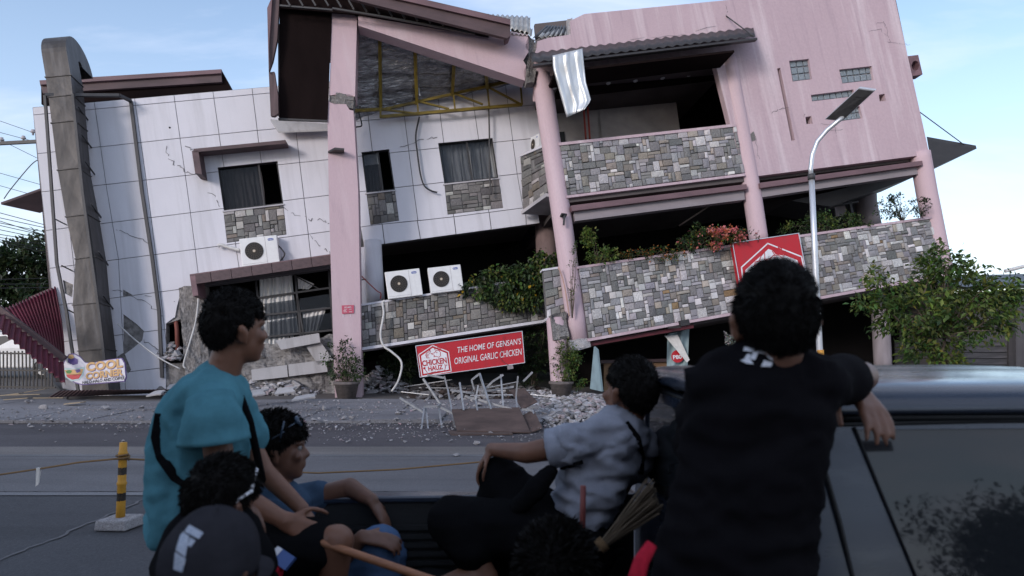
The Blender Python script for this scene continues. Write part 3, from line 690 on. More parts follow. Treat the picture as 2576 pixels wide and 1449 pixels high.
ngon_plate('pink_wall', [(1352, 104), (1380, 95), (1436, 87), (1440, 187), (1388, 191), (1345, 196), (1338, 180), (1347, 160), (1342, 140), (1350, 122)], RP, 0.0, -0.22, 'pink_wall', B)
rough_slab('broken_wall_edge', [(1330, 105), (1354, 102), (1350, 200), (1322, 205)], RP, -0.10, 'raw', B, 8, 20, 0.07, 21, thick=0.2)
rough_slab('broken_wall_edge', [(1428, 48), (1440, 46), (1442, 90), (1430, 92)], RP, -0.05, 'rubble', B, 4, 10, 0.03, 22, thick=0.15)
for k, q in enumerate(SQ + [SL]): plate('recess_back', [(q[0][0] - 4, q[0][1] - 4), (q[1][0] + 4, q[1][1] - 4), (q[2][0] + 4, q[2][1] + 4), (q[3][0] - 4, q[3][1] + 4)], RP, -0.23, -0.25, 'brown_board', B)
def gb_mat():
    s = NT('glass_block'); f = s.noise(22, 4, 0.6); s.col(s.ramp(f, [(0.3, (0.12, 0.15, 0.17)), (0.7, (0.26, 0.30, 0.33))])).set(0.12, 0, 0.9); s.bump(f, 0.7, 0.02); return s.m
M['glass_block'] = gb_mat()
for q0, q1, q2, q3, nx, ny in GB:
    q = [q0, q1, q2, q3]
    gw = plate('glass_block_window', q, RP, -0.13, -0.2, 'slab', B)
    for j in range(ny):
        for i in range(nx):
            e = 0.06; o = plate('glass_block', sub4(q, (i + e) / nx, (i + 1 - e) / nx, (j + e) / ny, (j + 1 - e) / ny), RP, -0.085 + random.uniform(0, 0.006), -0.128, 'glass_block', gw); bevel(o, 0.012, 2)
rough_slab('plaster_chip', [(1889, 338), (1898, 336), (1901, 352), (1888, 356)], RP, 0.015, 'raw', B, 5, 5, 0.02, 31, thick=0.02)
# shell of the block
plate('roof_slab', [(1470, 37), (2240, -40), (2242, -28), (1472, 49)], RP, -0.225, -9.5, 'slab', B)
plate('side_wall', [(2240, -40), (2243, -42), (2338, 388), (2322, 390)], RP, -0.225, -9.5, 'pink_wall', B)
plate('back_wall', [(1345, 60), (2245, -42), (2338, 400), (1390, 540)], RP, -9.5, -9.7, 'interior', B)
plate('balcony_ceiling', [(1380, 190), (1845, 150), (1846, 158), (1381, 198)], RP, -0.23, -4.0, 'interior', B)
plate('balcony_beam', [(1400, 215), (1808, 168), (1814, 190), (1404, 238)], RP, -0.9, -1.2, 'brown_board', B)
plate('balcony_wall', [[(1380, 190), (1500, 180), (1520, 400), (1400, 400)], [(1500, 262), (1700, 250), (1715, 360), (1510, 385)]], RP, -2.6, -2.8, simple('balcony_plaster', (0.36, 0.33, 0.33), 0.9), B)
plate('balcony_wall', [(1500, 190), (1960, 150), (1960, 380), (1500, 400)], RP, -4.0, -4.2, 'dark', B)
plate('balcony_door', [(1405, 332), (1420, 331), (1424, 380), (1408, 382)], RP, -2.55, -2.6, 'black', B)
for k, (u, v) in enumerate(((1528, 203), (1596, 197), (1664, 190), (1730, 183), (1791, 177), (1392, 215))):
    p = RP(u, v + 2, -0.85); m_ = MB(); m_.tube([p, p - EZv * 0.03 + Nv * 0.04, p - EZv * 0.09 + Nv * 0.05], [0.035, 0.075, 0.06], 10); m_.build('ceiling_lamp', 'ac_white', B, True)
cable('riser_pipe', [(1468, 270), (1474, 350)], RP, -2.2, 0.03, 'pipe_red', B); cable('riser_pipe', [(1478, 268), (1484, 350)], RP, -2.2, 0.03, 'pipe_red', B)
# floor slabs and dark rooms
plate('floor_slab', [(1412, 500), (1875, 446), (1875, 456), (1412, 512)], RP, -0.05, -9.5, 'interior', B)
plate('floor_slab', [(1880, 446), (2338, 390), (2338, 400), (1880, 458)], RP, -0.24, -9.5, 'interior', B)
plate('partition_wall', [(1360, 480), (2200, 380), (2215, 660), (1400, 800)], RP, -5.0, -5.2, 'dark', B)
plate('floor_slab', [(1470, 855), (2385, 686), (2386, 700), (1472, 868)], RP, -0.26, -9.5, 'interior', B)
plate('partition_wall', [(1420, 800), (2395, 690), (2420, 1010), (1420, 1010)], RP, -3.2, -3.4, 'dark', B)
# columns
def column(name, pts, r, pl, off, m):
    m_ = MB(); P = [pl(u, v, off) for u, v in pts]; q = []
    for a, b in zip(P, P[1:]):
        for i in range(6): q.append(a.lerp(b, i / 6))
    q.append(P[-1]); m_.tube(q, r, 28); o = m_.build(name, m, B, True); return o
column('round_column', [(1362, 190), (1404, 483), (1457, 862)], 0.255, RP, -0.18, 'pink_pillar')
column('round_column', [(1829, 150), (1891, 483), (1910, 612)], 0.245, RP, -0.16, 'pink_pillar')
column('round_column', [(2314, 385), (2331, 483), (2372, 690)], 0.27, RP, -0.14, 'pink_pillar')
column('round_column', [(937, 606), (946, 762)], 0.24, W, 0.0, 'white_wall')
column('round_column', [(1372, 545), (1378, 690)], 0.32, W, -0.6, simple('shaded_pink_column', (0.16, 0.11, 0.105), 0.85))  # last one: pink column standing in shade, the shade put into its brown colour
column('ground_column', [(1398, 800), (1412, 1000)], 0.24, RP, -0.2, 'pink_pillar')
column('ground_column', [(2212, 740), (2222, 935)], 0.24, RP, -1.2, 'grey_beam')
column('inner_column', [(2165, 450), (2190, 570)], 0.33, RP, -3.0, 'grey_beam')
rough_slab('shattered_column_head', [(1385, 790), (1424, 780), (1432, 850), (1392, 856)], RP, 0.06, 'raw', B, 8, 12, 0.09, 41, thick=0.4)
rough_slab('shattered_column_foot', [(1432, 858), (1484, 850), (1488, 872), (1440, 886)], RP, 0.10, 'rubble', B, 8, 6, 0.07, 42, thick=0.4)
rough_slab('shattered_column_head', [(1325, 172), (1350, 170), (1345, 205), (1325, 208)], RP, 0.12, 'raw', B, 6, 8, 0.08, 43, thick=0.3)
m_ = MB(); m_.bar(RP(1415, 546, 0.12), RP(1420, 538, 0.2), 0.16, 0.05); m_.bar(RP(1420, 540, 0.17), RP(1418, 566, 0.22), 0.05); m_.build('lamp_bracket', 'frame', B)
# parapet bodies with caps
def parapet(q, pl, off, cap, foot, thick=0.18, depth_ret=None, capm='pink_wall'):
    plate('parapet', shrink(q, 0.5), pl, off, off - thick, 'joint', B)
    a, b, c, d = q
    plate('parapet_cap', [(a[0] - 2, a[1] - cap), (b[0] + 1, b[1] - cap), (b[0] + 1, b[1]), (a[0] - 2, a[1])], pl, off + 0.07, off - thick - 0.04, capm, B)
    plate('parapet_ledge', [(d[0] - 2, d[1]), (c[0] + 2, c[1]), (c[0] + 3, c[1] + foot), (d[0] - 1, d[1] + foot)], pl, off + 0.08, off - 0.5, capm, B)
PA = [(1407, 366), (1850, 318), (1872, 436), (1427, 492)]
PB = [(1455, 676), (2348, 549), (2388, 686), (1480, 852)]
PC = [(907, 770), (1372, 697), (1380, 802), (912, 874)]
PD = [(1366, 682), (1408, 675), (1421, 784), (1376, 800)]
parapet(PA, RP, -0.02, 7, 6); parapet(PB, RP, 0.0, 6, 7)
parapet(PC, W, 0.85, 5, 7, capm='white_wall'); parapet(PD, RP, -0.25, 5, 6, capm='white_wall')
# left return of the balcony
RET = Pl(RP(1407, 430, -0.02), Nv, EZv)
def retq(v0a, v1a, off_a, off_b, v0b, v1b): pass
def ret_pt(u_px, v_px, off): return RP(u_px, v_px, off)
RETQ = [(RP(1312, 396, -1.95), RP(1370, 372, -0.30)), (RP(1318, 530, -1.95), RP(1382, 484, -0.30))]
rn = (RETQ[0][1] - RETQ[0][0]).cross(RETQ[1][0] - RETQ[0][0]).normalized(); rn = rn if rn.y < 0 else -rn
m_ = MB(); q_ = [RETQ[0][0], RETQ[0][1], RETQ[1][1], RETQ[1][0]]; m_.prism([p - rn * 0.002 for p in q_], [p - rn * 0.18 for p in q_]); m_.build('parapet_return', 'joint', B)
m_ = MB(); q_ = [RETQ[0][0], RETQ[0][1]]; m_.bar(q_[0] + EZv * 0.03 - rn * 0.06, q_[1] + EZv * 0.03 - rn * 0.06, 0.28, 0.06); m_.build('parapet_cap', 'white_wall', B)
m_ = MB(); q_ = [RETQ[1][0] - EZv * 0.02 + rn * 0.10, RETQ[1][1] - EZv * 0.02 + rn * 0.10, RP(1425, 500, -0.3), RP(1400, 535, -1.95)]; m_.prism(q_, [p - EZv * 0.09 for p in q_]); m_.build('balcony_soffit', 'slab', B)
m_ = MB(); m_.bar(RP(1405, 512, -0.4), RP(1405, 512, -2.1), 0.3, 0.45); m_.build('soffit_beam', 'grey_beam', B)
m_ = MB(); m_.bar(RP(1352, 225, -0.3), RP(1352, 225, -2.1), 0.25, 0.6); m_.build('eave_beam', 'pink_pillar', B)
# beams with brown ledges
for q, m__, o0, o1 in (([(1437, 517), (1878, 463), (1880, 475), (1439, 531)], 'brown_light', 0.12, -0.3), ([(1443, 532), (1872, 478), (1874, 502), (1447, 556)], 'grey_beam', -0.02, -0.28),
                       ([(1911, 460), (2320, 404), (2322, 415), (1913, 473)], 'brown_light', 0.14, -0.3), ([(1913, 474), (2306, 419), (2309, 438), (1917, 496)], 'grey_beam', -0.02, -0.28),
                       ([(1482, 862), (1745, 816), (1745, 825), (1483, 871)], 'dark_red', -0.1, -0.3)):
    plate('ledge' if m__ != 'grey_beam' else 'beam', q, RP, o0, o1, m__, B)
# corrugated canopy over the balcony
def canopy(a, b, out, drop, m, n, name='canopy', pl=RP):
    A_, B_ = pl(*a, out), pl(*b, out); A0_, B0_ = pl(*a, 0.0) + EZv * drop, pl(*b, 0.0) + EZv * drop
    nx = n * 8; vs_ = []
    for j, (p, q) in enumerate(((A0_, B0_), (A_, B_))):
        for i in range(nx + 1):
            t = i / nx; vs_.append(p.lerp(q, t) + EZv * 0.022 * math.sin(t * n * 2 * math.pi))
    fs = [(i, i + 1, nx + 2 + i, nx + 1 + i) for i in range(nx)]
    o = mesh(name, vs_, fs, m, B, True); sl = o.modifiers.new('s', 'SOLIDIFY'); sl.thickness = 0.008
    fr_ = MB(); fr_.bar(A_ - EZv * 0.09, B_ - EZv * 0.09, 0.05, 0.13, Nv); return o, fr_.build('canopy_edge', 'frame', B)
canopy((1338, 158), (1900, 92), 0.95, 0.26, 'frame', 24)
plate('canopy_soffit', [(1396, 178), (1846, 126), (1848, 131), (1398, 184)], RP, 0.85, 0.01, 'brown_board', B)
cable('stay_rod', [(1827, 40), (1894, 90)], RP, (0.0, 0.9), 0.016, 'steel', B)
# galvanised sheet torn loose and hanging over the canopy edge
SH = [(1390, 140), (1465, 122), (1486, 278), (1426, 295)]; vs_ = []; nx, ny = 24, 18
for j in range(ny + 1):
    for i in range(nx + 1):
        s_, t_ = i / nx, j / ny; le = hline([(0, 1390), (0.2, 1391), (0.5, 1404), (1, 1426)])(t_); re = hline([(0, 1465), (0.2, 1468), (0.55, 1474), (0.85, 1487), (1, 1470)])(t_)
        u = lerp(le, re, s_); v = lerp(lerp(140, 295, t_), lerp(122, 276, t_), s_)
        o_ = 1.12 - 0.25 * t_ + (0.045 if math.sin(s_ * 17) > 0.55 else 0.0) + 0.10 * max(0, s_ + t_ - 1.35) * 3 + 0.03 * noise.noise(Vector((s_ * 4, t_ * 4, 2)))
        vs_.append(RP(u, v, o_))
fs = [(j * (nx + 1) + i, j * (nx + 1) + i + 1, (j + 1) * (nx + 1) + i + 1, (j + 1) * (nx + 1) + i) for j in range(ny) for i in range(nx)]
o = mesh('hanging_roof_sheet', vs_, fs, 'tin_new', B, True); o.modifiers.new('s', 'SOLIDIFY').thickness = 0.008
# right flank: small roof, stay and pierced box
m_ = MB(); p0, p1, p2, p3 = RP(2333, 352, -0.4), RP(2457, 374, -0.6), RP(2350, 425, -3.2), RP(2200, 470, -3.4)
m_.prism([p0, p1, p2, RP(2345, 424, -0.5)], [x + EZv * 0.10 for x in (p0, p1, p2, RP(2345, 424, -0.5))]); m_.build('flank_roof', 'frame', B)
plate('flank_ceiling', [(1990, 505), (2330, 425), (2300, 445), (2090, 520)], RP, -1.5, -3.0, 'frame', B)
cable('stay_rod', [(2314, 282), (2425, 364)], RP, -0.5, 0.014, 'steel', B)
ps = psub([[(2284, 141), (2310, 138), (2321, 187), (2292, 192)]], [(2303 + 10 * math.cos(a * math.pi / 4), 165 + 13 * math.sin(a * math.pi / 4)) for a in range(8)])
plate('pierced_box', ps, RP, -0.4, -0.7, 'brown_light', B)
# inside of the first floor: lattice panel, hanging lamps
plate('lattice_panel', [(2095, 490), (2120, 487), (2130, 540), (2103, 545)], RP, -2.4, -2.44, 'grey_beam', B)
plate('rear_window_frame', [[(2128, 470), (2134, 469), (2150, 545), (2144, 546)], [(2098, 515), (2160, 505), (2161, 509), (2099, 519)]], RP, -2.2, -2.3, 'frame', B)
# ---- ledger stone cladding: the largest stones one by one, the rest joined
PALB = [((0.215, 0.21, 0.205), 30), ((0.275, 0.265, 0.28), 24), ((0.165, 0.165, 0.165), 12), ((0.34, 0.325, 0.335), 14), ((0.50, 0.48, 0.48), 16), ((0.62, 0.60, 0.59), 10), ((0.26, 0.23, 0.20), 10), ((0.36, 0.315, 0.27), 6), ((0.27, 0.18, 0.10), 1)]
PALC = [((0.17, 0.163, 0.157), 34), ((0.21, 0.198, 0.19), 26), ((0.13, 0.127, 0.124), 14), ((0.26, 0.247, 0.24), 10), ((0.44, 0.42, 0.40), 13), ((0.20, 0.17, 0.14), 9)]
def pick(pal, rnd):
    x = rnd.uniform(0, sum(w for _, w in pal))
    for c, w in pal:
        x -= w
        if x <= 0: break
    k = rnd.uniform(0.85, 1.15); return tuple(min(1, v * k * rnd.uniform(0.97, 1.03)) for v in c)
STONES = []
def cladding(fn, wpx, hpx, pal, seed, cell=8.4, depth=0.05, nrm=Nv):
    rnd = random.Random(seed); nx, ny = max(2, round(wpx / cell)), max(2, round(hpx / cell)); occ = [[0] * nx for _ in range(ny)]
    shapes = [(3, 2), (2, 2), (2, 3), (3, 1), (2, 1), (1, 2), (1, 3), (1, 1), (4, 2), (3, 3), (2, 1), (4, 1)]
    wts = [14, 16, 6, 8, 10, 6, 4, 4, 3, 4, 8, 4]
    for j in range(ny):
        for i in range(nx):
            if occ[j][i]: continue
            for _ in range(9):
                a, b = rnd.choices(shapes, wts)[0]
                if i + a <= nx and j + b <= ny and not any(occ[j + y][i + x] for y in range(b) for x in range(a)): break
            else: a = b = 1
            for y in range(b):
                for x in range(a): occ[j + y][i + x] = 1
            g = 0.055; jj = lambda: rnd.uniform(-0.035, 0.035)
            s0, s1, t0, t1 = i + g, i + a - g, j + g, j + b - g
            prs = [(s0 + jj(), t0 + jj()), (s1 + jj(), t0 + jj()), (s1 + jj(), t1 + jj()), (s0 + jj(), t1 + jj())]
            c = pick(pal, rnd); d0 = depth * rnd.uniform(0.45, 1.2)
            basep = [fn(x / nx, y / ny) for x, y in prs]; n_ = nrm
            fr_ = [p + n_ * (d0 + rnd.uniform(-0.012, 0.012)) for p in basep]; cen = sum(fr_, Vector()) / 4
            mid = [p + n_ * (d0 * 0.6) for p in basep]; fr_ = [cen + (p - cen) * 0.93 for p in fr_]; cen = cen + n_ * rnd.uniform(0.0, 0.02)
            STONES.append((a * b, fr_, mid, basep, cen, c))
def qfn(q, pl, off): return lambda s, t: pl(*uv4(q, s, t), off)
cladding(qfn(PA, RP, -0.02), 450, 126, PALB, 1); cladding(qfn(PB, RP, 0.0), 915, 165, PALB, 2); cladding(qfn(PC, W, 0.85), 470, 105, PALC, 3, 8.8)
cladding(qfn(PD, RP, -0.25), 44, 116, PALB, 4, 10)
ret_fn = lambda s, t: RETQ[0][0].lerp(RETQ[0][1], s).lerp(RETQ[1][0].lerp(RETQ[1][1], s), t)
cladding(ret_fn, 62, 118, PALC, 5, 8.5, 0.05, rn)
for k, q in enumerate((ST1, ST2, ST3)):
    plate('stone_backing', shrink(q, 0.4), W, -0.028, -0.03, 'joint', B); cladding(qfn(q, W, -0.027), q[1][0] - q[0][0], q[3][1] - q[0][1], PALC, 11 + k, 9.5, 0.04)
STONES.sort(key=lambda x: -x[0])
def add_stone(mb_, st):
    _, fr_, mid, bs, cen, c = st
    mb_.add(fr_ + mid + bs + [cen], [(0, 1, 12), (1, 2, 12), (2, 3, 12), (3, 0, 12)] + [(i, 4 + i, 4 + (i + 1) % 4, (i + 1) % 4) for i in range(4)] + [(4 + i, 8 + i, 8 + (i + 1) % 4, 4 + (i + 1) % 4) for i in range(4)], c)
for st in STONES[:300]:
    m_ = MB(); add_stone(m_, st); m_.build('cladding_stone', 'stone', B)
m_ = MB()
for st in STONES[300:]: add_stone(m_, st)
kind(m_.build('cladding_stones', 'stone', B), 'stuff')
# ================================================================== things on and around the building
def c6(x, y): return (670.8 + x / 3, 483 + y / 3)
def c3(x, y): return (1274.6 + x / 3, 483 + y / 3)
def c4(x, y): return (x / 3, 483 + y / 3)
def c7(x, y): return (1006.2 + x / 3, 966 + y / 3)
def ribbon(mb_, pts_, w, pl, off, closed=False):
    P = [Vector(p) for p in pts_]
    if closed: P.append(P[0])
    for a, b in zip(P, P[1:]):
        d = (b - a); L = d.length
        if L < 1e-6: continue
        d /= L; n_ = Vector((-d.y, d.x)) * w / 2; a2 = a - d * w * 0.25; b2 = b + d * w * 0.25
        f = [pl(*(a2 - n_), off), pl(*(b2 - n_), off), pl(*(b2 + n_), off), pl(*(a2 + n_), off)]; mb_.add(f, [(0, 1, 2, 3)])
def fillpoly(name, pts_, pl, off, m, par):
    bm = bmesh.new(); bm.faces.new([bm.verts.new(pl(u, v, off)) for u, v in pts_]); bmesh.ops.triangulate(bm, faces=bm.faces[:])
    me = bpy.data.meshes.new(name); bm.to_mesh(me); bm.free(); return link(name, me, m, par)
def px_axes(pl, a, b, off):
    ex_ = (pl(*b, off) - pl(*a, off)).normalized(); ez_ = pl.n.cross(ex_); 
    if ez_.z < 0: ez_ = -ez_
    return ex_, ez_, pl.n
def px_text(name, s, ctr, wpx, hpx, pl, off, a, b, m, par, shear=0.0, bold=0.0, rot=0.0):
    ex_, ez_, n_ = px_axes(pl, a, b, off); k = (pl(ctr[0] + 1, ctr[1], off) - pl(ctr[0], ctr[1], off)).length
    if rot: q = Quaternion(n_, rot); ex_ = q @ ex_; ez_ = q @ ez_
    return put_text(name, s, pl(*ctr, off), ex_, ez_, n_, wpx * k, hpx * k, m, par, shear, bold, 0.0)
def sstrip(*a): pass
# ---- long red sign over the entrance
S1 = [c6(1122, 1160), c6(1930, 1048), c6(1950, 1290), c6(1155, 1400)]; o1 = 1.25
sg = empty('shop_sign', W(1183, 950, o1), 'long red sign with white slogan and hen emblem hanging below the stone parapet', 'sign')
plate('sign_board', S1, W, o1, o1 - 0.12, 'red_sign', sg)
fr = MB(); inn = shrink(S1, 1.5); plate(None, psub([S1], inn), W, o1 + 0.02, o1 + 0.001, None, mb=fr); fr.build('sign_frame', 'alu', sg)
A_, B_ = c6(1122, 1160), c6(1930, 1048)
def emblem(par, pl, off, outer, inner, w, strokes, blobs, sw):
    m_ = MB(); ribbon(m_, outer, w, pl, off + 0.004, False); m_.build('emblem_border', 'white_sign', par)
    fillpoly('emblem_field', inner, pl, off + 0.004, 'white_sign', par)
    m_ = MB()
    for s_ in strokes: ribbon(m_, s_, sw, pl, off + 0.008)
    m_.build('emblem_drawing', 'red_sign', par)
    for b_ in blobs: fillpoly('emblem_mark', b_, pl, off + 0.0085, 'red_sign', par)
HEX = [c6(1172, 1392), c6(1148, 1228), c6(1252, 1158), c6(1372, 1206), c6(1393, 1352), c6(1172, 1392)]
INN = [c6(1184, 1372), c6(1166, 1237), c6(1254, 1176), c6(1358, 1217), c6(1376, 1340)]
def circ(cx, cy, r, n=12, f=c6): return [f(cx + r * math.cos(i * 2 * math.pi / n), cy + r * math.sin(i * 2 * math.pi / n)) for i in range(n)]
hen = [[c6(*p) for p in q] for q in (
    [(1262, 1245), (1266, 1232), (1240, 1220), (1268, 1213), (1280, 1196), (1300, 1196), (1312, 1212), (1312, 1236), (1300, 1247)], [(1262, 1245), (1280, 1240), (1300, 1247)],
    [(1276, 1194), (1266, 1184), (1276, 1174), (1287, 1182), (1292, 1170), (1303, 1178), (1316, 1182), (1312, 1194)],
    [(1232, 1190), (1236, 1205), (1228, 1222)], [(1232, 1190), (1222, 1208), (1205, 1214), (1200, 1232), (1208, 1252), (1228, 1252)], [(1203, 1222), (1222, 1224)], [(1201, 1232), (1222, 1234)], [(1204, 1242), (1222, 1244)])]
emblem(sg, W, o1, HEX, INN, 2.2, hen, [circ(1284, 1212, 4)], 1.3)
px_text('sign_lettering', 'CHICKEN', c6(1266, 1282), 62, 15, W, o1 + 0.009, A_, B_, 'red_sign', sg, 0, 0.03)
px_text('sign_lettering', 'HAUZ', c6(1274, 1327), 37, 12, W, o1 + 0.009, A_, B_, 'red_sign', sg, 0, 0.03)
px_text('sign_lettering', 'SINCE 1983', c6(1276, 1358), 23, 4, W, o1 + 0.009, A_, B_, 'red_sign', sg, 0, 0.02)
m_ = MB(); ribbon(m_, [c6(1188, 1330), c6(1212, 1362)], 1.4, W, o1 + 0.009); ribbon(m_, [c6(1350, 1310), c6(1344, 1345)], 1.4, W, o1 + 0.009); ribbon(m_, [c6(1345, 1298), c6(1346, 1312), c6(1360, 1310), c6(1360, 1296)], 1.2, W, o1 + 0.009); m_.build('emblem_cutlery', 'red_sign', sg)
fillpoly('emblem_mark', circ(1190, 1330, 9), W, o1 + 0.0088, 'red_sign', sg)
px_text('sign_lettering', "THE HOME OF GENSAN'S", c6(1683, 1158), 162, 15, W, o1 + 0.006, A_, B_, 'white_sign', sg, 0.25, 0.004)
px_text('sign_lettering', 'ORIGINAL GARLIC CHICKEN', c6(1674, 1240), 172, 16, W, o1 + 0.006, A_, B_, 'white_sign', sg, 0.25, 0.004)
cable('hanging_wire', [c6(1790, 1085), c6(1775, 1180), c6(1768, 1260), c6(1830, 1310)], W, o1 + 0.05, 0.006, 'steel', sg)
m_ = MB(); m_.box(W(*c6(1838, 1322), o1 + 0.08), EXv * 0.07, Nv * 0.05, EZv * 0.05); m_.build('spot_lamp', 'grey_beam', sg)
# ---- square red sign on the lower parapet
S2 = [c3(1703, 382), c3(2207, 308), c3(2300, 800), c3(1790, 880)]; o2 = 0.28
sg = empty('shop_sign', RP(1860, 770, o2), 'square red sign with white hexagon hen emblem on the stone parapet', 'sign')
plate('sign_board', S2, RP, o2, o2 - 0.14, 'red_sign', sg)
fr = MB(); plate(None, psub([S2], shrink(S2, 1.6)), RP, o2 + 0.02, o2 + 0.001, None, mb=fr); fr.build('sign_frame', 'alu', sg)
HEX = [c3(1800, 800), c3(1772, 568), c3(1970, 388), c3(2225, 488), c3(2275, 720)]; INN = [c3(1815, 790), c3(1800, 590), c3(1975, 430), c3(2195, 515), c3(2240, 720)]
hen = [[c3(*p) for p in q] for q in (
    [(1990, 600), (1995, 548), (2003, 528), (1948, 512), (1990, 502), (2012, 478), (2050, 476), (2085, 500), (2098, 540), (2095, 590)], [(1950, 512), (1985, 520), (2005, 528)],
    [(2022, 474), (2005, 446), (2024, 430), (2044, 442), (2052, 414), (2074, 424), (2078, 452), (2104, 446), (2108, 472), (2084, 484)],
    [(1946, 452), (1950, 520), (1960, 560), (1990, 600)], [(1946, 452), (1916, 490), (1908, 520)], [(1905, 520), (1875, 528), (1872, 545), (1892, 552)], [(1872, 545), (1870, 566), (1892, 574)], [(1870, 566), (1880, 590), (1930, 596)], [(1908, 520), (1928, 532), (1926, 560), (1905, 574)])]
emblem(sg, RP, o2, HEX, INN, 3.2, hen, [circ(2024, 494, 6, 12, c3), [c3(*p) for p in ((2010, 446), (2024, 436), (2044, 448), (2054, 420), (2070, 428), (2076, 456), (2098, 452), (2102, 470), (2080, 478), (2030, 470))]], 2.0)
px_text('sign_lettering', 'CHICKEN', c3(2025, 650), 112, 26, RP, o2 + 0.009, S2[0], S2[1], 'red_sign', sg, 0, 0.03)
# ---- off limits notice taped to the pillar
sg = empty('notice_board', PP(875, 790, 0.03), 'small pink red OFF LIMITS notice taped to the square pillar', 'notice')
M['notice'] = dirty('notice', (0.50, 0.09, 0.14), 0.6, 0.3, 12)
Q = [c6(566, 856), c6(658, 853), c6(658, 914), c6(570, 920)]
plate('notice_sheet', Q, PP, 0.025, 0.018, 'notice', sg)
px_text('notice_lettering', 'OFF LIMITS', c6(612, 870), 18, 3.4, PP, 0.029, Q[0], Q[1], 'white_sign', sg, 0, 0.02)
m_ = MB()
for y_, a_, b_ in ((885, 585, 606), (885, 622, 640), (896, 580, 600), (905, 580, 605), (905, 622, 645)): ribbon(m_, [c6(a_, y_), c6(b_, y_ - 1)], 1.0, PP, 0.029)
m_.build('notice_text_lines', 'white_sign', sg)
m_ = MB(); ribbon(m_, [c6(577, 924), c6(577, 945)], 1.2, PP, 0.02); ribbon(m_, [c6(630, 922), c6(631, 942)], 1.2, PP, 0.02); m_.build('tape_strips', 'white_sign', sg)
# ---- air conditioner, one pattern and its copies
def ac_proto():
    r = empty('air_conditioner', (0, 0, 0)); w, h, d = 0.96, 0.76, 0.34
    m_ = MB(); m_.box((0, 0, h / 2), (w / 2, 0, 0), (0, d / 2, 0), (0, 0, h / 2)); o = m_.build('casing', 'ac_white', r); bevel(o, 0.02, 2)
    m_ = MB(); fc = Vector((-0.13, -d / 2 - 0.004, 0.39)); rr = 0.235
    m_.tube([fc + Vector((0, 0.002, 0)), fc + Vector((0, -0.001, 0))], rr, 32); m_.build('fan_opening', 'black', r)
    m_ = MB()
    for k in range(5):
        n_ = 40; rad = rr * (0.22 + 0.19 * k); m_.tube([fc + Vector((math.cos(i * 2 * math.pi / n_) * rad, -0.016, math.sin(i * 2 * math.pi / n_) * rad)) for i in range(n_ + 1)], 0.0035, 4)
    for k in range(18):
        a = k * math.pi / 9; m_.bar(fc + Vector((math.cos(a) * 0.04, -0.016, math.sin(a) * 0.04)), fc + Vector((math.cos(a + 0.35) * rr, -0.012, math.sin(a + 0.35) * rr)), 0.005)
    g = m_.build('fan_grille', simple('grille', (0.10, 0.08, 0.06), 0.6), r)
    m_ = MB(); m_.tube([fc + Vector((0, -0.024, 0)), fc + Vector((0, -0.012, 0))], 0.035, 16); m_.build('grille_hub', simple('hub', (0.5, 0.42, 0.33), 0.6), g)
    m_ = MB(); m_.bar((0.17, -d / 2 - 0.001, 0.02), (0.17, -d / 2 - 0.001, h - 0.02), 0.006); m_.bar((0.165, -d / 2 - 0.001, 0.06), (-0.44, -d / 2 - 0.001, 0.06), 0.004); m_.build('panel_seam', 'grey_beam', r)
    pts_ = [Vector((0.315 + 0.075 * math.copysign(1, math.cos(t)) * 0.6 + 0.03 * math.cos(t), 0, 0.655 + 0.03 * math.sin(t))) for t in [i * 2 * math.pi / 24 for i in range(24)]]
    m_ = MB(); m_.prism([p + Vector((0, -d / 2 - 0.006, 0)) for p in pts_], [p + Vector((0, -d / 2 + 0.002, 0)) for p in pts_]); lb = m_.build('brand_label', 'blue_label', r)
    put_text('label_lettering', 'koppel', (0.315, -d / 2 - 0.009, 0.652), Vector((1, 0, 0)), Vector((0, 0, 1)), Vector((0, -1, 0)), 0.125, 0.036, 'white_sign', lb, 0, 0.02, 0.0)
    for s_ in (-1, 1): m_ = MB(); m_.box((s_ * 0.32, 0, -0.02), (0.04, 0, 0), (0, d / 2 + 0.02, 0), (0, 0, 0.02)); m_.build('foot', 'steel', r)
    return r
def copy_tree(o, par=None):
    c = o.copy(); COL.objects.link(c); c.parent = par
    for ch in list(o.children): copy_tree(ch, c)
    return c
acp = ac_proto()
def place(o, base_, ex_, n_, sc=1.0):
    ez_ = ex_.cross(-n_).normalized(); 
    if ez_.z < 0: ez_ = -ez_
    y_ = ez_.cross(ex_)
    m4 = Matrix((ex_, y_, ez_)).transposed().to_4x4() @ Matrix.Scale(sc, 4); m4.translation = base_; o.matrix_world = m4
for i, (a, b, off, lab, rx) in enumerate((((610, 676), (705, 665), 0.30, 'white air conditioner hung on the white tiled wall above the brown awning', None),
                                 ((977, 757), (1065, 746), 1.05, 'white air conditioner on the stone parapet, nearest to the white round column', None),
                                 ((1085, 743), (1168, 733), 1.05, 'white air conditioner on the stone parapet, beside the hanging green vine', None),
                                 ((1338, 394), (1372, 386), 0.0, 'white air conditioner seen side on at the end of the upper stone balcony', 1))):
    o = acp if i == 0 else copy_tree(acp); pl = W if i < 3 else RP
    P0, P1 = pl(*a, off), pl(*b, off); ex_ = (P1 - P0).normalized(); L = (P1 - P0).length
    if rx:
        ex_ = -Nv; place(o, RP(1352, 386, -1.15), (RETQ[0][0] - RETQ[0][1]).normalized() * -1.0, rn, 0.62)
    else: place(o, (P0 + P1) / 2 - Nv * 0.17 + EZv * 0.045, ex_, Nv, L / 0.96)
    tag(o, lab, 'air conditioner', 'air conditioner outdoor units')
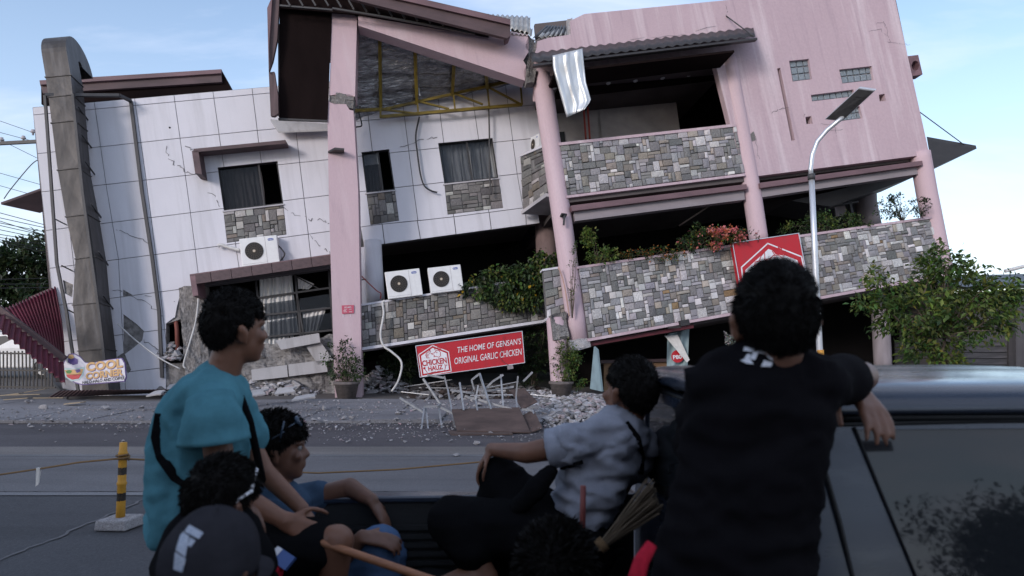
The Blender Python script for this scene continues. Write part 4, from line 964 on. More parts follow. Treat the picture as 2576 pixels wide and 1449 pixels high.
cable('drain_hose', [(968, 757), (962, 762), (965, 790), (957, 840), (965, 870), (985, 885), (1010, 912), (1003, 955), (985, 985)], W, 1.15, 0.03, 'pipe_white'); o = bpy.data.objects['drain_hose']; tag(o, 'white corrugated hose hanging down over the stone parapet', 'hose')
cable('pipe_bundle', [(548, 620), (556, 616), (575, 622), (604, 630)], W, 0.12, 0.05, 'pipe_white'); tag(bpy.data.objects['pipe_bundle'], 'white wrapped pipe running from the wall to the air conditioner over the awning', 'pipe')
cable('power_cable', [(696, 615), (708, 626), (716, 640), (706, 655), (700, 652)], W, 0.2, 0.02, 'cable'); tag(bpy.data.objects['power_cable'], 'black cable loop beside the air conditioner over the brown awning', 'cable')
cable('red_wire', [(907, 692), (930, 715), (950, 733), (958, 738), (957, 752)], W, 0.7, 0.016, 'pipe_red'); tag(bpy.data.objects['red_wire'], 'thin red wire strung from the pillar to the white round column', 'wire')
cable('copper_pipe', [(1404, 672), (1412, 690), (1420, 720), (1427, 760), (1432, 795)], RP, 0.12, 0.02, simple('copper', (0.42, 0.26, 0.22), 0.5)); tag(bpy.data.objects['copper_pipe'], 'thin copper pipe beside the leaning round column', 'pipe')
# ---- kitchen exhaust duct
D = empty('exhaust_duct', W(230, 985, 0.6), 'tall grey sheet metal exhaust duct with curved hood on the white wall', 'duct')
FL = vline([(115, 193), (125, 267), (152, 480), (165, 540), (190, 645), (183, 763), (197, 880), (208, 990)]); FRt = vline([(177, 187), (182, 233), (203, 480), (220, 536), (238, 646), (248, 756), (263, 880), (276, 990)])
sv = [191, 241, 306, 425, 542, 648, 764, 880, 990]; DO, DD = 0.95, 0.66
def ring(v, grow=0.0):
    a = W(FL(v), v + 2, DO); b = W(FRt(v), v - 4, DO); e = (b - a).normalized()
    a = a - e * grow + Nv * grow; b = b + e * grow + Nv * grow; dd = Nv * (DD + 2 * grow); return [a, b, b - dd, a - dd]
for va, vb in zip(sv, sv[1:]):
    m_ = MB(); A1, B1 = ring(va), ring(vb); m_.v = A1 + B1
    ca = sum(A1[:2] + B1[:2], Vector()) / 4 + Nv * random.uniform(-0.012, 0.014); cb = (A1[1] + A1[2] + B1[1] + B1[2]) / 4 + EXv * random.uniform(-0.012, 0.012)
    m_ = MB(); m_.add(A1 + B1 + [ca, cb], [(0, 8, 4), (0, 1, 8), (1, 5, 8), (5, 4, 8), (1, 2, 9), (2, 6, 9), (6, 5, 9), (5, 1, 9), (2, 3, 7, 6), (3, 0, 4, 7)]); m_.build('duct_section', 'duct', D)
    m_ = MB(); r0, r1 = ring(va, 0.02), ring(va + 2.5, 0.02); m_.prism(r0, r1); m_.build('duct_flange', 'duct', D)
# gooseneck
m_ = MB(); a0, b0 = ring(191)[0], ring(191)[1]; up = (W(100, 120, DO) - W(112, 191, DO)); upn = up.normalized(); a1, b1 = a0 + upn * 0.62, b0 + upn * 0.62
R1, R0 = 0.74, 0.10; n_ = 18; V = []
V += [a0, b0, b0 - Nv * DD, a0 - Nv * DD]
for i in range(n_ + 1):
    t = math.pi * i / n_; 
    for s_ in (a1, b1):
        c = s_ - Nv * R1; V.append(c + Nv * R1 * math.cos(t) + upn * R1 * 0.95 * math.sin(t))
    for s_ in (b1, a1):
        c = s_ - Nv * R1; V.append(c + Nv * (R0 * math.cos(t) ) + upn * R0 * math.sin(t))
F = [(0, 1, 5, 4), (1, 2, 6, 5), (2, 3, 7, 6), (3, 0, 4, 7)]
for i in range(n_):
    k = 4 + i * 4; F += [(k, k + 1, k + 5, k + 4), (k + 1, k + 2, k + 6, k + 5), (k + 2, k + 3, k + 7, k + 6), (k + 3, k, k + 4, k + 7)]
o = mesh('curved_hood', V, F, 'duct', D)
# steel frame that holds the duct
for pts_ in ([(113, 240, 0.97), (130, 480, 0.97), (143, 663, 0.97), (167, 783, 0.97), (197, 985, 0.97)], [(183, 238, 0.99), (208, 480, 0.99), (230, 646, 0.99), (250, 790, 0.99), (272, 985, 0.99)]):
    m_ = MB(); P = [W(u, v, o_) for u, v, o_ in pts_]
    for a, b in zip(P, P[1:]): m_.bar(a, b, 0.06, 0.06, Nv)
    m_.build('frame_bar', 'steel', D)
m_ = MB(); P = [W(u, v, o_) for u, v, o_ in ((113, 239, 0.97), (300, 240, 0.5), (329, 254, 0.06), (357, 481, 0.06), (383, 650, 0.06), (400, 783, 0.06), (408, 950, 0.06))]
for a, b in zip(P, P[1:]): m_.bar(a, b, 0.075, 0.075, Nv)
m_.build('frame_bar', 'steel', D)
for u, v in ((205, 300), (214, 370), (222, 437), (238, 545), (256, 665), (268, 775)):
    m_ = MB(); m_.bar(W(u - 8, v - 32, 0.9), W(u + 16, v + 2, 0.02), 0.03); m_.build('bracket', 'steel', D)
for u, v in ((128, 310), (140, 552), (155, 668), (172, 780)):
    m_ = MB(); m_.bar(W(u, v, 0.9), W(u + 28, v + 14, 0.02), 0.025); m_.build('bracket', 'steel', D)
# ---- halo-halo shop board fallen on the roof sheets
CC = Pl(at(230, 950, 15.6), (0.975, -0.05, 0.10), (-0.08, 0.12, 1.0))
sg = empty('shop_board', CC(236, 975, 0), 'cut out COOL CORNER dessert sign with painted bowl lying against the wall', 'sign')
M['sign_white'] = dirty('sign_white', (0.62, 0.60, 0.66), 0.5, 0.25); M['purple'] = dirty('purple', (0.13, 0.085, 0.26), 0.5, 0.2); M['tan'] = dirty('tan', (0.56, 0.34, 0.14), 0.5, 0.15); M['bowl'] = dirty('bowl', (0.36, 0.50, 0.52), 0.4, 0.2)
out = [c4(*p) for p in ((463, 1330), (490, 1262), (520, 1222), (560, 1218), (600, 1240), (640, 1285), (690, 1290), (760, 1275), (830, 1262), (920, 1252), (942, 1290), (952, 1400), (940, 1430), (620, 1458), (560, 1440), (500, 1400))]
ngon_plate('board_back', out, CC, 0.03, 0.0, 'purple', sg)
cxy = (715, 1345); ngon_plate('board_face', [((u - (cxy[0] / 3)) * 0.975 + cxy[0] / 3, (v - 483 - cxy[1] / 3) * 0.93 + 483 + cxy[1] / 3) for u, v in out], CC, 0.04, 0.031, 'sign_white', sg)
for m__, ps_, o_ in (('bowl', ((472, 1330), (640, 1320), (630, 1380), (600, 1420), (540, 1430), (495, 1400)), 0.044), ('tan', ((486, 1345), (628, 1335), (618, 1372), (560, 1385), (500, 1375)), 0.048), ('red_sign', ((498, 1378), (616, 1374), (595, 1408), (545, 1416), (510, 1400)), 0.048),
                     ('sign_white', ((478, 1320), (510, 1285), (560, 1272), (615, 1290), (640, 1318), (560, 1334)), 0.048), ('purple', ((510, 1285), (516, 1255), (545, 1240), (585, 1262), (588, 1296), (550, 1306)), 0.052), ('tan', ((512, 1252), (520, 1228), (548, 1226), (560, 1250), (540, 1262)), 0.055),
                     ('purple', ((565, 1342), (600, 1336), (610, 1352), (580, 1366)), 0.051)):
    fillpoly('painted_shape', [c4(*p) for p in ps_], CC, o_, m__, sg)
M['leaf_green'] = flat('leaf_green', (0.08, 0.22, 0.06), 0.6); fillpoly('painted_shape', [c4(*p) for p in ((495, 1352), (520, 1342), (545, 1350), (530, 1370), (505, 1368))], CC, 0.052, 'leaf_green', sg)
a, b = c4(650, 1350), c4(920, 1318)
for dx_, dy_, m__, o_ in ((1.2, 1.4, 'purple', 0.046), (0, 0, 'tan', 0.052)):
    px_text('board_lettering', 'COOL', (c4(787, 1306)[0] + dx_, c4(787, 1306)[1] + dy_), 92, 22, CC, o_, a, b, m__, sg, 0, 0.045)
    px_text('board_lettering', 'CORNER', (c4(787, 1374)[0] + dx_, c4(787, 1374)[1] + dy_), 94, 17, CC, o_, a, b, m__, sg, 0, 0.045)
px_text('board_lettering', 'HALO-HALO AND COFFEE', c4(780, 1420), 106, 7.5, CC, 0.047, a, b, 'black', sg, 0, 0.02)
# ---- solar street lamp on the pavement
L = empty('street_lamp', gp(2072, 1054), 'tall grey solar street lamp with curved arm on the pavement', 'street lamp')
yl = 13.0
P = [at(2072, 1054, yl), at(2062, 880, yl), at(2050, 640, yl), at(2041, 440, yl)]
m_ = MB(); m_.tube(P, [0.062, 0.06, 0.056, 0.052], 14); m_.build('pole', 'alu', L, True)
P = [at(2041, 446, yl), at(2039, 425, yl), at(2043, 390, yl), at(2056, 356, yl), at(2080, 328, yl - 0.05), at(2104, 308, yl - 0.1), at(2128, 288, yl - 0.2)]
m_ = MB(); m_.tube(P, 0.042, 12); m_.build('curved_arm', 'alu', L, True)
m_ = MB(); m_.tube([at(2041.5, 452, yl), at(2041, 438, yl)], 0.068, 14); m_.build('collar', 'steel', L, True)
q = [at(2074, 301, 13.1), at(2118, 306, 12.9), at(2203, 227, 12.0), at(2161, 221, 12.2)]; nn = (q[1] - q[0]).cross(q[3] - q[0]).normalized(); nn = nn if nn.z > 0 else -nn
m_ = MB(); m_.prism(q, [p + nn * 0.05 for p in q]); h_ = m_.build('lamp_head', 'alu', L); bevel(h_, 0.012)
m_ = MB(); e = [q[0].lerp(q[2], 0.5) + (p - q[0].lerp(q[2], 0.5)) * 0.93 - nn * 0.004 for p in q]; m_.prism(e, [p + nn * 0.002 for p in e]); m_.build('lamp_underside', 'steel', h_)
for k in range(5):
    t0 = 0.42 + k * 0.085; aa, bb = e[0].lerp(e[3], t0), e[1].lerp(e[2], t0); aa2, bb2 = e[0].lerp(e[3], t0 + 0.04), e[1].lerp(e[2], t0 + 0.04)
    ps_ = [aa.lerp(bb, 0.3), aa.lerp(bb, 0.85), aa2.lerp(bb2, 0.85), aa2.lerp(bb2, 0.3)]; m_ = MB(); m_.prism([p - nn * 0.006 for p in ps_], ps_); m_.build('led_strip', 'frame', h_)
m_ = MB(); m_.tube([at(2065, 918, yl), at(2063, 880, yl)], 0.067, 14); m_.build('reflective_band', simple('band', (0.55, 0.26, 0.04), 0.5, var=0.3), L, True)
# ---- bamboo rope post in the road
def bamboo_mat():
    s = NT('bamboo'); p = s.n('ShaderNodeTexCoord').outputs['Object']; sp = s.n('ShaderNodeSeparateXYZ'); s.l(p, sp.inputs[0])
    f = s.noise(18, 5); wv = s.n('ShaderNodeMath', operation='ADD'); s.l(sp.outputs[2], wv.inputs[0]); sc_ = s.n('ShaderNodeMath', operation='MULTIPLY'); s.l(f, sc_.inputs[0]); sc_.inputs[1].default_value = 0.03; s.l(sc_.outputs[0], wv.inputs[1])
    y_ = (0.50, 0.25, 0.02); k_ = (0.015, 0.013, 0.012)
    r_ = s.n('ShaderNodeValToRGB'); s.l(wv.outputs[0], r_.inputs[0]); r_.color_ramp.interpolation = 'CONSTANT'; e_ = r_.color_ramp.elements
    for i in range(5): e_.new(0.5)
    for i, (p_, c_) in enumerate(((0.0, y_), (0.245, k_), (0.31, y_), (0.465, k_), (0.53, y_), (0.78, k_), (0.99, k_))): e_[i].position = p_; e_[i].color = (*c_, 1)
    c = s.mix(s.ramp(s.noise(30, 5), [(0.5, 0), (0.75, 0.6)]), r_.outputs[0], (0.16, 0.10, 0.05)); s.col(c).set(0.6); s.bump(f, 0.2, 0.004); return s.m
M['bamboo'] = bamboo_mat()
pb = gp(302, 1326); T = empty('rope_post', pb, 'yellow and black banded bamboo post in a concrete block holding the rope', 'post')
def xform(o, loc): o.location = loc
m_ = MB(); m_.tube([Vector((0.0, 0, z)) + Vector((z * 0.04, 0, 0)) for z in (0.06, 0.2, 0.36, 0.37, 0.385, 0.395, 0.5, 0.62, 0.63, 0.645, 0.655, 0.73)], [0.037, 0.036, 0.035, 0.040, 0.040, 0.034, 0.034, 0.033, 0.038, 0.038, 0.032, 0.030], 14)
o = m_.build('bamboo_pole', 'bamboo', None, True); o.location = (0, 0, 0); o.parent = T
m_ = MB(); m_.prism([Vector((-0.16, -0.12, 0)), Vector((0.12, -0.14, 0)), Vector((0.17, 0.10, 0)), Vector((-0.12, 0.13, 0))], [Vector((-0.15, -0.11, 0.085)), Vector((0.115, -0.13, 0.09)), Vector((0.16, 0.09, 0.095)), Vector((-0.11, 0.12, 0.085))])
o = m_.build('concrete_foot', 'rubble', None); o.parent = T; bevel(o, 0.015, 2)
M['rope'] = simple('rope', (0.20, 0.12, 0.055), 0.9, bump=0.6, bscale=150)
py = pb.y; ty = pb.z + 0.60; tx = pb.x + 0.025
rp = [Vector((-6.5, py + 0.3, 0.35)), at(0, 1194, py + 0.1), at(95, 1180, py + 0.05), at(200, 1163, py), Vector((tx, py - 0.045, ty)), at(372, 1157, py + 0.1), at(560, 1182, py + 0.5), at(800, 1190, py + 0.9), at(1000, 1181, py + 1.1), at(1210, 1162, py + 1.2), Vector((3.2, py + 1.4, 0.8)), Vector((6.0, py + 1.5, 0.9))]
m_ = MB(); m_.tube(rp, 0.0085, 6); rope = m_.build('barrier_rope', 'rope', None, True); tag(rope, 'brown rope strung across the road at knee height', 'rope')
m_ = MB(); m_.tube([Vector((tx + 0.05 * math.cos(t), py + 0.05 * math.sin(t), ty + 0.004 * t - 0.02)) for t in [i * 0.5 for i in range(26)]], 0.009, 6); k_ = m_.build('rope_knot', 'rope', rope, True)
pk = at(97, 1180, py + 0.05); m_ = MB(); m_.prism([pk + Vector((-0.012, -0.012, 0.012)), pk + Vector((0.02, -0.012, 0.01)), pk + Vector((0.012, -0.02, -0.13)), pk + Vector((-0.02, -0.01, -0.15))], [pk + Vector((-0.01, 0.012, 0.012)), pk + Vector((0.02, 0.012, 0.01)), pk + Vector((0.0, 0.01, -0.12)), pk + Vector((-0.03, 0.012, -0.13))])
tag(m_.build('plastic_strip', 'curtain_white'), 'white plastic strip tied on the rope near the bamboo post', 'plastic strip')
# ---- broken roof sheets and fence at the left flank
M['red_roof'] = simple('red_roof', (0.10, 0.012, 0.026), 0.5, 0.2, var=0.3, scale=5)
def corr3(name, P, n, m, amp=0.035, ny=8, bendf=None):
    vs_ = []; nx = n * 6; nrm = (P[1] - P[0]).cross(P[3] - P[0]).normalized()
    for j in range(ny + 1):
        for i in range(nx + 1):
            s_, t_ = i / nx, j / ny; p = P[0].lerp(P[1], s_).lerp(P[3].lerp(P[2], s_), t_)
            p = p + nrm * (amp * math.sin(s_ * n * 2 * math.pi) + (bendf(s_, t_) if bendf else 0)); vs_.append(p)
    fs = [(j * (nx + 1) + i, j * (nx + 1) + i + 1, (j + 1) * (nx + 1) + i + 1, (j + 1) * (nx + 1) + i) for j in range(ny) for i in range(nx)]
    o = mesh(name, vs_, fs, m, None, True); o.modifiers.new('s', 'SOLIDIFY').thickness = 0.006; return o
o = corr3('roof_sheet', [at(0, 786, 15.2), at(160, 916, 15.4), at(164, 968, 15.0), at(-10, 824, 14.6)], 12, 'red_roof', 0.03); tag(o, 'dark red corrugated roof sheet sagging to the ground, lower one by the fence', 'roof sheet')
o = corr3('roof_sheet', [at(10, 778, 16.6), at(140, 722, 17.5), at(163, 905, 16.6), at(60, 830, 15.6)], 16, 'red_roof', 0.03, 8, lambda s, t: 0.15 * math.sin(t * 3.1)); tag(o, 'dark red corrugated roof sheet leaning on the white wall, upper one', 'roof sheet')
m_ = MB(); m_.bar(at(-5, 776, 15.3), at(162, 905, 15.5), 0.10, 0.16); o = m_.build('roof_ridge', 'brown'); tag(o, 'brown metal ridge lying along the fallen red roof sheets', 'roof ridge')
m_ = MB(); m_.prism([at(72, 748, 18), at(150, 714, 18), at(152, 724, 18), at(80, 752, 18)], [at(72, 748, 19.5), at(150, 714, 19.5), at(152, 724, 19.5), at(80, 752, 19.5)]); o = m_.build('roof_gable_trim', 'brown'); tag(o, 'brown roof trim above the fallen red roof sheets', 'roof trim')
o = corr3('roof_sheet', [gp(120, 1000, 0.15), gp(425, 988, 0.12), gp(430, 980, 0.32), gp(150, 982, 0.30)], 30, 'brown', 0.03); tag(o, 'dark crumpled roof sheet lying flat on the pavement under the white wall', 'roof sheet')
m_ = MB(); m_.bar(gp(95, 918, 0.55), gp(175, 1000, 0.1), 0.12, 0.08); m_.bar(gp(175, 1000, 0.1), gp(410, 998, 0.08), 0.1, 0.07); o = m_.build('bent_gutter', 'frame'); tag(o, 'black bent gutter on the ground by the fence', 'gutter')
F_ = empty('fence', at(60, 975, 17.0), 'black metal bar fence at the left edge of the building', 'fence')
yf = 16.9
for i in range(17):
    u = -20 + i * 9.5; m_ = MB(); m_.bar(at(u, 884 + random.uniform(-2, 2), yf), at(u + random.uniform(-1, 2), 978, yf), 0.025); m_.build('fence_bar', 'frame', F_)
for v in (888, 930, 972): m_ = MB(); m_.bar(at(-30, v, yf), at(140, v + 3, yf), 0.04); m_.build('fence_rail', 'frame', F_)
# ================================================================== plants
GREEN = [(0.045, 0.085, 0.022), (0.06, 0.11, 0.03), (0.03, 0.06, 0.018), (0.085, 0.13, 0.035), (0.12, 0.15, 0.035)]
DARKG = [(0.022, 0.038, 0.016), (0.03, 0.05, 0.02), (0.018, 0.03, 0.014), (0.045, 0.065, 0.025)]
LIME = [(0.12, 0.17, 0.03), (0.09, 0.14, 0.03), (0.17, 0.20, 0.05), (0.06, 0.10, 0.025)]
def leaf(mb_, p, d, up, L, w, col):
    d = d.normalized(); s_ = d.cross(up)
    if s_.length < 1e-3: s_ = d.cross(Vector((1, 0, 0)))
    s_ = s_.normalized(); n_ = s_.cross(d)
    mb_.add([p, p + d * L * 0.45 + s_ * w / 2 + n_ * w * 0.18, p + d * L, p + d * L * 0.45 - s_ * w / 2 + n_ * w * 0.18, p + d * L * 0.5], [(0, 1, 4), (1, 2, 4), (2, 3, 4), (3, 0, 4)], col)
def rdir(rnd):
    while True:
        v = Vector((rnd.uniform(-1, 1), rnd.uniform(-1, 1), rnd.uniform(-1, 1)))
        if 0.05 < v.length < 1: return v.normalized()
def blobs_of(lst):
    out = []
    for u, v, ru, rv, y, ry in lst: k = y / FP; out.append((at(u, v, y), Vector((ru * k, ry, rv * k))))
    return out
def foliage(name, par, blobs, n, L, pal, seed, droop=0.3, gap=0.0, asp=0.5, inner=0.45, accents=None):
    n = int(n * 2.6); rnd = random.Random(seed); m_ = MB(); vol = [b[1].x * b[1].z for b in blobs]; tips = []
    cl = []
    for i in range(max(6, n // 9)):
        c, r = rnd.choices(blobs, vol)[0]; d = rdir(rnd); rad = rnd.uniform(inner, 1.0) ** 0.6; p = c + Vector((d.x * r.x, d.y * r.y, d.z * r.z)) * rad
        if noise.noise(p * (2.2 / max(0.25, r.x)) + Vector((seed, 0, 0))) < gap: continue
        cl.append((p, d, rnd.choice(pal), rnd.uniform(0.75, 1.25)))
    for p, d, c0, kk in cl:
        for _ in range(9):
            q = p + rdir(rnd) * L * rnd.uniform(0.2, 1.5); dd = (d * 0.7 + rdir(rnd) + Vector((0, 0, -droop))).normalized(); l_ = L * rnd.uniform(0.6, 1.3)
            c = tuple(min(1, x * kk * rnd.uniform(0.8, 1.25)) for x in c0)
            if accents and rnd.random() < accents[1]: c = rnd.choice(accents[0])
            leaf(m_, q, dd, Vector((0, 0, 1)) + rdir(rnd) * 0.7, l_, l_ * asp, c)
    return m_.build(name, 'leaf', par), [c[0] for c in cl]
def twigs(name, par, root, pts_, r0, seed, m='bark', k=10):
    rnd = random.Random(seed); m_ = MB()
    for p in rnd.sample(pts_, min(k, len(pts_))):
        q = [root]; n_ = 5
        for i in range(1, n_ + 1):
            t = i / n_; w = root.lerp(p, t); w.z += (p - root).length * 0.12 * math.sin(t * math.pi); q.append(w + rdir(rnd) * 0.03 * (p - root).length * (1 if i < n_ else 0))
        m_.tube(q, [r0 * (1 - 0.85 * i / n_) for i in range(n_ + 1)], 5)
    return m_.build(name, m, par, True)
# street tree at the right
ty_ = 13.4
tr = empty('street_tree', at(2345, 1047, ty_), 'small leafy green tree on the pavement at the right', 'tree')
bl = blobs_of([(2290, 790, 95, 75, ty_, 0.8), (2390, 730, 95, 85, ty_ + 0.3, 0.9), (2460, 790, 90, 75, ty_, 0.8), (2245, 745, 40, 36, ty_, 0.4), (2350, 850, 70, 50, ty_, 0.6), (2500, 730, 60, 40, ty_, 0.5), (2200, 700, 20, 40, ty_, 0.2), (2360, 670, 50, 45, ty_, 0.5), (2340, 640, 20, 35, ty_, 0.2), (2540, 770, 30, 45, ty_, 0.3), (2300, 880, 40, 30, ty_, 0.3), (2180, 760, 24, 24, ty_, 0.2)])
cr, tips = foliage('crown', tr, bl, 4200, 0.125, GREEN + GREEN[3:] + LIME[:2], 3, 0.35, -0.05, 0.5, 0.25, ([(0.20, 0.18, 0.03)], 0.006))
m_ = MB(); B0 = at(2345, 1047, ty_)
for pts_, r in (([(2345, 1047), (2350, 960), (2350, 900), (2325, 850), (2290, 800)], 0.065), ([(2350, 1047), (2365, 960), (2390, 900), (2420, 850), (2460, 800)], 0.05), ([(2347, 1047), (2362, 930), (2375, 860), (2385, 780)], 0.05), ([(2352, 920), (2335, 860), (2320, 760), (2340, 680)], 0.03), ([(2420, 850), (2470, 815), (2520, 760)], 0.025), ([(2325, 850), (2280, 825), (2225, 770)], 0.03)):
    P = [at(u, v, ty_ + 0.05 * i) for i, (u, v) in enumerate(pts_)]; m_.tube(P, [r * (1 - 0.6 * i / (len(P) - 1)) for i in range(len(P))], 8)
m_.build('trunk', 'bark', tr, True)
foliage('low_shoots', tr, blobs_of([(2390, 905, 34, 14, ty_ - 0.1, 0.2), (2410, 925, 30, 14, ty_, 0.2)]), 220, 0.10, LIME, 5)
twigs('twig', tr, at(2375, 850, ty_), tips, 0.018, 4, k=40)
def plant(name, label, cat, base_, bl, n, L, pal, seed, droop=0.3, gap=-0.1, asp=0.5, acc=None, k=10, r0=0.012, group=None, inner=0.3):
    t = empty(name, base_, label, cat, group); f, tips = foliage('foliage', t, blobs_of(bl), n, L, pal, seed, droop, gap, asp, inner, acc); twigs('stem', t, Vector(base_), tips, r0, seed, k=k); return t
wv = lambda u, v, o: W(u, v, o)
yv = lambda u, v, o, pl=W: pl(u, v, o).y
# vine hanging over the middle parapet
y0 = yv(1280, 700, 1.1)
plant('hanging_vine', 'thick green creeper hanging over the stone parapet beside the air conditioners', 'vine', W(1330, 690, 0.9), [(1200, 722, 38, 28, y0, 0.25), (1265, 712, 55, 42, y0, 0.3), (1320, 705, 50, 50, y0, 0.3), (1375, 660, 40, 25, y0 + 0.3, 0.3), (1290, 755, 60, 18, y0 - 0.1, 0.12), (1345, 740, 25, 35, y0 - 0.1, 0.15)], 3000, 0.125, GREEN + DARKG, 21, 0.9, -0.1, 0.55, ([(0.42, 0.26, 0.02)], 0.012))
y1 = yv(1500, 640, 0.15, RP)
plant('yellow_green_shrub', 'yellow green shrub on the stone parapet beside the leaning round column', 'shrub', RP(1505, 668, -0.05), [(1505, 640, 32, 20, y1, 0.25), (1480, 600, 16, 26, y1, 0.1), (1540, 640, 18, 14, y1, 0.2)], 650, 0.08, LIME, 22, 0.1, 0.0)
y2 = yv(1720, 600, 0.15, RP)
plant('bougainvillea', 'bougainvillea with pink and orange flowers left of the second round column', 'shrub', RP(1730, 640, -0.05), [(1730, 612, 28, 30, y2, 0.25), (1780, 600, 50, 30, y2, 0.25), (1830, 590, 40, 20, y2, 0.2), (1870, 592, 36, 14, y2, 0.2), (1762, 575, 20, 14, y2, 0.1)], 1300, 0.08, GREEN + DARKG, 23, 0.2, 0.0, 0.55, ([(0.60, 0.12, 0.13), (0.62, 0.20, 0.17), (0.58, 0.24, 0.24), (0.55, 0.16, 0.03)], 0.09))
y2b = y2 - 0.05
t = bpy.data.objects['bougainvillea']; foliage('flowers', t, blobs_of([(1815, 586, 16, 16, y2b, 0.1), (1842, 576, 12, 9, y2b, 0.1), (1802, 618, 13, 9, y2b, 0.1), (1865, 596, 9, 7, y2b, 0.1), (1788, 582, 10, 8, y2b, 0.1)]), 420, 0.055, [(0.62, 0.16, 0.17), (0.66, 0.28, 0.26), (0.60, 0.20, 0.10)], 24, 0, -1, 0.8)
y3 = yv(1620, 640, 0.15, RP)
plant('orange_flowering_creeper', 'low creeper with small orange flowers spilling over the stone parapet', 'creeper', RP(1640, 650, -0.05), [(1600, 640, 40, 12, y3, 0.15), (1660, 638, 45, 16, y3, 0.15), (1700, 640, 22, 14, y3, 0.12), (1575, 645, 25, 8, y3, 0.1)], 700, 0.06, DARKG + GREEN, 25, 0.3, -0.1, 0.5, ([(0.45, 0.13, 0.02), (0.40, 0.17, 0.05)], 0.22), group=None)
y4 = yv(2050, 580, 0.0, RP)
plant('balcony_shrub', 'dense dark green shrub on the parapet right of the street lamp', 'shrub', RP(2080, 588, -0.2), [(2000, 578, 40, 16, y4 + 0.2, 0.3), (2060, 560, 55, 26, y4 + 0.2, 0.3), (2120, 560, 45, 24, y4 + 0.3, 0.3), (2165, 560, 30, 14, y4 + 0.3, 0.2)], 1500, 0.075, GREEN + DARKG, 26, 0.2, -0.05)
y5 = yv(2260, 520, 0.0, RP)
plant('thin_shrub', 'thin dark leaved bush against the sky by the rightmost round column', 'shrub', RP(2270, 560, -0.2), [(2220, 540, 24, 14, y5, 0.2), (2265, 525, 45, 24, y5, 0.3), (2310, 520, 28, 22, y5 - 0.2, 0.2), (2260, 502, 40, 12, y5, 0.2), (2235, 515, 30, 16, y5, 0.2)], 900, 0.075, DARKG, 27, 0.1, 0.08)
# pots along the base
M['clay'] = simple('clay', (0.13, 0.11, 0.105), 0.9, var=0.3)
def pot(name, par, c, r, h, m='clay'):
    m_ = MB(); c = Vector(c); m_.tube([c + Vector((0, 0, z)) for z in (0, h * 0.85, h * 0.86, h, h * 0.99, h * 0.8)], [r * 0.72, r * 0.97, r * 1.08, r * 1.08, r * 0.95, r * 0.9], 20); return m_.build(name, m, par, True)
pc = gp(872, 1003); t = plant('potted_shrub', 'thin leafy shrub in a concrete pot in front of the square pillar', 'potted plant', pc, [(840, 890, 30, 25, pc.y, 0.25), (870, 870, 22, 20, pc.y, 0.2), (880, 920, 30, 30, pc.y, 0.25), (850, 930, 40, 25, pc.y, 0.25), (900, 930, 20, 35, pc.y, 0.2), (868, 950, 34, 16, pc.y, 0.2)], 1000, 0.075, DARKG + GREEN[:3], 31, 0.1, 0.0, 0.5, None, 26); pot('concrete_pot', t, pc, 0.30, 0.42)
pc = gp(1000, 985); t = plant('dark_bush', 'dark green round bush left of the long red sign', 'bush', pc, [(1000, 900, 38, 30, pc.y, 0.35), (985, 930, 30, 28, pc.y, 0.3), (1025, 925, 25, 28, pc.y, 0.3), (1005, 878, 30, 14, pc.y, 0.3)], 1700, 0.085, DARKG, 32, 0.2, -0.2)
pc = gp(1340, 985); t = plant('climbing_bush', 'tall dark climbing plant at the right end of the long red sign', 'climber', pc, [(1345, 850, 34, 30, pc.y, 0.3), (1350, 900, 40, 38, pc.y, 0.3), (1335, 940, 34, 26, pc.y, 0.3), (1375, 815, 18, 18, pc.y, 0.2), (1330, 965, 26, 14, pc.y, 0.2)], 1700, 0.075, DARKG + GREEN[:1], 33, 0.2, -0.02)
pc = gp(1412, 1002); t = plant('potted_shrub', 'light green shrub in a grey pot at the foot of the broken round column', 'potted plant', pc, [(1425, 880, 26, 28, pc.y, 0.25), (1440, 900, 24, 22, pc.y, 0.25), (1420, 930, 26, 22, pc.y, 0.25), (1450, 960, 30, 14, pc.y, 0.2), (1410, 950, 18, 16, pc.y, 0.2), (1405, 905, 18, 20, pc.y, 0.2)], 1400, 0.075, GREEN + LIME[:2], 34, 0.2, 0.0, 0.5, None, 24); pot('grey_pot', t, pc, 0.29, 0.42)
pc = RP(1845, 900, -0.6); plant('white_leaf_plant', 'pale white leaved plant in the dark ground floor behind the black shirted person', 'plant', pc, [(1840, 860, 20, 26, pc.y, 0.2), (1850, 885, 16, 16, pc.y, 0.2)], 260, 0.07, [(0.42, 0.44, 0.42), (0.3, 0.33, 0.30)], 35)
y6 = yv(1445, 700, 0.35, RP); plant('thin_creeper', 'thin sparse creeper climbing the leaning round column', 'creeper', RP(1440, 800, 0.2), [(1440, 700, 10, 70, y6, 0.05), (1448, 640, 8, 50, y6, 0.05), (1462, 610, 14, 22, y6, 0.05)], 110, 0.05, GREEN, 36, 0.1, -1)
# far tree behind the building, left
tr = empty('far_tree', (-27, 40, 0), 'large dark tree rising behind the fallen red roof', 'tree')
foliage('crown', tr, blobs_of([(60, 680, 90, 80, 40, 2.2), (110, 640, 60, 45, 40, 2), (20, 740, 70, 60, 40, 2), (120, 740, 60, 70, 40, 2), (-30, 690, 60, 60, 40, 2), (40, 800, 70, 30, 40, 2)]), 7000, 0.34, DARKG, 41, 0.2, -0.1)
m_ = MB(); m_.tube([(-27, 40, 0), (-27.2, 40, 2.5), (-28, 40, 5)], [0.5, 0.4, 0.2], 10); m_.tube([(-27.2, 40, 2.3), (-25, 40, 5)], [0.3, 0.12], 8); m_.build('trunk', 'bark', tr, True)
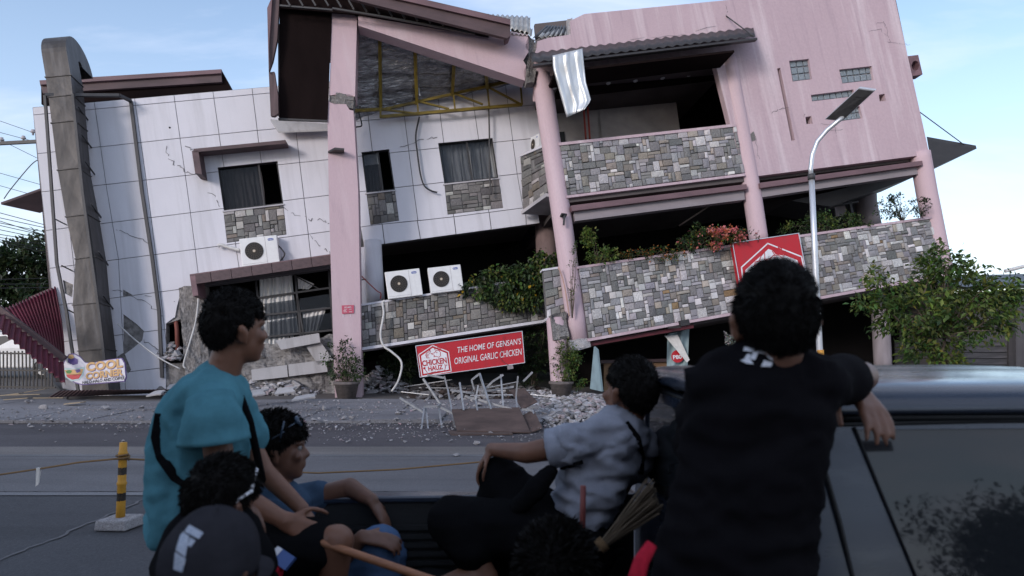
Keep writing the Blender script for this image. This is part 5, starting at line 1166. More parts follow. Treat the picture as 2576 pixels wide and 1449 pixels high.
# ================================================================== rubble
def chunk_mesh(seed, flat_=1.0):
    rnd = random.Random(seed); bm = bmesh.new()
    for _ in range(11): v = rdir(rnd) * rnd.uniform(0.7, 1.0); bm.verts.new((v.x, v.y * rnd.uniform(0.7, 1), v.z * flat_))
    r_ = bmesh.ops.convex_hull(bm, input=bm.verts); bmesh.ops.delete(bm, geom=[g for g in r_['geom_interior'] if isinstance(g, bmesh.types.BMVert)], context='VERTS')
    me = bpy.data.meshes.new('chunk'); bm.to_mesh(me); bm.free(); return me
CH = [chunk_mesh(100 + i, 0.6 if i % 2 else 0.35) for i in range(10)]
for i, me in enumerate(CH): me.materials.append(M['rubble_pink'] if i == 3 else M['rubble'])
rnd = random.Random(77)
def drop(u, v, s_, lab, grp, z=0.0):
    p = gp(u, v, z); o = bpy.data.objects.new('concrete_chunk', rnd.choice(CH)); COL.objects.link(o); o.location = p + Vector((0, 0, s_ * 0.25)); o.scale = (s_, s_, s_); o.rotation_euler = (rnd.uniform(-0.3, 0.3), rnd.uniform(-0.3, 0.3), rnd.uniform(0, 6)); tag(o, lab, 'rubble', grp)
LB = ('small pale concrete chunk scattered on the pavement slabs', 'chunks on the pavement slabs'); LC = ('small pale concrete chunk scattered on the dark strip before the pavement', 'chunks on the dark strip')
for i in range(95):
    u = rnd.uniform(30, 1500); u = u if rnd.random() < 0.5 else rnd.uniform(700, 1480); v = rnd.uniform(1008, 1063); drop(u, v, rnd.uniform(0.025, 0.10) * (1.3 if v < 1030 else 1), *LB, z=0.06)
for i in range(85):
    u = rnd.uniform(20, 1520); u = u if rnd.random() < 0.5 else rnd.uniform(650, 1480); v = 1067 + 52 * rnd.random() ** 1.6; drop(u, v, rnd.uniform(0.018, 0.07), *LC, z=0.0)
for k_, (u, v, s_, l_) in enumerate(((75, 1052, 0.10, 'flat white rubble piece farthest left on the dark strip'), (60, 1056, 0.07, 'grey rubble lump beside the flat white piece, far left'), (418, 1118, 0.06, 'pale rubble lump just left of the blue shirted person'), (1148, 1147, 0.055, 'white rubble lump alone on the light gutter strip'), (905, 1012, 0.09, 'pale rubble slab leaning near the concrete pot'))): drop(u, v, s_, l_, None)
def heap(name, label, spots, n, smin, smax, seed, hmax, cat='rubble heap', cols=None):
    rr = random.Random(seed); m_ = MB(); prot = [[tuple(v.co) for v in me.vertices] for me in CH]; pf = [[tuple(p.vertices) for p in me.polygons] for me in CH]
    cols = cols or [(0.33, 0.32, 0.325), (0.42, 0.41, 0.42), (0.25, 0.24, 0.24), (0.50, 0.49, 0.51), (0.20, 0.19, 0.185), (0.40, 0.34, 0.35)]
    for _ in range(n):
        c, rx, ry = rr.choices(spots, [s[1] * s[2] for s in spots])[0]; t = rr.random() ** 0.6; a = rr.uniform(0, 6.283)
        x, y = c.x + math.cos(a) * t * rx, c.y + math.sin(a) * t * ry; hz = hmax * (1 - t * t) * (0.6 + 0.6 * noise.noise(Vector((x * 1.3, y * 1.3, seed)))); s_ = rr.uniform(smin, smax) * (1 if rr.random() < 0.85 else 1.9)
        k = rr.randrange(len(prot)); q = Quaternion(rdir(rr), rr.uniform(0, 6)); q = Quaternion((0, 0, 1), rr.uniform(0, 6)) @ Quaternion(Vector((rr.uniform(-1, 1), rr.uniform(-1, 1), 0)).normalized(), rr.gauss(0, 0.45))
        o_ = Vector((x, y, max(0, rr.uniform(0.4, 1.0) * hz) + c.z)); m_.add([o_ + q @ (Vector(v) * s_) for v in prot[k]], pf[k], rr.choice(cols))
    o = m_.build(name, attr_mat('heap_' + str(seed), 0.95, 30, 0.8, 0.15, 0.5)); kind(o, 'stuff'); o['label'] = label; o['category'] = cat; return o
heap('rubble_heap', 'grey broken concrete heaped along the foot of the white wall', [(gp(480, 990), 1.8, 0.7), (gp(660, 990), 1.5, 0.7), (gp(780, 985), 1.0, 0.6), (gp(340, 985), 1.0, 0.5), (gp(960, 985), 0.9, 0.5)], 3400, 0.03, 0.15, 1, 0.75)
heap('rubble_heap', 'heap of broken concrete under the leaning round column', [(gp(1440, 1030), 1.0, 1.4), (gp(1480, 1010), 0.8, 1.0), (gp(1400, 1000), 1.0, 0.8), (gp(1440, 1065), 0.7, 0.5)], 2600, 0.025, 0.10, 2, 0.25)
heap('rubble_heap', 'broken blocks spilling from the hole beside the exposed pier', [(W(435, 880, -0.2), 0.25, 0.2), (W(432, 905, 0.0), 0.3, 0.25)], 160, 0.05, 0.12, 3, 0.35)
heap('gravel_scatter', 'fine concrete grit scattered over the pavement', [(Vector((-3.5, 13.5, 0.06)), 7.5, 2.4), (Vector((-1.0, 12.0, 0.0)), 6.0, 1.6), (Vector((0.5, 13.5, 0.06)), 2.5, 2.2)], 6000, 0.005, 0.024, 4, 0.0, 'gravel')
heap('debris_heap', 'dark broken boards and rods heaped at the ground floor entrance', [(gp(1100, 985), 2.0, 0.6), (gp(1250, 985), 1.5, 0.6), (gp(1180, 1000), 1.5, 0.7)], 900, 0.04, 0.14, 5, 0.30, 'debris', [(0.10, 0.09, 0.09), (0.17, 0.16, 0.16), (0.30, 0.29, 0.29), (0.06, 0.045, 0.04)])
# planks and pale boards at the foot of the fence
M['ply'] = simple('ply', (0.34, 0.27, 0.18), 0.8)
for k_, (u, v, w, l, a) in enumerate(((122, 1003, 0.7, 0.05, 0.1), (60, 996, 0.9, 0.06, -0.2), (40, 1008, 0.5, 0.05, 0.4), (188, 1020, 0.35, 0.22, 0.1), (20, 1000, 0.6, 0.2, 0.2), (90, 990, 0.5, 0.1, 0.6))):
    p = gp(u, v, 0.05); m_ = MB(); x = Vector((math.cos(a), math.sin(a) * 0.5, 0.03 * k_)).normalized(); m_.box(p + Vector((0, 0, 0.02 + 0.012 * k_)), x * w / 2, Vector((-x.y, x.x, 0)).normalized() * l / 2, Vector((0, 0, 0.008))); o = m_.build('wooden_plank', 'ply')
    tag(o, ('pale thin plank on the pavement below the fence', 'long pale plank at the far left below the fence', 'short plank nearest the road at the far left', 'pale yellow board lying alone right of the fence planks', 'wide pale board under the fence at the left edge', 'short plank resting nearest the fence bars')[k_], 'plank')
# fallen brown boards
def board(poly, y_, lab, th=0.02):
    P = [at(u, v, yy) for (u, v), yy in zip(poly, y_)]; n_ = (P[1] - P[0]).cross(P[3] - P[0]).normalized(); m_ = MB(); m_.prism(P, [p - n_ * th for p in P]); o = m_.build('brown_board', 'brown_panel'); tag(o, lab, 'board'); return o
M['brown_panel'] = simple('brown_panel', (0.085, 0.056, 0.048), 0.75, var=0.35, scale=4)
board([(1136, 1032), (1306, 1027), (1334, 1090), (1150, 1086)], (12.2, 12.3, 11.2, 11.25), 'largest fallen brown board propped in front of the aluminium frames')
board([(1310, 1050), (1343, 1032), (1365, 1078), (1334, 1090)], (12.1, 12.2, 11.4, 11.3), 'brown board piece at the right end of the largest fallen board')
board([(1283, 983), (1318, 978), (1352, 1012), (1314, 1031)], (13.4, 13.5, 13.0, 12.9), 'tilted brown board standing behind the largest fallen board')
board([(1128, 1086), (1286, 1088), (1290, 1094), (1136, 1096)], (11.3, 11.3, 11.05, 11.05), 'narrow brown strip along the near edge of the largest fallen board')
# bent aluminium frames
AF = empty('aluminium_frame', gp(1180, 1070), 'tangle of bent silver aluminium window frames in front of the entrance', 'window frame')
SK = [[(175, -40), (305, 150), (285, 172)], [(185, 170), (290, 168), (440, 240)], [(185, 172), (160, 360)], [(195, 180), (215, 370)], [(290, 170), (325, 390)], [(135, 370), (330, 395)], [(335, -60), (360, 40), (415, 340)], [(450, -10), (480, 200)], [(590, 10), (570, 120), (585, 205)], [(600, -80), (690, 205)], [(760, -70), (780, 195)], [(890, -60), (875, 100), (885, 190)], [(440, 262), (490, 300), (495, 355)],
      [(205, -70), (340, -45)], [(600, -78), (540, -30), (560, 40)], [(780, -70), (700, -20), (620, 60)], [(490, 90), (880, 200)], [(0, 105), (180, 215)], [(380, 45), (560, 70)], [(620, 60), (860, 20)], [(930, -20), (1000, -90)], [(920, 190), (1000, 200), (1030, 290)], [(760, 380), (1120, 390)], [(950, 195), (960, 265)]]
for i, s_ in enumerate(SK):
    m_ = MB(); yb = 12.4 + 0.06 * (i % 7); P = []
    for j, p in enumerate(s_):
        u, v = c7(*p); yy = yb - 0.9 * max(0, (v - 1000) / 100.0); P.append(at(u, v, max(yy, 11.0)))
    for a, b in zip(P, P[1:]): m_.bar(a, b, 0.028, 0.036)
    m_.build('frame_bar', 'alu_dull', AF)
for k_ in range(14):
    u = rnd.uniform(1010, 1320); v = rnd.uniform(972, 1000); p = gp(u, v, 0.15); a = rnd.uniform(-0.5, 0.5); L_ = rnd.uniform(0.5, 1.4); m_ = MB(); d_ = Vector((math.cos(a), math.sin(a), rnd.uniform(-0.12, 0.18))); m_.bar(p, p + d_ * L_, 0.05, 0.02); o = m_.build('metal_strip', 'alu' if k_ % 3 else 'frame'); tag(o, 'thin metal strip lying in the debris at the entrance', 'metal strip', 'metal strips at the entrance')
# ground floor: banner, counter
bn = empty('hanging_banner', RP(1705, 965, -0.5), 'torn pale blue drinks banner hanging in the dark ground floor', 'banner')
M['banner'] = dirty('banner', (0.24, 0.32, 0.34), 0.6, 0.7); M['banner_yellow'] = flat('banner_yellow', (0.60, 0.42, 0.06), 0.6)
vs_ = []; q = [(1679, 840), (1734, 828), (1728, 968), (1676, 968)]; nx, ny = 12, 20
for j in range(ny + 1):
    for i in range(nx + 1): vs_.append(RP(*uv4(q, i / nx, j / ny), -0.5 + 0.05 * math.sin(i * 0.9 + j * 0.35)))
mesh('banner_sheet', vs_, [(j * (nx + 1) + i, j * (nx + 1) + i + 1, (j + 1) * (nx + 1) + i + 1, (j + 1) * (nx + 1) + i) for j in range(ny) for i in range(nx)], 'banner', bn, True)
fillpoly('price_disc', circ(1290, 1240, 48, 20, c3), RP, -0.42, 'red_sign', bn); px_text('banner_lettering', 'P80', c3(1288, 1245), 22, 10, RP, -0.41, (0, 0), (1, 0), 'white_sign', bn, 0, 0.03)
fillpoly('painted_lemon', circ(1270, 1420, 45, 16, c3), RP, -0.42, 'banner_yellow', bn); fillpoly('painted_glass', [c3(1262, 1335), c3(1335, 1335), c3(1325, 1420), c3(1275, 1420)], RP, -0.415, 'banner_yellow', bn)
m_ = MB(); P = [RP(1672, 845, -0.4), RP(1705, 842, -0.38), RP(1735, 905, -0.35), RP(1728, 912, -0.33)]; m_.add(P, [(0, 1, 2, 3)]); m_.build('torn_flap', 'curtain_white', bn)
ct = empty('service_counter', RP(1610, 975, -1.6), 'brown wooden counter in the dark ground floor', 'counter')
plate('counter_front', [(1520, 912), (1690, 908), (1690, 990), (1520, 990)], RP, -1.6, -1.66, simple('woodgrain', (0.20, 0.115, 0.06), 0.7), ct); plate('counter_top', [(1512, 906), (1698, 902), (1698, 910), (1512, 914)], RP, -1.5, -2.1, 'brown', ct)
m_ = MB(); q = [RP(1494, 872, 0.1), RP(1502, 880, 0.1), RP(1514, 985, 0.25), RP(1484, 978, 0.25)]; m_.prism(q, [p - Nv * 0.03 + EXv * 0.05 for p in q]); o = m_.build('torn_tarpaulin', 'banner'); tag(o, 'torn pale tarpaulin hanging at the foot of the leaning round column', 'tarpaulin')
# lamps under the lower parapet
m_ = MB(); m_.bar(RP(1682, 824, 0.1), RP(1712, 822, 0.5), 0.05); m_.box(RP(1721, 812, 0.5), EXv * 0.12, Nv * 0.06, EZv * 0.07); o = m_.build('flood_lamp', 'frame'); tag(o, 'black flood lamp on an arm under the stone parapet', 'lamp')
# roller shutter and column bottom right, neighbour shack
sh = empty('roller_shutter', RP(2290, 960, -1.8), 'grey ribbed roller shutter in the ground floor behind the tree', 'shutter')
for j in range(11): plate('shutter_slat', [(2252, 858 + j * 8), (2335, 853 + j * 8), (2335, 860 + j * 8), (2252, 865 + j * 8)], RP, -1.75, -1.79, 'steel', sh)
N = empty('neighbour_shack', (13.5, 19, 0), 'dark neighbouring shack with low roof at the right edge', 'shack')
M['shack'] = simple('shack', (0.07, 0.065, 0.068), 0.85, var=0.4, scale=2)
m_ = MB(); m_.box((15.5, 20.0, 1.35), (3.3, 0, 0), (0, 1.5, 0), (0, 0, 1.35)); m_.build('wall', 'shack', N)
m_ = MB(); m_.prism([Vector((11.9, 17.9, 2.75)), Vector((19, 17.9, 2.95)), Vector((19, 22, 3.5)), Vector((11.9, 22, 3.3))], [Vector((11.9, 17.9, 2.83)), Vector((19, 17.9, 3.03)), Vector((19, 22, 3.58)), Vector((11.9, 22, 3.38))]); m_.build('roof', 'frame', N)
m_ = MB(); m_.box((13.62, 18.3, 1.4), (0.22, 0, 0), (0, 0.15, 0), (0, 0, 1.4)); m_.build('gate_post', 'shack', N)
for j in range(8): m_ = MB(); m_.box((12.75 + 0.0, 18.42, 0.16 + j * 0.17), (0.6, 0, 0), (0, 0.012, 0), (0, 0, 0.075)); m_.build('gate_slat', 'shack', N)
m_ = MB(); m_.tube([at(2528, 682, 17), at(2600, 664, 17)], 0.045, 8); o = m_.build('roof_pipe', 'pipe_white'); parent(o, N)
m_ = MB(); pa = gp(2150, 950, 0)
tp = heap('tarp_pile', 'dark pile of wrapped debris at the foot of the street lamp', [(Vector((7.4, 15.0, 0.0)), 0.9, 0.5), (Vector((8.6, 15.3, 0)), 0.7, 0.4)], 160, 0.10, 0.24, 6, 0.75, 'debris', [(0.09, 0.09, 0.10), (0.14, 0.14, 0.155), (0.06, 0.055, 0.055)])
# ---- power line arm and wires at the left
up = empty('utility_pole', (-17.5, 22, 0), 'utility pole crossarm with insulators left of the building', 'utility pole')
m_ = MB(); m_.tube([(-17.5, 22, 0), (-17.5, 22, 8.6)], [0.16, 0.12], 12); m_.build('pole', 'grey_beam', up, True)
m_ = MB(); m_.bar(at(-60, 364, 21.9), at(93, 356, 21.9), 0.10); m_.build('crossarm', 'steel', up)
for u, v in ((4, 356), (59, 352), (83, 336)): m_ = MB(); p = at(u, v, 21.9); m_.tube([p + Vector((0, 0, z)) for z in (-0.05, 0.02, 0.03, 0.08, 0.09, 0.13)], [0.03, 0.03, 0.075, 0.075, 0.05, 0.05], 10); m_.build('insulator', 'slab', up, True)
WL = [((0, 302), (85, 333)), ((0, 331), (75, 352)), ((0, 349), (100, 400)), ((0, 433), (104, 464)), ((0, 465), (60, 483)), ((-10, 530), (140, 572)), ((-10, 543), (140, 578)), ((-10, 556), (140, 588)), ((-10, 562), (140, 598)), ((-10, 573), (140, 606)), ((-10, 585), (140, 612)), ((-10, 593), (140, 618)), ((-10, 598), (140, 634)), ((-10, 604), (140, 640)), ((-10, 550), (140, 600)), ((-10, 700), (150, 698)), ((-10, 712), (150, 713)), ((-10, 722), (150, 722))]
for k_, (a, b) in enumerate(WL):
    a2 = at(a[0] - 300 * (1), a[1] - (b[1] - a[1]) * 300 / (b[0] - a[0]), 23.5); b2 = at(b[0] + 60, b[1] + (b[1] - a[1]) * 60 / (b[0] - a[0]), 27.5 if k_ > 4 else 27.0)
    m_ = MB(); m_.tube([a2, a2.lerp(b2, 0.5) + Vector((0, 0, -0.05)), b2], 0.014 if k_ > 4 else 0.010, 5); o = m_.build('power_line', 'cable'); tag(o, 'thin power line crossing the sky left of the building', 'power line', 'power lines at the left')
# ---- white car parked beyond the fence
def car(name, loc, label, m):
    c = empty(name, loc, label, 'car'); x0 = Vector(loc)
    prof = [(-2.2, 0.35), (-2.25, 0.75), (-2.1, 0.98), (-1.2, 1.08), (-0.6, 1.62), (1.3, 1.68), (1.95, 1.15), (2.2, 1.0), (2.2, 0.4)]
    m_ = MB(); w = 0.86; fr_ = [x0 + Vector((x, -w + (0.12 if z > 1.2 else 0), z)) for x, z in prof]; bk_ = [x0 + Vector((x, w - (0.12 if z > 1.2 else 0), z)) for x, z in prof]; m_.prism(fr_, bk_); o = m_.build('body', m, c); bevel(o, 0.06, 3)
    for pr in ([(-1.02, 1.12), (-0.55, 1.54), (0.2, 1.57), (0.2, 1.12)], [(0.28, 1.12), (0.28, 1.57), (1.2, 1.6), (1.6, 1.15)]):
        m_ = MB(); m_.prism([x0 + Vector((x, -w - 0.005 + (0.11 if z > 1.3 else 0.0), z)) for x, z in pr], [x0 + Vector((x, -w + 0.10, z)) for x, z in pr]); m_.build('window', 'black', c)
    for x in (-1.35, 1.35):
        m_ = MB(); m_.tube([x0 + Vector((x, -w - 0.02, 0.34)), x0 + Vector((x, -w + 0.2, 0.34))], 0.34, 24); wh = m_.build('wheel', 'black', c); m_ = MB(); m_.tube([x0 + Vector((x, -w - 0.03, 0.34)), x0 + Vector((x, -w, 0.34))], 0.2, 16); m_.build('rim', 'alu', wh)
    return c
car('parked_car', (-17.6, 24.5, 0), 'white car parked beyond the fence at the left edge', 'ac_white')

# panel pieces broken off the wall
rnd = random.Random(5)
for k_, (u, v, w, h, a, tl, lab) in enumerate(((352, 945, 0.75, 0.5, 0.1, 1.2, 'white wall panel piece standing against the foot of the white wall'), (452, 958, 0.5, 0.35, 0.5, 0.5, 'white panel piece lying on the rubble right of the exposed pier'), (470, 972, 0.4, 0.25, -0.3, 0.3, 'small white panel piece low on the rubble by the teal shirt'), (640, 975, 0.6, 0.4, 0.2, 0.25, 'white panel piece lying flat on the rubble behind the teal shirt'), (720, 968, 0.5, 0.3, -0.2, 0.4, 'grey white panel piece on the rubble left of the potted shrub'), (770, 985, 0.45, 0.3, 0.4, 0.2, 'white panel piece nearest the concrete pot'), (395, 975, 0.45, 0.3, -0.5, 0.3, 'white panel piece on the ground below the steel conduit'), (540, 982, 0.5, 0.3, 0.3, 0.2, 'white panel piece behind the shoulder of the teal shirt'))):
    p = gp(u, v + 12, 0.35); x = Vector((math.cos(a), math.sin(a), 0.1)); z_ = Vector((-0.1 * x.y, math.cos(tl), math.sin(tl))); n_ = x.cross(z_).normalized(); m_ = MB(); pr = [(-1, -1), (0.3, -0.8), (1, -0.9), (0.7, 0.2), (0.9, 0.8), (-0.1, 1), (-0.9, 0.5)]
    f = [p + x * w / 2 * (s_ + rnd.uniform(-0.15, 0.15)) + z_ * h / 2 * (t_ + rnd.uniform(-0.15, 0.15)) for s_, t_ in pr]; m_.prism(f, [q - n_ * 0.03 for q in f]); o = m_.build('broken_panel', 'dusty_panel'); tag(o, lab, 'rubble')
# ================================================================== pickup truck
from mathutils.bvhtree import BVHTree
def carpaint(name, c, rough=0.22):
    s = NT(name); f = s.noise(3, 5); s.col(s.ramp(f, [(0.3, [x * 0.85 for x in c]), (0.7, [x * 1.1 for x in c])])).set(0.35, 0.2, 0.5); s.b.inputs['Coat Weight'].default_value = 0.5; s.b.inputs['Coat Roughness'].default_value = 0.12
    d_ = s.noise(8, 6); s.l(s.ramp(d_, [(0.35, rough), (0.7, rough + 0.2)]), s.b.inputs['Roughness']); return s.m
M['paint'] = carpaint('paint', (0.026, 0.034, 0.054)); M['bedliner'] = simple('bedliner', (0.010, 0.0105, 0.012), 0.7, var=0.3); M['rubber'] = flat('rubber', (0.010, 0.010, 0.011), 0.6)
M['tint'] = glass_mat('tint', (0.10, 0.11, 0.13), 0.03, 0.15); M['tint'].node_tree.nodes['Principled BSDF'].inputs['Specular IOR Level'].default_value = 0.6; M['tint'].node_tree.nodes['Principled BSDF'].inputs['IOR'].default_value = 1.5
YN, YF, XR, XB, ZR, ZB = 1.74, 3.06, 0.62, -1.0, 1.525, 0.985
T = empty('pickup_truck', (0.8, 2.4, 0), 'dark blue grey pickup truck with people sitting in its open bed', 'pickup truck')
def profy(z):                                       # tumblehome of the cab sides
    return 0.0 if z < 1.0 else 0.10 * (z - 1.0) / 0.47
# roof: crowned skin with rolled edges
nx, ny = 22, 18; V = []; x0r, x1r = XR - 0.01, 2.05
for i in range(nx + 1):
    for j in range(ny + 1):
        x = lerp(x0r, x1r, i / nx); t = j / ny; y = lerp(YN + 0.075, YF - 0.075, t)
        e = min(1, (0.5 - abs(t - 0.5)) / 0.10); ex_ = min(1, (0.5 - abs(i / nx - 0.5)) / 0.08)
        z = ZR - 0.055 * (1 - math.sqrt(max(0, 1 - (1 - e) ** 2))) - 0.05 * (1 - math.sqrt(max(0, 1 - (1 - ex_) ** 2))) + 0.018 * math.sin(t * math.pi)
        rib = 0.006 * max(0, math.cos((t - 0.5) * 2 * math.pi * 4)) ** 6 * (1 if 0.1 < t < 0.9 else 0); V.append((x, y, z - rib))
o = mesh('roof', V, [(i * (ny + 1) + j, (i + 1) * (ny + 1) + j, (i + 1) * (ny + 1) + j + 1, i * (ny + 1) + j + 1) for i in range(nx) for j in range(ny)], 'paint', T, True); o.modifiers.new('s', 'SOLIDIFY').thickness = -0.02
m_ = MB()
for yy in (YN + 0.088, YF - 0.088): m_.tube([Vector((XR, yy, ZR - 0.062)), Vector((2.1, yy, ZR - 0.062))], 0.011, 8)
m_.tube([Vector((XR + 0.01, YN + 0.03, ZR - 0.062)), Vector((XR + 0.0, YF - 0.03, ZR - 0.062))], 0.008, 8); g_ = m_.build('drip_rail', 'rubber', T, True); kind(g_, 'part') if False else None
def sidepanel(y, sgn, polys, m, name, par=T, th=0.03):
    mb_ = MB()
    for p in polys:
        f = [Vector((x, y + sgn * profy(z), z)) for x, z in p]; mb_.prism(f, [q + Vector((0, sgn * th, 0)) for q in f])
    return mb_.build(name, m, par)
EPS = 1e-5
for y, sg_ in ((YN, 1), (YF, -1)):
    fr = sidepanel(y, sg_, psub([[(0.62, 1.47), (2.0, 1.47), (2.42, 1.0), (2.42, 0.98), (0.62, 0.98)]], [(0.935, 1.43), (1.93, 1.43), (2.22, 1.04), (1.06, 1.04)]), 'paint', 'cab_side'); 
    d = sidepanel(y, sg_, [[(0.62, 0.975), (2.42, 0.975), (2.42, 0.42), (0.62, 0.42)]], 'paint', 'door')
    m2 = MB(); m2.box((1.0, y - sg_ * 0.02, 0.88), (0.08, 0, 0), (0, 0.018, 0), (0, 0, 0.016)); m2.build('handle', 'rubber', d)
    wd = sidepanel(y + sg_ * 0.012, sg_, [[(0.93, 1.435), (1.93, 1.435), (2.22, 1.035), (1.055, 1.035)]], 'tint', 'side_window', th=0.006)
    m2 = MB(); P = [Vector((x, y - sg_ * 0.006 + sg_ * profy(z), z)) for x, z in ((0.93, 0.5), (0.90, 0.95), (0.86, 1.2), (0.825, 1.38), (0.84, 1.425), (0.88, 1.445), (1.3, 1.452), (1.95, 1.452))]; m2.tube(P, 0.0065, 8); m2.build('weatherstrip', 'rubber', T, True)
for y, sg_ in ((YN, 1), (YF, -1)):
    m2 = MB(); m2.tube([Vector((x, y - sg_ * 0.004 + sg_ * profy(z), z)) for x, z in ((0.93, 1.437), (1.058, 1.033), (2.22, 1.033))], 0.0045, 8); m2.build('window_trim', 'rubber', T, True)
# rear wall of the cab with window
m2 = MB()
for p in psub([[(1.76, 1.47), (3.04, 1.47), (3.04, 0.5), (1.76, 0.5)]], [(1.95, 1.42), (2.86, 1.42), (2.92, 1.05), (1.88, 1.05)]):
    m2.prism([Vector((XR, y, z)) for y, z in p], [Vector((XR + 0.03, y, z)) for y, z in p])
m2.build('cab_rear_wall', 'paint', T)
m2 = MB(); p = [(1.955, 1.415), (2.855, 1.415), (2.915, 1.055), (1.885, 1.055)]; m2.prism([Vector((XR + 0.01, y, z)) for y, z in p], [Vector((XR + 0.016, y, z)) for y, z in p]); m2.build('rear_window', 'tint', T)
# cab inside: floor, seats, dashboard; windscreen, bonnet, grille
m2 = MB(); m2.box((1.6, 2.4, 0.5), (0.95, 0, 0), (0, 0.62, 0), (0, 0, 0.04)); m2.build('cab_floor', 'rubber', T)
for yy in (2.08, 2.72):
    m2 = MB(); m2.box((1.12, yy, 0.95), (0.09, 0, 0.02), (0, 0.24, 0), (-0.05, 0, 0.32)); m2.box((1.35, yy, 0.68), (0.25, 0, 0), (0, 0.24, 0), (0, 0, 0.08)); m2.box((1.06, yy, 1.32), (0.05, 0, 0), (0, 0.13, 0), (0, 0, 0.08)); s_ = m2.build('seat', 'bedliner', T); bevel(s_, 0.03)
m2 = MB(); m2.prism([Vector((2.05, 1.82, 1.47)), Vector((2.05, 2.98, 1.47)), Vector((2.45, 3.0, 1.0)), Vector((2.45, 1.8, 1.0))], [Vector((2.06, 1.82, 1.475)), Vector((2.06, 2.98, 1.475)), Vector((2.46, 3.0, 1.005)), Vector((2.46, 1.8, 1.005))]); m2.build('windscreen', 'tint', T)
m2 = MB(); m2.box((3.05, 2.4, 0.72), (0.62, 0, 0), (0, 0.66, 0), (0, 0, 0.27)); o = m2.build('bonnet', 'paint', T); bevel(o, 0.06, 3)
for yy in (1.95, 2.85): m2 = MB(); m2.box((3.68, yy, 0.78), (0.02, 0, 0), (0, 0.13, 0), (0, 0, 0.07)); m2.build('headlight', 'alu', T)
for x in (-0.3, 3.0):
    for yy, sg_ in ((YN - 0.02, 1), (YF + 0.02, -1)):
        m2 = MB(); m2.tube([Vector((x, yy, 0.34)), Vector((x, yy + sg_ * 0.2, 0.34))], 0.34, 28); w_ = m2.build('wheel', 'rubber', T); m2 = MB(); m2.tube([Vector((x, yy - sg_ * 0.012, 0.34)), Vector((x, yy + sg_ * 0.02, 0.34))], 0.2, 20); m2.build('rim', 'alu', w_)
# bed
m2 = MB(); m2.box((-0.2, 2.4, 0.60), (0.80, 0, 0), (0, 0.64, 0), (0, 0, 0.03)); m2.build('bed_floor', 'bedliner', T)
for y, sg_ in ((YN, 1), (YF, -1)):
    m2 = MB(); m2.box((-0.2, y + sg_ * 0.035, 0.70), (0.80, 0, 0), (0, 0.03, 0), (0, 0, 0.26)); m2.build('bed_side', 'bedliner', T)
    m2 = MB(); m2.box((-0.2, y + sg_ * 0.035, ZB - 0.012), (0.81, 0, 0), (0, 0.045, 0), (0, 0, 0.014)); o = m2.build('bed_rail', 'paint', T); bevel(o, 0.008)
    for k in range(5): m2 = MB(); m2.box((-0.2, y + sg_ * 0.075, 0.70 + k * 0.038), (0.75, 0, 0), (0, 0.008, 0), (0, 0, 0.010)); m2.build('bed_rib', 'bedliner', T)
m2 = MB(); m2.box((XB + 0.0, 2.4, 0.78), (0.03, 0, 0), (0, 0.64, 0), (0, 0, 0.19)); m2.build('tailgate', 'paint', T)
T.rotation_euler = (0, 0, 0)
_pv = Vector((XR, YN, 0)); _m = Matrix.Translation(_pv) @ Matrix.Rotation(R(3), 4, 'Z') @ Matrix.Translation(-_pv) @ Matrix.Translation(T.location); T.matrix_world = _m
# ================================================================== people
def skin_mat(name, c):
    s = NT(name); f = s.noise(9, 6); s.col(s.ramp(f, [(0.3, [x * 0.82 for x in c]), (0.7, [x * 1.12 for x in c])])).set(0.5, 0, 0.4)
    s.b.inputs['Subsurface Weight'].default_value = 0.06; s.b.inputs['Subsurface Radius'].default_value = (0.02, 0.008, 0.004); s.bump(s.noise(180, 3), 0.12, 0.002); return s.m
M['skin'] = skin_mat('skin', (0.185, 0.085, 0.052)); M['skin_dark'] = skin_mat('skin_dark', (0.14, 0.066, 0.042))
def cloth(name, c, var=0.15, b=0.25):
    s = NT(name); f = s.noise(4, 6); w = s.noise(260, 2); s.col(s.mix(0.25, s.ramp(f, [(0.3, [x * (1 - var) for x in c]), (0.7, [x * (1 + var) for x in c])]), s.ramp(w, [(0.35, 0.4), (0.65, 1.3)]), 'MULTIPLY')).set(1.0, 0, 0.03)
    s.b.inputs['Sheen Weight'].default_value = 0.0; s.bump(w, b, 0.002); return s.m
M['teal'] = cloth('teal', (0.075, 0.205, 0.25)); M['grey_tee'] = cloth('grey_tee', (0.27, 0.28, 0.325)); M['black_tee'] = cloth('black_tee', (0.0085, 0.0078, 0.0092)); M['char_tee'] = cloth('char_tee', (0.030, 0.029, 0.034)); M['blue_tee'] = cloth('blue_tee', (0.045, 0.075, 0.12)); M['black_cloth'] = cloth('black_cloth', (0.007, 0.007, 0.008)); M['denim'] = cloth('denim', (0.07, 0.12, 0.22)); M['red_cloth'] = cloth('red_cloth', (0.42, 0.02, 0.04))
def hair_mat():
    s = NT('hair'); s.col((0.006, 0.005, 0.0045)).set(0.6, 0, 0.10); return s.m
M['hair'] = hair_mat()
def ico(bm, M4, sub=2):
    bmesh.ops.create_icosphere(bm, subdivisions=sub, radius=1.0, matrix=M4)
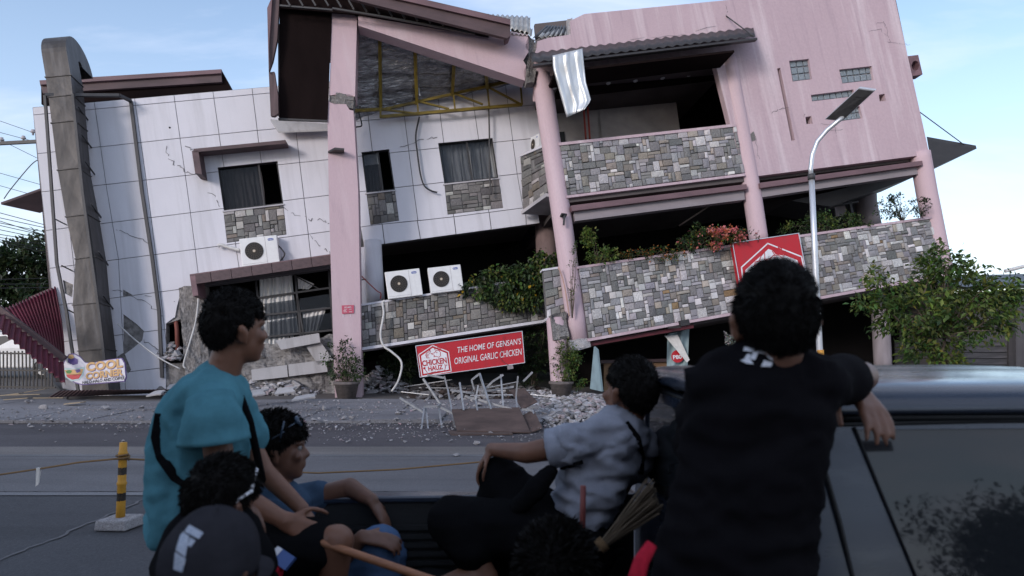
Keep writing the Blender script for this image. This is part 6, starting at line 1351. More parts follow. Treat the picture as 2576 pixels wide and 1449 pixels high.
class Body:
    def __init__(s): s.bm = bmesh.new()
    def cap(s, a, b, r0, r1=None):
        r1 = r1 or r0; a = Vector(a); b = Vector(b); n = max(2, int((b - a).length / (min(r0, r1) * 0.7)) + 1)
        for i in range(n + 1):
            t = i / n; r = lerp(r0, r1, t); ico(s.bm, Matrix.Translation(a.lerp(b, t)) @ Matrix.Scale(r, 4), 2)
        return s
    def chain(s, pts_, rs):
        for (a, b), (p, q) in zip(zip(pts_, pts_[1:]), zip(rs, rs[1:])): s.cap(a, b, p, q)
        return s
    def ell(s, c, rx, ry, rz, ax=None):
        m4 = Matrix.Translation(Vector(c)) @ (ax if ax is not None else Matrix.Identity(4)) @ Matrix.Diagonal((rx, ry, rz, 1)); ico(s.bm, m4, 3); return s
    def build(s, name, m, par, voxel=0.01, smooth=6, fn=None):
        me = bpy.data.meshes.new(name); s.bm.to_mesh(me); s.bm.free(); o = link(name, me, m, None)
        r = o.modifiers.new('r', 'REMESH'); r.mode = 'VOXEL'; r.voxel_size = voxel; r.use_smooth_shade = True
        if smooth: k = o.modifiers.new('k', 'SMOOTH'); k.iterations = smooth; k.factor = 0.5
        mm = M[m] if isinstance(m, str) else m
        apply_mods(o); o.data.materials.clear(); o.data.materials.append(mm)
        if fn:
            nm = [v.normal.copy() for v in o.data.vertices]; co = [v.co + n_ * fn(v.co, n_) for v, n_ in zip(o.data.vertices, nm)]
            for v, c in zip(o.data.vertices, co): v.co = c
            o.data.update()
        o.data.polygons.foreach_set('use_smooth', [True] * len(o.data.polygons))
        if par: parent(o, par)
        return o
def axes(fwd, up):
    f = Vector(fwd).normalized(); u = Vector(up); r = f.cross(u).normalized(); u = r.cross(f); return Matrix((r, f, u)).transposed().to_4x4()
def wrinkle(amp, sc, seed, along=(0.3, 0.3, 1.0)):
    a = Vector(along)
    def fn(p, n_):
        q = Vector((p.x * a.x, p.y * a.y, p.z * a.z)) * sc + Vector((seed, seed * 2.3, 0)); w = noise.fractal(q + Vector((noise.noise(p * 6), noise.noise(p * 5 + Vector((3, 0, 0))), 0)) * 0.6, 1.0, 2.0, 3); return amp * (1 - 2 * abs(w)) * 0.9
    return fn
def add_head(b, c, fwd, up, sc=1.0):
    A = axes(fwd, up); c = Vector(c); L = lambda x, y, z: c + (A.to_3x3() @ Vector((x, y, z))) * sc
    b.ell(L(0, -0.012, 0.02), 0.076 * sc, 0.096 * sc, 0.100 * sc, A); b.ell(L(0, 0.035, -0.045), 0.060 * sc, 0.060 * sc, 0.072 * sc, A); b.ell(L(0, 0.058, -0.092), 0.034 * sc, 0.030 * sc, 0.024 * sc, A)
    b.ell(L(0, 0.076, 0.030), 0.055 * sc, 0.022 * sc, 0.016 * sc, A)                                   # brow
    b.cap(L(0, 0.088, 0.012), L(0, 0.104, -0.022), 0.009 * sc, 0.014 * sc); b.ell(L(0.013, 0.094, -0.026), 0.010 * sc, 0.012 * sc, 0.008 * sc, A); b.ell(L(-0.013, 0.094, -0.026), 0.010 * sc, 0.012 * sc, 0.008 * sc, A)
    b.ell(L(0, 0.088, -0.052), 0.024 * sc, 0.014 * sc, 0.007 * sc, A); b.ell(L(0, 0.086, -0.066), 0.022 * sc, 0.014 * sc, 0.008 * sc, A)
    for s_ in (-1, 1):
        b.ell(L(s_ * 0.046, 0.070, -0.020), 0.022 * sc, 0.020 * sc, 0.022 * sc, A); B2 = A @ Matrix.Rotation(s_ * -0.5, 4, 'Z')
        b.ell(L(s_ * 0.085, -0.010, -0.005), 0.010 * sc, 0.021 * sc, 0.034 * sc, B2); b.ell(L(s_ * 0.096, -0.018, 0.012), 0.008 * sc, 0.014 * sc, 0.018 * sc, B2); b.ell(L(s_ * 0.080, 0.0, -0.034), 0.008 * sc, 0.010 * sc, 0.012 * sc, B2)
    return L, A
def face_marks(par, L, sc=1.0):
    for s_ in (-1, 1):
        m2 = MB(); m2.tube([L(s_ * 0.052, 0.082, 0.040), L(s_ * 0.032, 0.095, 0.046), L(s_ * 0.014, 0.098, 0.042)], [0.003, 0.005, 0.004], 6); m2.build('eyebrow', 'hair', par, True)
        bm = bmesh.new(); ico(bm, Matrix.Translation(L(s_ * 0.031, 0.0765, 0.010)) @ Matrix.Scale(0.0115 * sc, 4)); me = bpy.data.meshes.new('eye'); bm.to_mesh(me); bm.free(); link('eye', me, 'eye_white', par)
        bm = bmesh.new(); ico(bm, Matrix.Translation(L(s_ * 0.031, 0.0845, 0.010)) @ Matrix.Scale(0.0055 * sc, 4)); me = bpy.data.meshes.new('iris'); bm.to_mesh(me); bm.free(); link('iris', me, 'black', par)
M['eye_white'] = flat('eye_white', (0.22, 0.20, 0.19), 0.4)
def add_hair(par, L, A, sc=1.0, seed=0, thick=0.018, low=-0.055, front=0.055, n=2600, slen=0.02, top=0.0, curl=0.3):
    b = Body(); rr = random.Random(seed)
    def ok(x, y, z):
        lim = 0.052 if y > 0.04 else (lerp(0.0, 0.052, max(0, (y + 0.02) / 0.06)) if y > -0.02 else lerp(low, 0.0, max(0, (y + 0.10) / 0.08)))
        return z > lim
    pts_ = []
    for _ in range(1300):
        d = rdir(rr); x, y, z = d.x * (0.078 + thick * 0.35), d.y * 0.098 - 0.012, d.z * 0.102 + 0.02
        if ok(x, y, z): pts_.append((x, y, z, d))
    for x, y, z, d in pts_: ico(b.bm, Matrix.Translation(L(x, y, z + (top if z > 0.06 else 0))) @ Matrix.Scale(sc * rr.uniform(0.9, 1.2) * (thick + 0.0025) * (1.0 + 0.5 * max(0, z / 0.1)), 4), 1)
    sd_ = Vector((seed * 7.7, 0, 0)); o = b.build('hair', 'hair', par, 0.006, 5, lambda p, n_: (0.0012 + 0.006 * curl) * noise.fractal(p * 40 + sd_, 1, 2, 3))
    m2 = MB(); R3 = A.to_3x3(); vs_ = o.data.vertices; N = len(vs_)
    for _ in range(int(n * 1.6)):
        v = vs_[rr.randrange(N)]; q = R3.transposed() @ (v.co - L(0, 0, 0)); fl = R3 @ (Vector((0.35 * (1 if q.x > 0 else -1), 0.9, 0.1)) if q.z > 0.075 * sc else Vector((0, 0.25, -1)))
        tg = (fl - v.normal * fl.dot(v.normal)); tg = tg.normalized() if tg.length > 1e-4 else v.normal
        d = (v.normal * (0.55 + curl) + tg * 0.9 + rdir(rr) * (0.35 + curl)).normalized(); l_ = slen * rr.uniform(0.7, 2.0); s_ = d.cross(rdir(rr)).normalized() * 0.0009; m_d = (d * 0.7 + tg * 0.8 + rdir(rr) * curl).normalized()
        m2.add([v.co - s_, v.co + s_, v.co + d * l_ * 0.55 + s_ * 0.7, v.co + d * l_ * 0.55 + m_d * l_ * 0.45], [(0, 1, 2), (0, 2, 3)])
    s2 = m2.build('hair_strands', 'hair', o); kind(s2, 'stuff'); return o
def add_hand(b, w, d, n_, curl=0.5, sc=1.0, side=1, spread=0.12, curls=None):
    """wrist w, finger direction d, back-of-hand normal n_"""
    d = Vector(d).normalized(); n_ = Vector(n_); n_ = (n_ - d * n_.dot(d)).normalized(); s_ = d.cross(n_) * side; w = Vector(w)
    for t in (-0.026, -0.009, 0.009, 0.026): b.cap(w + s_ * t * 0.7 * sc, w + (d * 0.085 + s_ * t) * sc, 0.0135 * sc, 0.0120 * sc)
    for i, (t, l_) in enumerate(((-0.030, 0.072), (-0.010, 0.080), (0.010, 0.076), (0.029, 0.060))):
        p = w + (d * 0.088 + s_ * t) * sc; dd = (d + s_ * t * spread * 30).normalized(); ang = (curls[i] if curls else curl)
        for k, f in enumerate((0.44, 0.31, 0.25)):
            dd = (Quaternion(d.cross(n_).normalized(), -ang * (0.8 if k == 0 else 1.0)) @ dd); q = p + dd * l_ * f * sc; b.cap(p, q, (0.0095 - 0.001 * k) * sc, (0.0088 - 0.001 * k) * sc); p = q
    p = w + (d * 0.025 - s_ * 0.028) * sc
    for dd, l_, r in (((d * 0.55 - s_ * 0.75 - n_ * 0.25), 0.045, 0.012), ((d * 0.9 - s_ * 0.25 - n_ * 0.35), 0.034, 0.0105), ((d - n_ * 0.5), 0.026, 0.009)):
        q = p + dd.normalized() * l_ * sc; b.cap(p, q, r * sc, r * 0.9 * sc); p = q
    return b
def bvh(o):
    return BVHTree.FromPolygons([v.co for v in o.data.vertices], [tuple(p.vertices) for p in o.data.polygons])
def onto(tree, u, v, lift=0.004):
    d = ray(u, v).normalized(); h = tree.ray_cast(CAM, d)
    return None if h[0] is None else h[0] - d * lift
def strap(name, o, pxs, w, par, m='black_cloth', lift=0.006, n=8):
    t = bvh(o); P = []
    for (a, b) in zip(pxs, pxs[1:]):
        for i in range(n): p = onto(t, lerp(a[0], b[0], i / n), lerp(a[1], b[1], i / n), lift); P.append(p) if p is not None else None
    m2 = MB(); V_ = []
    for i, p in enumerate(P):
        d = (P[min(i + 1, len(P) - 1)] - P[max(i - 1, 0)]).normalized(); vw = (p - CAM).normalized(); s_ = d.cross(vw).normalized() * w; V_ += [p - s_, p + s_, p + s_ + vw * 0.012, p - s_ + vw * 0.012]
    m2.add(V_, [(4 * i + a, 4 * i + (a + 1) % 4, 4 * i + 4 + (a + 1) % 4, 4 * i + 4 + a) for i in range(len(P) - 1) for a in range(4)]); return m2.build(name, m, par)
def decal(name, o, polys, m, par, lift=0.004):
    t = bvh(o); m2 = MB()
    for q in polys:
        N = 5; G = []
        for j in range(N + 1):
            for i in range(N + 1): G.append(onto(t, *uv4(q, i / N, j / N), lift))
        if any(g is None for g in G): continue
        m2.add(G, [(j * (N + 1) + i, j * (N + 1) + i + 1, (j + 1) * (N + 1) + i + 1, (j + 1) * (N + 1) + i) for j in range(N) for i in range(N)])
    return m2.build(name, m, par)
UPZ = Vector((0, 0, 1))
def sleeve(par, pts_, rs, m, seed=0, flat_=1.0, amp=0.006):
    n = len(pts_); seg = 30; V_ = []; Q = []; RR = []
    for i in range(n - 1):
        for k in range(5): t = k / 5; Q.append(Vector(pts_[i]).lerp(Vector(pts_[i + 1]), t)); RR.append(lerp(rs[i], rs[i + 1], t))
    Q.append(Vector(pts_[-1])); RR.append(rs[-1]); prev = None
    for i, p in enumerate(Q):
        d = (Q[min(i + 1, len(Q) - 1)] - Q[max(i - 1, 0)]).normalized()
        if prev is None: prev = d.cross(Vector((0.2, 1, 0.1))).normalized()
        x = (prev - d * prev.dot(d)).normalized(); prev = x; y = d.cross(x)
        for j in range(seg):
            a = 2 * math.pi * j / seg; w = x * math.cos(a) + y * math.sin(a) * flat_; q = p + w * RR[i]; V_.append(q + w * amp * noise.fractal(q * 12 + Vector((seed, 0, 0)), 1, 2, 3))
    o = mesh('sleeve', V_, [(i * seg + j, i * seg + (j + 1) % seg, (i + 1) * seg + (j + 1) % seg, (i + 1) * seg + j) for i in range(len(Q) - 1) for j in range(seg)], m, par, True)
    sl_ = o.modifiers.new('s', 'SOLIDIFY'); sl_.thickness = 0.006; return o
# ---- person in the black T-shirt, standing beside the truck, seen from behind
E = empty('person', (0.55, 1.5, 0), 'person in a black T-shirt seen from behind leaning on the truck roof', 'person')
hc = at(1946, 818, 1.53); b = Body(); fw = Vector((0.10, 1, 0.06)); L, A = add_head(b, hc, fw, UPZ + Vector((0.02, 0, 0)), 0.97)
b.cap(hc + Vector((0, -0.02, -0.06)), at(1925, 935, 1.53), 0.057, 0.062)
shR = at(2045, 968, 1.53); shL = at(1796, 972, 1.53); el = Vector((0.945, 1.84, 1.575)); wr = at(2148, 972, 1.76)
b.chain([shR, el], [0.05, 0.042]); b.chain([el, (el + wr) / 2 + Vector((0, 0, 0.01)), wr], [0.042, 0.038, 0.028]); add_hand(b, wr, Vector((0.08, -0.80, -0.55)), Vector((0.25, -1, 0.3)), 0.30, 1.12, -1, 0.10)
el2 = Vector((0.50, 1.90, 1.30)); b.chain([shL, el2, Vector((0.62, 1.9, 1.56))], [0.05, 0.04, 0.03])
b.chain([at(1912, 960, 1.54), at(1895, 1250, 1.54), Vector((0.50, 1.52, 0.98))], [0.055, 0.06, 0.11])
for s_ in (-0.09, 0.09): b.chain([Vector((0.50 + s_, 1.48, 0.95)), Vector((0.50 + s_, 1.50, 0.50)), Vector((0.50 + s_, 1.46, 0.09))], [0.085, 0.055, 0.042]); b.chain([Vector((0.50 + s_, 1.44, 0.05)), Vector((0.50 + s_, 1.62, 0.035))], [0.045, 0.035])
eb = b.build('body', 'skin', E, 0.0075, 4)
add_hair(E, L, A, 0.93, 1, 0.0085, -0.085, n=9000, slen=0.008, top=0.014, curl=0.18)
b = Body()
TS = [(1905, 958, 0.285, 0.085), (1905, 1010, 0.36, 0.105), (1903, 1080, 0.37, 0.11), (1890, 1170, 0.365, 0.11), (1872, 1270, 0.37, 0.115), (1850, 1370, 0.39, 0.125), (1845, 1460, 0.40, 0.13), (1842, 1600, 0.41, 0.135)]
k_ = 1.53 / FP
for (u, v, w, d), (u2, v2, w2, d2) in zip(TS, TS[1:]):
    for i in range(5):
        t = i / 5; b.ell(at(lerp(u, u2, t), lerp(v, v2, t), 1.54), lerp(w, w2, t) / 2 * 0.895, lerp(d, d2, t), 0.045)
b.chain([at(1925, 905, 1.535), at(1912, 950, 1.54)], [0.072, 0.09]); b.chain([at(1985, 930, 1.54), at(2045, 962, 1.54)], [0.06, 0.062]); b.chain([at(1862, 930, 1.54), at(1798, 968, 1.54)], [0.06, 0.062])
slv = shR.lerp(el, 0.60); b.chain([shR, shR.lerp(el, 0.25)], [0.064, 0.058]); b.chain([shL, shL.lerp(el2, 0.55)], [0.07, 0.07])
sleeve(E, [shR, shR.lerp(el, 0.3), slv], [0.058, 0.060, 0.066], 'black_tee', 1)
sh = b.build('t_shirt', 'black_tee', E, 0.012, 10, wrinkle(0.013, 8, 1, (0.8, 0.8, 1.6)))
decal('shirt_print', sh, [[(1872, 872), (1928, 880), (1926, 890), (1870, 882)], [(1896, 884), (1908, 886), (1900, 905), (1886, 903)], [(1926, 884), (1944, 890), (1944, 908), (1932, 900)], [(1862, 906), (1884, 900), (1896, 916), (1878, 914)], [(1922, 906), (1944, 912), (1940, 922), (1914, 922)], [(1880, 890), (1890, 892), (1884, 904), (1872, 902)]], 'white_sign', E, 0.004)
b = Body(); b.chain([Vector((0.50, 1.50, 1.08)), Vector((0.50, 1.50, 0.95))], [0.14, 0.165])
for s_ in (-0.1, 0.1): b.chain([Vector((0.50 + s_, 1.50, 0.90)), Vector((0.50 + s_, 1.51, 0.52))], [0.125, 0.10])
b.build('shorts', cloth('plum_shorts', (0.09, 0.03, 0.055)), E, 0.014, 6)
m2 = MB(); P = [at(1640, 1368, 1.44), at(1614, 1410, 1.43), at(1602, 1452, 1.42), at(1600, 1490, 1.42)]; m2.tube(P, [0.012, 0.016, 0.018, 0.018], 8); o = m2.build('shorts_piping', 'red_cloth', E, True)
# ---- person in the grey T-shirt, sitting in the bed against the cab
y_ = 2.66
Dp = empty('person', (0.3, 2.66, 0.62), 'person in a light grey T-shirt and black trousers sitting in the truck bed', 'person')
hc = at(1582, 990, y_); b = Body(); L, A = add_head(b, hc, Vector((-0.62, 0.78, 0.10)), UPZ + Vector((0.05, 0.0, 0)), 1.0)
b.cap(hc + Vector((0.01, -0.01, -0.07)), at(1560, 1085, y_), 0.056, 0.062)
sl = at(1440, 1118, y_ - 0.06); sr = at(1610, 1125, y_ + 0.10); e1 = at(1325, 1140, y_ - 0.02); w1_ = at(1236, 1130, y_ + 0.12)
b.chain([sl, e1, w1_], [0.052, 0.043, 0.028]); add_hand(b, w1_, Vector((-0.55, 0.1, -0.85)), Vector((-0.8, 0, 0.5)), 0.38, 1.0, 1)
e2 = at(1560, 1230, y_ + 0.32); b.chain([sr, e2, at(1420, 1200, y_ + 0.30)], [0.05, 0.042, 0.03])
hip = at(1440, 1360, y_); b.chain([at(1540, 1110, y_+0.02), at(1490, 1240, y_+0.02), hip], [0.06, 0.07, 0.10])
kn1 = at(1256, 1205, y_ + 0.14); ft1 = at(1245, 1440, y_ + 0.20); kn2 = at(1140, 1310, y_ - 0.08); ft2 = at(1225, 1452, y_ - 0.12)
b.chain([hip, kn1, ft1], [0.085, 0.055, 0.045]); b.chain([hip, kn2, ft2], [0.085, 0.055, 0.045]); b.chain([ft2, ft2 + Vector((-0.10, -0.02, 0.0)), ft2 + Vector((-0.2, -0.03, -0.03))], [0.045, 0.04, 0.028]); b.chain([ft1, ft1 + Vector((-0.18, 0.0, -0.04))], [0.042, 0.03])
db = b.build('body', 'skin', Dp, 0.0085, 4)
add_hair(Dp, L, A, 0.98, 2, 0.009, -0.08, n=6000, slen=0.009, top=0.010, curl=0.2)
b = Body()
for i in range(14):
    t = i / 13; u = hline([(0, 1538), (0.25, 1515), (0.6, 1475), (1, 1425)])(t); v = hline([(0, 1102), (0.25, 1160), (0.6, 1260), (1, 1362)])(t); w = hline([(0, 0.13), (0.12, 0.172), (0.5, 0.170), (1, 0.135)])(t)
    b.ell(at(u, v, y_ + 0.02), w, 0.125 + 0.02 * math.sin(t * 3), 0.06, Matrix.Rotation(-0.40, 4, 'Y'))
b.chain([at(1562, 1072, y_), at(1545, 1098, y_)], [0.082, 0.11]); b.chain([at(1500, 1100, y_ - 0.02), sl], [0.085, 0.075]); b.chain([sl, sl.lerp(e1, 0.2)], [0.076, 0.066]); b.chain([sr, sr.lerp(e2, 0.5)], [0.074, 0.07])
sleeve(Dp, [sl, sl.lerp(e1, 0.2), sl.lerp(e1, 0.5)], [0.07, 0.074, 0.080], 'grey_tee', 2)
dt = b.build('t_shirt', 'grey_tee', Dp, 0.012, 9, wrinkle(0.022, 9.0, 2, (0.8, 0.8, 1.6)))
b = Body(); b.chain([hip + Vector((0.03, 0, -0.02)), hip.lerp(kn1, 0.5), kn1 + Vector((0, 0, 0.0)), kn1.lerp(ft1, 0.6), ft1 + Vector((0, 0, 0.03))], [0.13, 0.105, 0.095, 0.085, 0.07]); b.chain([hip + Vector((0.03, -0.04, -0.03)), hip.lerp(kn2, 0.5), kn2, kn2.lerp(ft2, 0.55)], [0.14, 0.12, 0.098, 0.085])
b.build('trousers', 'black_cloth', Dp, 0.014, 8, wrinkle(0.008, 8, 5))
b = Body(); b.chain([at(1300, 1278, y_ - 0.10), at(1345, 1232, y_ - 0.10), at(1385, 1186, y_ - 0.09)], [0.030, 0.045, 0.028]); bg_ = b.build('shoulder_bag', 'black_cloth', None, 0.012, 6, wrinkle(0.006, 14, 7)); tag(bg_, 'black shoulder bag on the lap of the grey shirted person', 'bag')
strap('bag_strap', dt, [(1575, 1062), (1605, 1100), (1616, 1150), (1612, 1200)], 0.010, Dp); strap('bag_strap', dt, [(1405, 1182), (1440, 1170), (1470, 1160)], 0.008, Dp)
# ---- person in the teal T-shirt on the tailgate
y_ = 2.46
Ap = empty('person', (-1.1, 2.46, 0), 'person in a teal T-shirt with a black sling strap sitting on the tailgate', 'person')
hc = at(594, 832, y_); b = Body(); L, A = add_head(b, hc, Vector((0.74, 0.67, 0.02)), UPZ + Vector((0.10, 0, 0)), 1.02)
b.cap(hc + Vector((-0.02, -0.01, -0.07)), at(553, 965, y_), 0.058, 0.066)
sR = at(535, 1020, y_ - 0.12); sL = at(575, 1010, y_ + 0.16); e1 = at(560, 1225, y_ - 0.16); w1_ = at(716, 1310, y_ - 0.18)
b.chain([sR, e1], [0.056, 0.047]); b.chain([e1, e1.lerp(w1_, 0.5), w1_], [0.046, 0.040, 0.029]); add_hand(b, w1_, Vector((0.86, 0.05, -0.42)), Vector((0.1, -0.95, 0.3)), 0.42, 1.08, 1)
e2 = at(662, 1185, y_ + 0.18); w2_ = at(760, 1280, y_ + 0.12); b.chain([sL, e2, w2_], [0.052, 0.043, 0.029]); add_hand(b, w2_, Vector((0.5, 0, -0.85)), Vector((0.8, -0.3, 0.4)), 0.3, 1.0, -1)
hip = at(495, 1420, y_); b.chain([at(525, 1030, y_+0.01), at(500, 1200, y_+0.01), hip], [0.07, 0.08, 0.12])
kn = at(848, 1362, y_ - 0.16); an = at(825, 1560, y_ - 0.12); b.chain([hip, kn, an], [0.09, 0.06, 0.042]); kn2 = at(800, 1420, y_ + 0.2); b.chain([hip, kn2, at(790, 1580, y_ + 0.2)], [0.09, 0.06, 0.042])
ab = b.build('body', 'skin', Ap, 0.0085, 4); face_marks(Ap, L, 1.02)
add_hair(Ap, L, A, 1.0, 3, 0.009, -0.085, n=6000, slen=0.009, top=0.014, curl=0.2)
b = Body()
for i in range(18):
    t = i / 17; u = hline([(0, 538), (0.12, 520), (0.4, 500), (0.75, 494), (1, 492)])(t); v = lerp(975, 1345, t); w = hline([(0, 0.105), (0.12, 0.15), (0.4, 0.168), (1, 0.160)])(t); b.ell(at(u, v, y_ + 0.01), w, 0.15, 0.05, Matrix.Rotation(0.06, 4, 'Y'))
b.chain([at(548, 958, y_), at(538, 995, y_)], [0.074, 0.095]); b.chain([at(535, 1000, y_ - 0.06), sR], [0.095, 0.088])
sleeve(Ap, [sR + Vector((0, -0.02, 0.03)), at(535, 1060, y_ - 0.17), at(540, 1112, y_ - 0.17)], [0.075, 0.105, 0.116], 'teal', 3, 0.9, 0.012); b.chain([sL, sL.lerp(e2, 0.5)], [0.08, 0.075])
at_ = b.build('t_shirt', 'teal', Ap, 0.012, 8, wrinkle(0.018, 6, 3, (1.2, 1.2, 0.8)))
strap('sling_strap', at_, [(402, 1040), (392, 1100), (405, 1150), (440, 1200), (490, 1228)], 0.016, Ap)
m2 = MB(); m2.tube([at(600, 985, y_ - 0.05), at(628, 1060, y_ - 0.02), at(648, 1150, y_ + 0.05), at(660, 1210, y_ + 0.1)], 0.014, 6); m2.build('sling_strap', 'black_cloth', Ap, True)
b = Body(); b.chain([hip, hip.lerp(kn, 0.5), hip.lerp(kn, 0.86)], [0.155, 0.12, 0.095]); b.chain([hip, hip.lerp(kn2, 0.85)], [0.15, 0.095]); b.build('shorts', 'black_cloth', Ap, 0.014, 6, wrinkle(0.006, 9, 4))
# ---- person with sunglasses on the head, arm along the far rail
y_ = 2.84
Cp = empty('person', (-0.95, 2.84, 0.62), 'person with sunglasses pushed up on dark curly hair, arm over the bed rail', 'person')
hc = at(703, 1133, y_); b = Body(); L, A = add_head(b, hc, Vector((0.97, 0.22, 0.02)), UPZ + Vector((-0.06, 0, 0)), 1.06)
b.cap(hc + Vector((-0.01, 0, -0.07)), at(700, 1262, y_), 0.058, 0.066)
sR = at(690, 1300, y_ - 0.14); sL = at(745, 1265, y_ + 0.12); e1 = at(880, 1226, y_ + 0.10); w1_ = at(935, 1258, y_ + 0.02)
b.chain([sL, e1, w1_], [0.052, 0.044, 0.03]); add_hand(b, w1_, Vector((0.55, -0.1, -0.8)), Vector((0.8, -0.2, 0.55)), 0.25, 1.08, 1, 0.12, [0.35, 0.3, 0.25, 0.05])
e2 = at(830, 1440, y_ - 0.22); w2_ = at(912, 1350, y_ - 0.26); b.chain([sR, e2, w2_], [0.05, 0.043, 0.029]); add_hand(b, w2_, Vector((0.95, 0, -0.15)), Vector((0, -0.5, 1)), 0.45, 1.05, 1)
hip = at(700, 1520, y_); b.chain([at(705, 1300, y_), hip], [0.08, 0.12]); kn = at(958, 1372, y_ - 0.18); b.chain([hip, kn, at(960, 1560, y_ - 0.2)], [0.09, 0.06, 0.045]); kn2 = at(980, 1390, y_ + 0.10); b.chain([hip, kn2, at(985, 1560, y_ + 0.1)], [0.09, 0.06, 0.045])
cb = b.build('body', 'skin_dark', Cp, 0.0085, 4); face_marks(Cp, L, 1.06)
add_hair(Cp, L, A, 1.04, 4, 0.015, -0.06, n=4200, slen=0.015, top=0.008, curl=0.6)
b = Body(); b.chain([at(702, 1250, y_), at(700, 1300, y_), at(700, 1480, y_)], [0.085, 0.15, 0.16]); b.chain([sL, sL.lerp(e1, 0.42)], [0.075, 0.066]); b.chain([sR, sR.lerp(e2, 0.5)], [0.078, 0.07]); b.build('t_shirt', 'blue_tee', Cp, 0.012, 8, wrinkle(0.009, 8, 6))
b = Body(); b.chain([hip, hip.lerp(kn, 0.5), kn, kn + Vector((0.0, 0, -0.30))], [0.14, 0.11, 0.082, 0.072]); b.chain([hip, kn2, kn2 + Vector((0, 0, -0.3))], [0.13, 0.08, 0.07]); b.build('jeans', 'denim', Cp, 0.013, 7, wrinkle(0.007, 9, 8))
m2 = MB(); m2.tube([L(-0.088, 0.0, 0.075), L(-0.07, 0.055, 0.105), L(-0.03, 0.075, 0.115), L(0.03, 0.075, 0.115), L(0.07, 0.055, 0.105), L(0.088, 0.0, 0.075)], 0.004, 6)
for s_ in (-1, 1): m2.tube([L(s_ * 0.035, 0.070, 0.112), L(s_ * 0.035, 0.082, 0.118)], 0.024, 14); m2.tube([L(s_ * 0.092, 0.03, 0.085), L(s_ * 0.094, -0.06, 0.035)], 0.0035, 6)
m2.tube([L(0.098, 0.03, 0.125), L(0.1, 0.012, 0.05)], 0.004, 6)
o = m2.build('sunglasses', flat('shades', (0.05, 0.07, 0.10), 0.15), None, True); tag(o, 'dark sunglasses pushed up on curly hair', 'sunglasses')
# ---- person in the charcoal T-shirt, near left corner of the bed, hunched
y_ = 1.95
Bp = empty('person', (-0.85, 1.95, 0.62), 'dark haired person with white mask strap bent low behind the grey cap', 'person')
hc = at(562, 1268, y_); b = Body(); L, A = add_head(b, hc, Vector((0.55, 0.80, -0.22)), UPZ + Vector((0.15, 0.1, 0)), 0.95)
b.cap(hc + Vector((-0.02, -0.02, -0.06)), at(540, 1370, y_), 0.056, 0.065)
sR = at(470, 1400, y_ - 0.08); sL = at(600, 1380, y_ + 0.14); e1 = at(500, 1580, y_ - 0.14); w1_ = at(620, 1490, y_ - 0.12); b.chain([sR, e1, w1_], [0.05, 0.042, 0.03]); b.chain([sL, at(660, 1520, y_ + 0.2), at(655, 1400, y_ + 0.05)], [0.048, 0.04, 0.028]); add_hand(b, at(655, 1400, y_ + 0.05), Vector((-0.15, 0, 1)), Vector((1, -0.3, 0)), 0.3, 1.0, 1)
hip = at(510, 1640, y_); b.chain([at(530, 1420, y_), hip], [0.08, 0.12]); kn = at(760, 1560, y_ - 0.05); b.chain([hip, kn, at(740, 1700, y_)], [0.09, 0.06, 0.045])
b.build('body', 'skin_dark', Bp, 0.0085, 4); add_hair(Bp, L, A, 0.93, 5, 0.010, -0.09, n=5500, slen=0.012, top=0.008, curl=0.3)
b = Body(); b.chain([at(562, 1320, y_ - 0.01), at(545, 1378, y_), at(520, 1480, y_), at(510, 1600, y_)], [0.085, 0.138, 0.15, 0.16]); b.chain([at(500, 1352, y_ - 0.04), sR, sR.lerp(e1, 0.5)], [0.088, 0.085, 0.08]); b.chain([at(600, 1345, y_), at(640, 1420, y_)], [0.075, 0.07]); b.chain([sL, at(640, 1470, y_ + 0.15)], [0.08, 0.075])
bt = b.build('t_shirt', 'black_cloth', Bp, 0.011, 8, wrinkle(0.008, 8, 9)); M['print'] = NT('print').m
s = [x for x in [0]]; nt = M['print'].node_tree; bb_ = nt.nodes['Principled BSDF']; tx_ = nt.nodes.new('ShaderNodeTexNoise'); tx_.inputs['Scale'].default_value = 60; cr_ = nt.nodes.new('ShaderNodeValToRGB'); cr_.color_ramp.elements[0].color = (0.08, 0.14, 0.24, 1); cr_.color_ramp.elements[1].color = (0.55, 0.56, 0.60, 1); cr_.color_ramp.elements[0].position = 0.42; cr_.color_ramp.elements[1].position = 0.55; nt.links.new(tx_.outputs[0], cr_.inputs[0]); nt.links.new(cr_.outputs[0], bb_.inputs[0])
m2 = MB(); m2.tube([L(0.088, 0.02, 0.06), L(0.05, 0.05, 0.115), L(-0.02, 0.045, 0.125)], 0.006, 6); m2.tube([L(0.095, 0.02, 0.06), L(0.09, -0.02, 0.03), L(0.085, -0.03, -0.02)], 0.005, 6); o = m2.build('face_mask_strap', 'white_sign', Bp, True)
# ---- near person under a charcoal cap
y_ = 1.42
Gp = empty('person', at(525, 2600, y_), 'near person in a charcoal cap with blue white patch at the lower left', 'person')
hc = at(535, 1428, y_); b = Body(); L, A = add_head(b, hc, Vector((0.30, 0.95, -0.10)), UPZ + Vector((0.10, -0.05, 0)), 0.90)
b.cap(hc + Vector((-0.01, -0.02, -0.06)), at(520, 1600, y_), 0.056, 0.066); b.chain([at(515, 1640, y_), at(505, 2000, y_), at(505, 2050, y_)], [0.10, 0.12, 0.13])
for s_ in (-1, 1): b.chain([at(515 + s_ * 190, 1680, y_), at(515 + s_ * 215, 1950, y_), at(560 + s_ * 120, 2100, y_ + 0.25)], [0.05, 0.042, 0.03]); b.chain([at(510 + s_ * 90, 2080, y_), at(520 + s_ * 100, 2150, y_ + 0.4), at(520 + s_ * 100, 2560, y_ + 0.35)], [0.085, 0.06, 0.042])
b.build('body', 'skin_dark', Gp, 0.0085, 4); add_hair(Gp, L, A, 0.84, 8, 0.006, -0.07, n=1500, slen=0.006, curl=0.2)
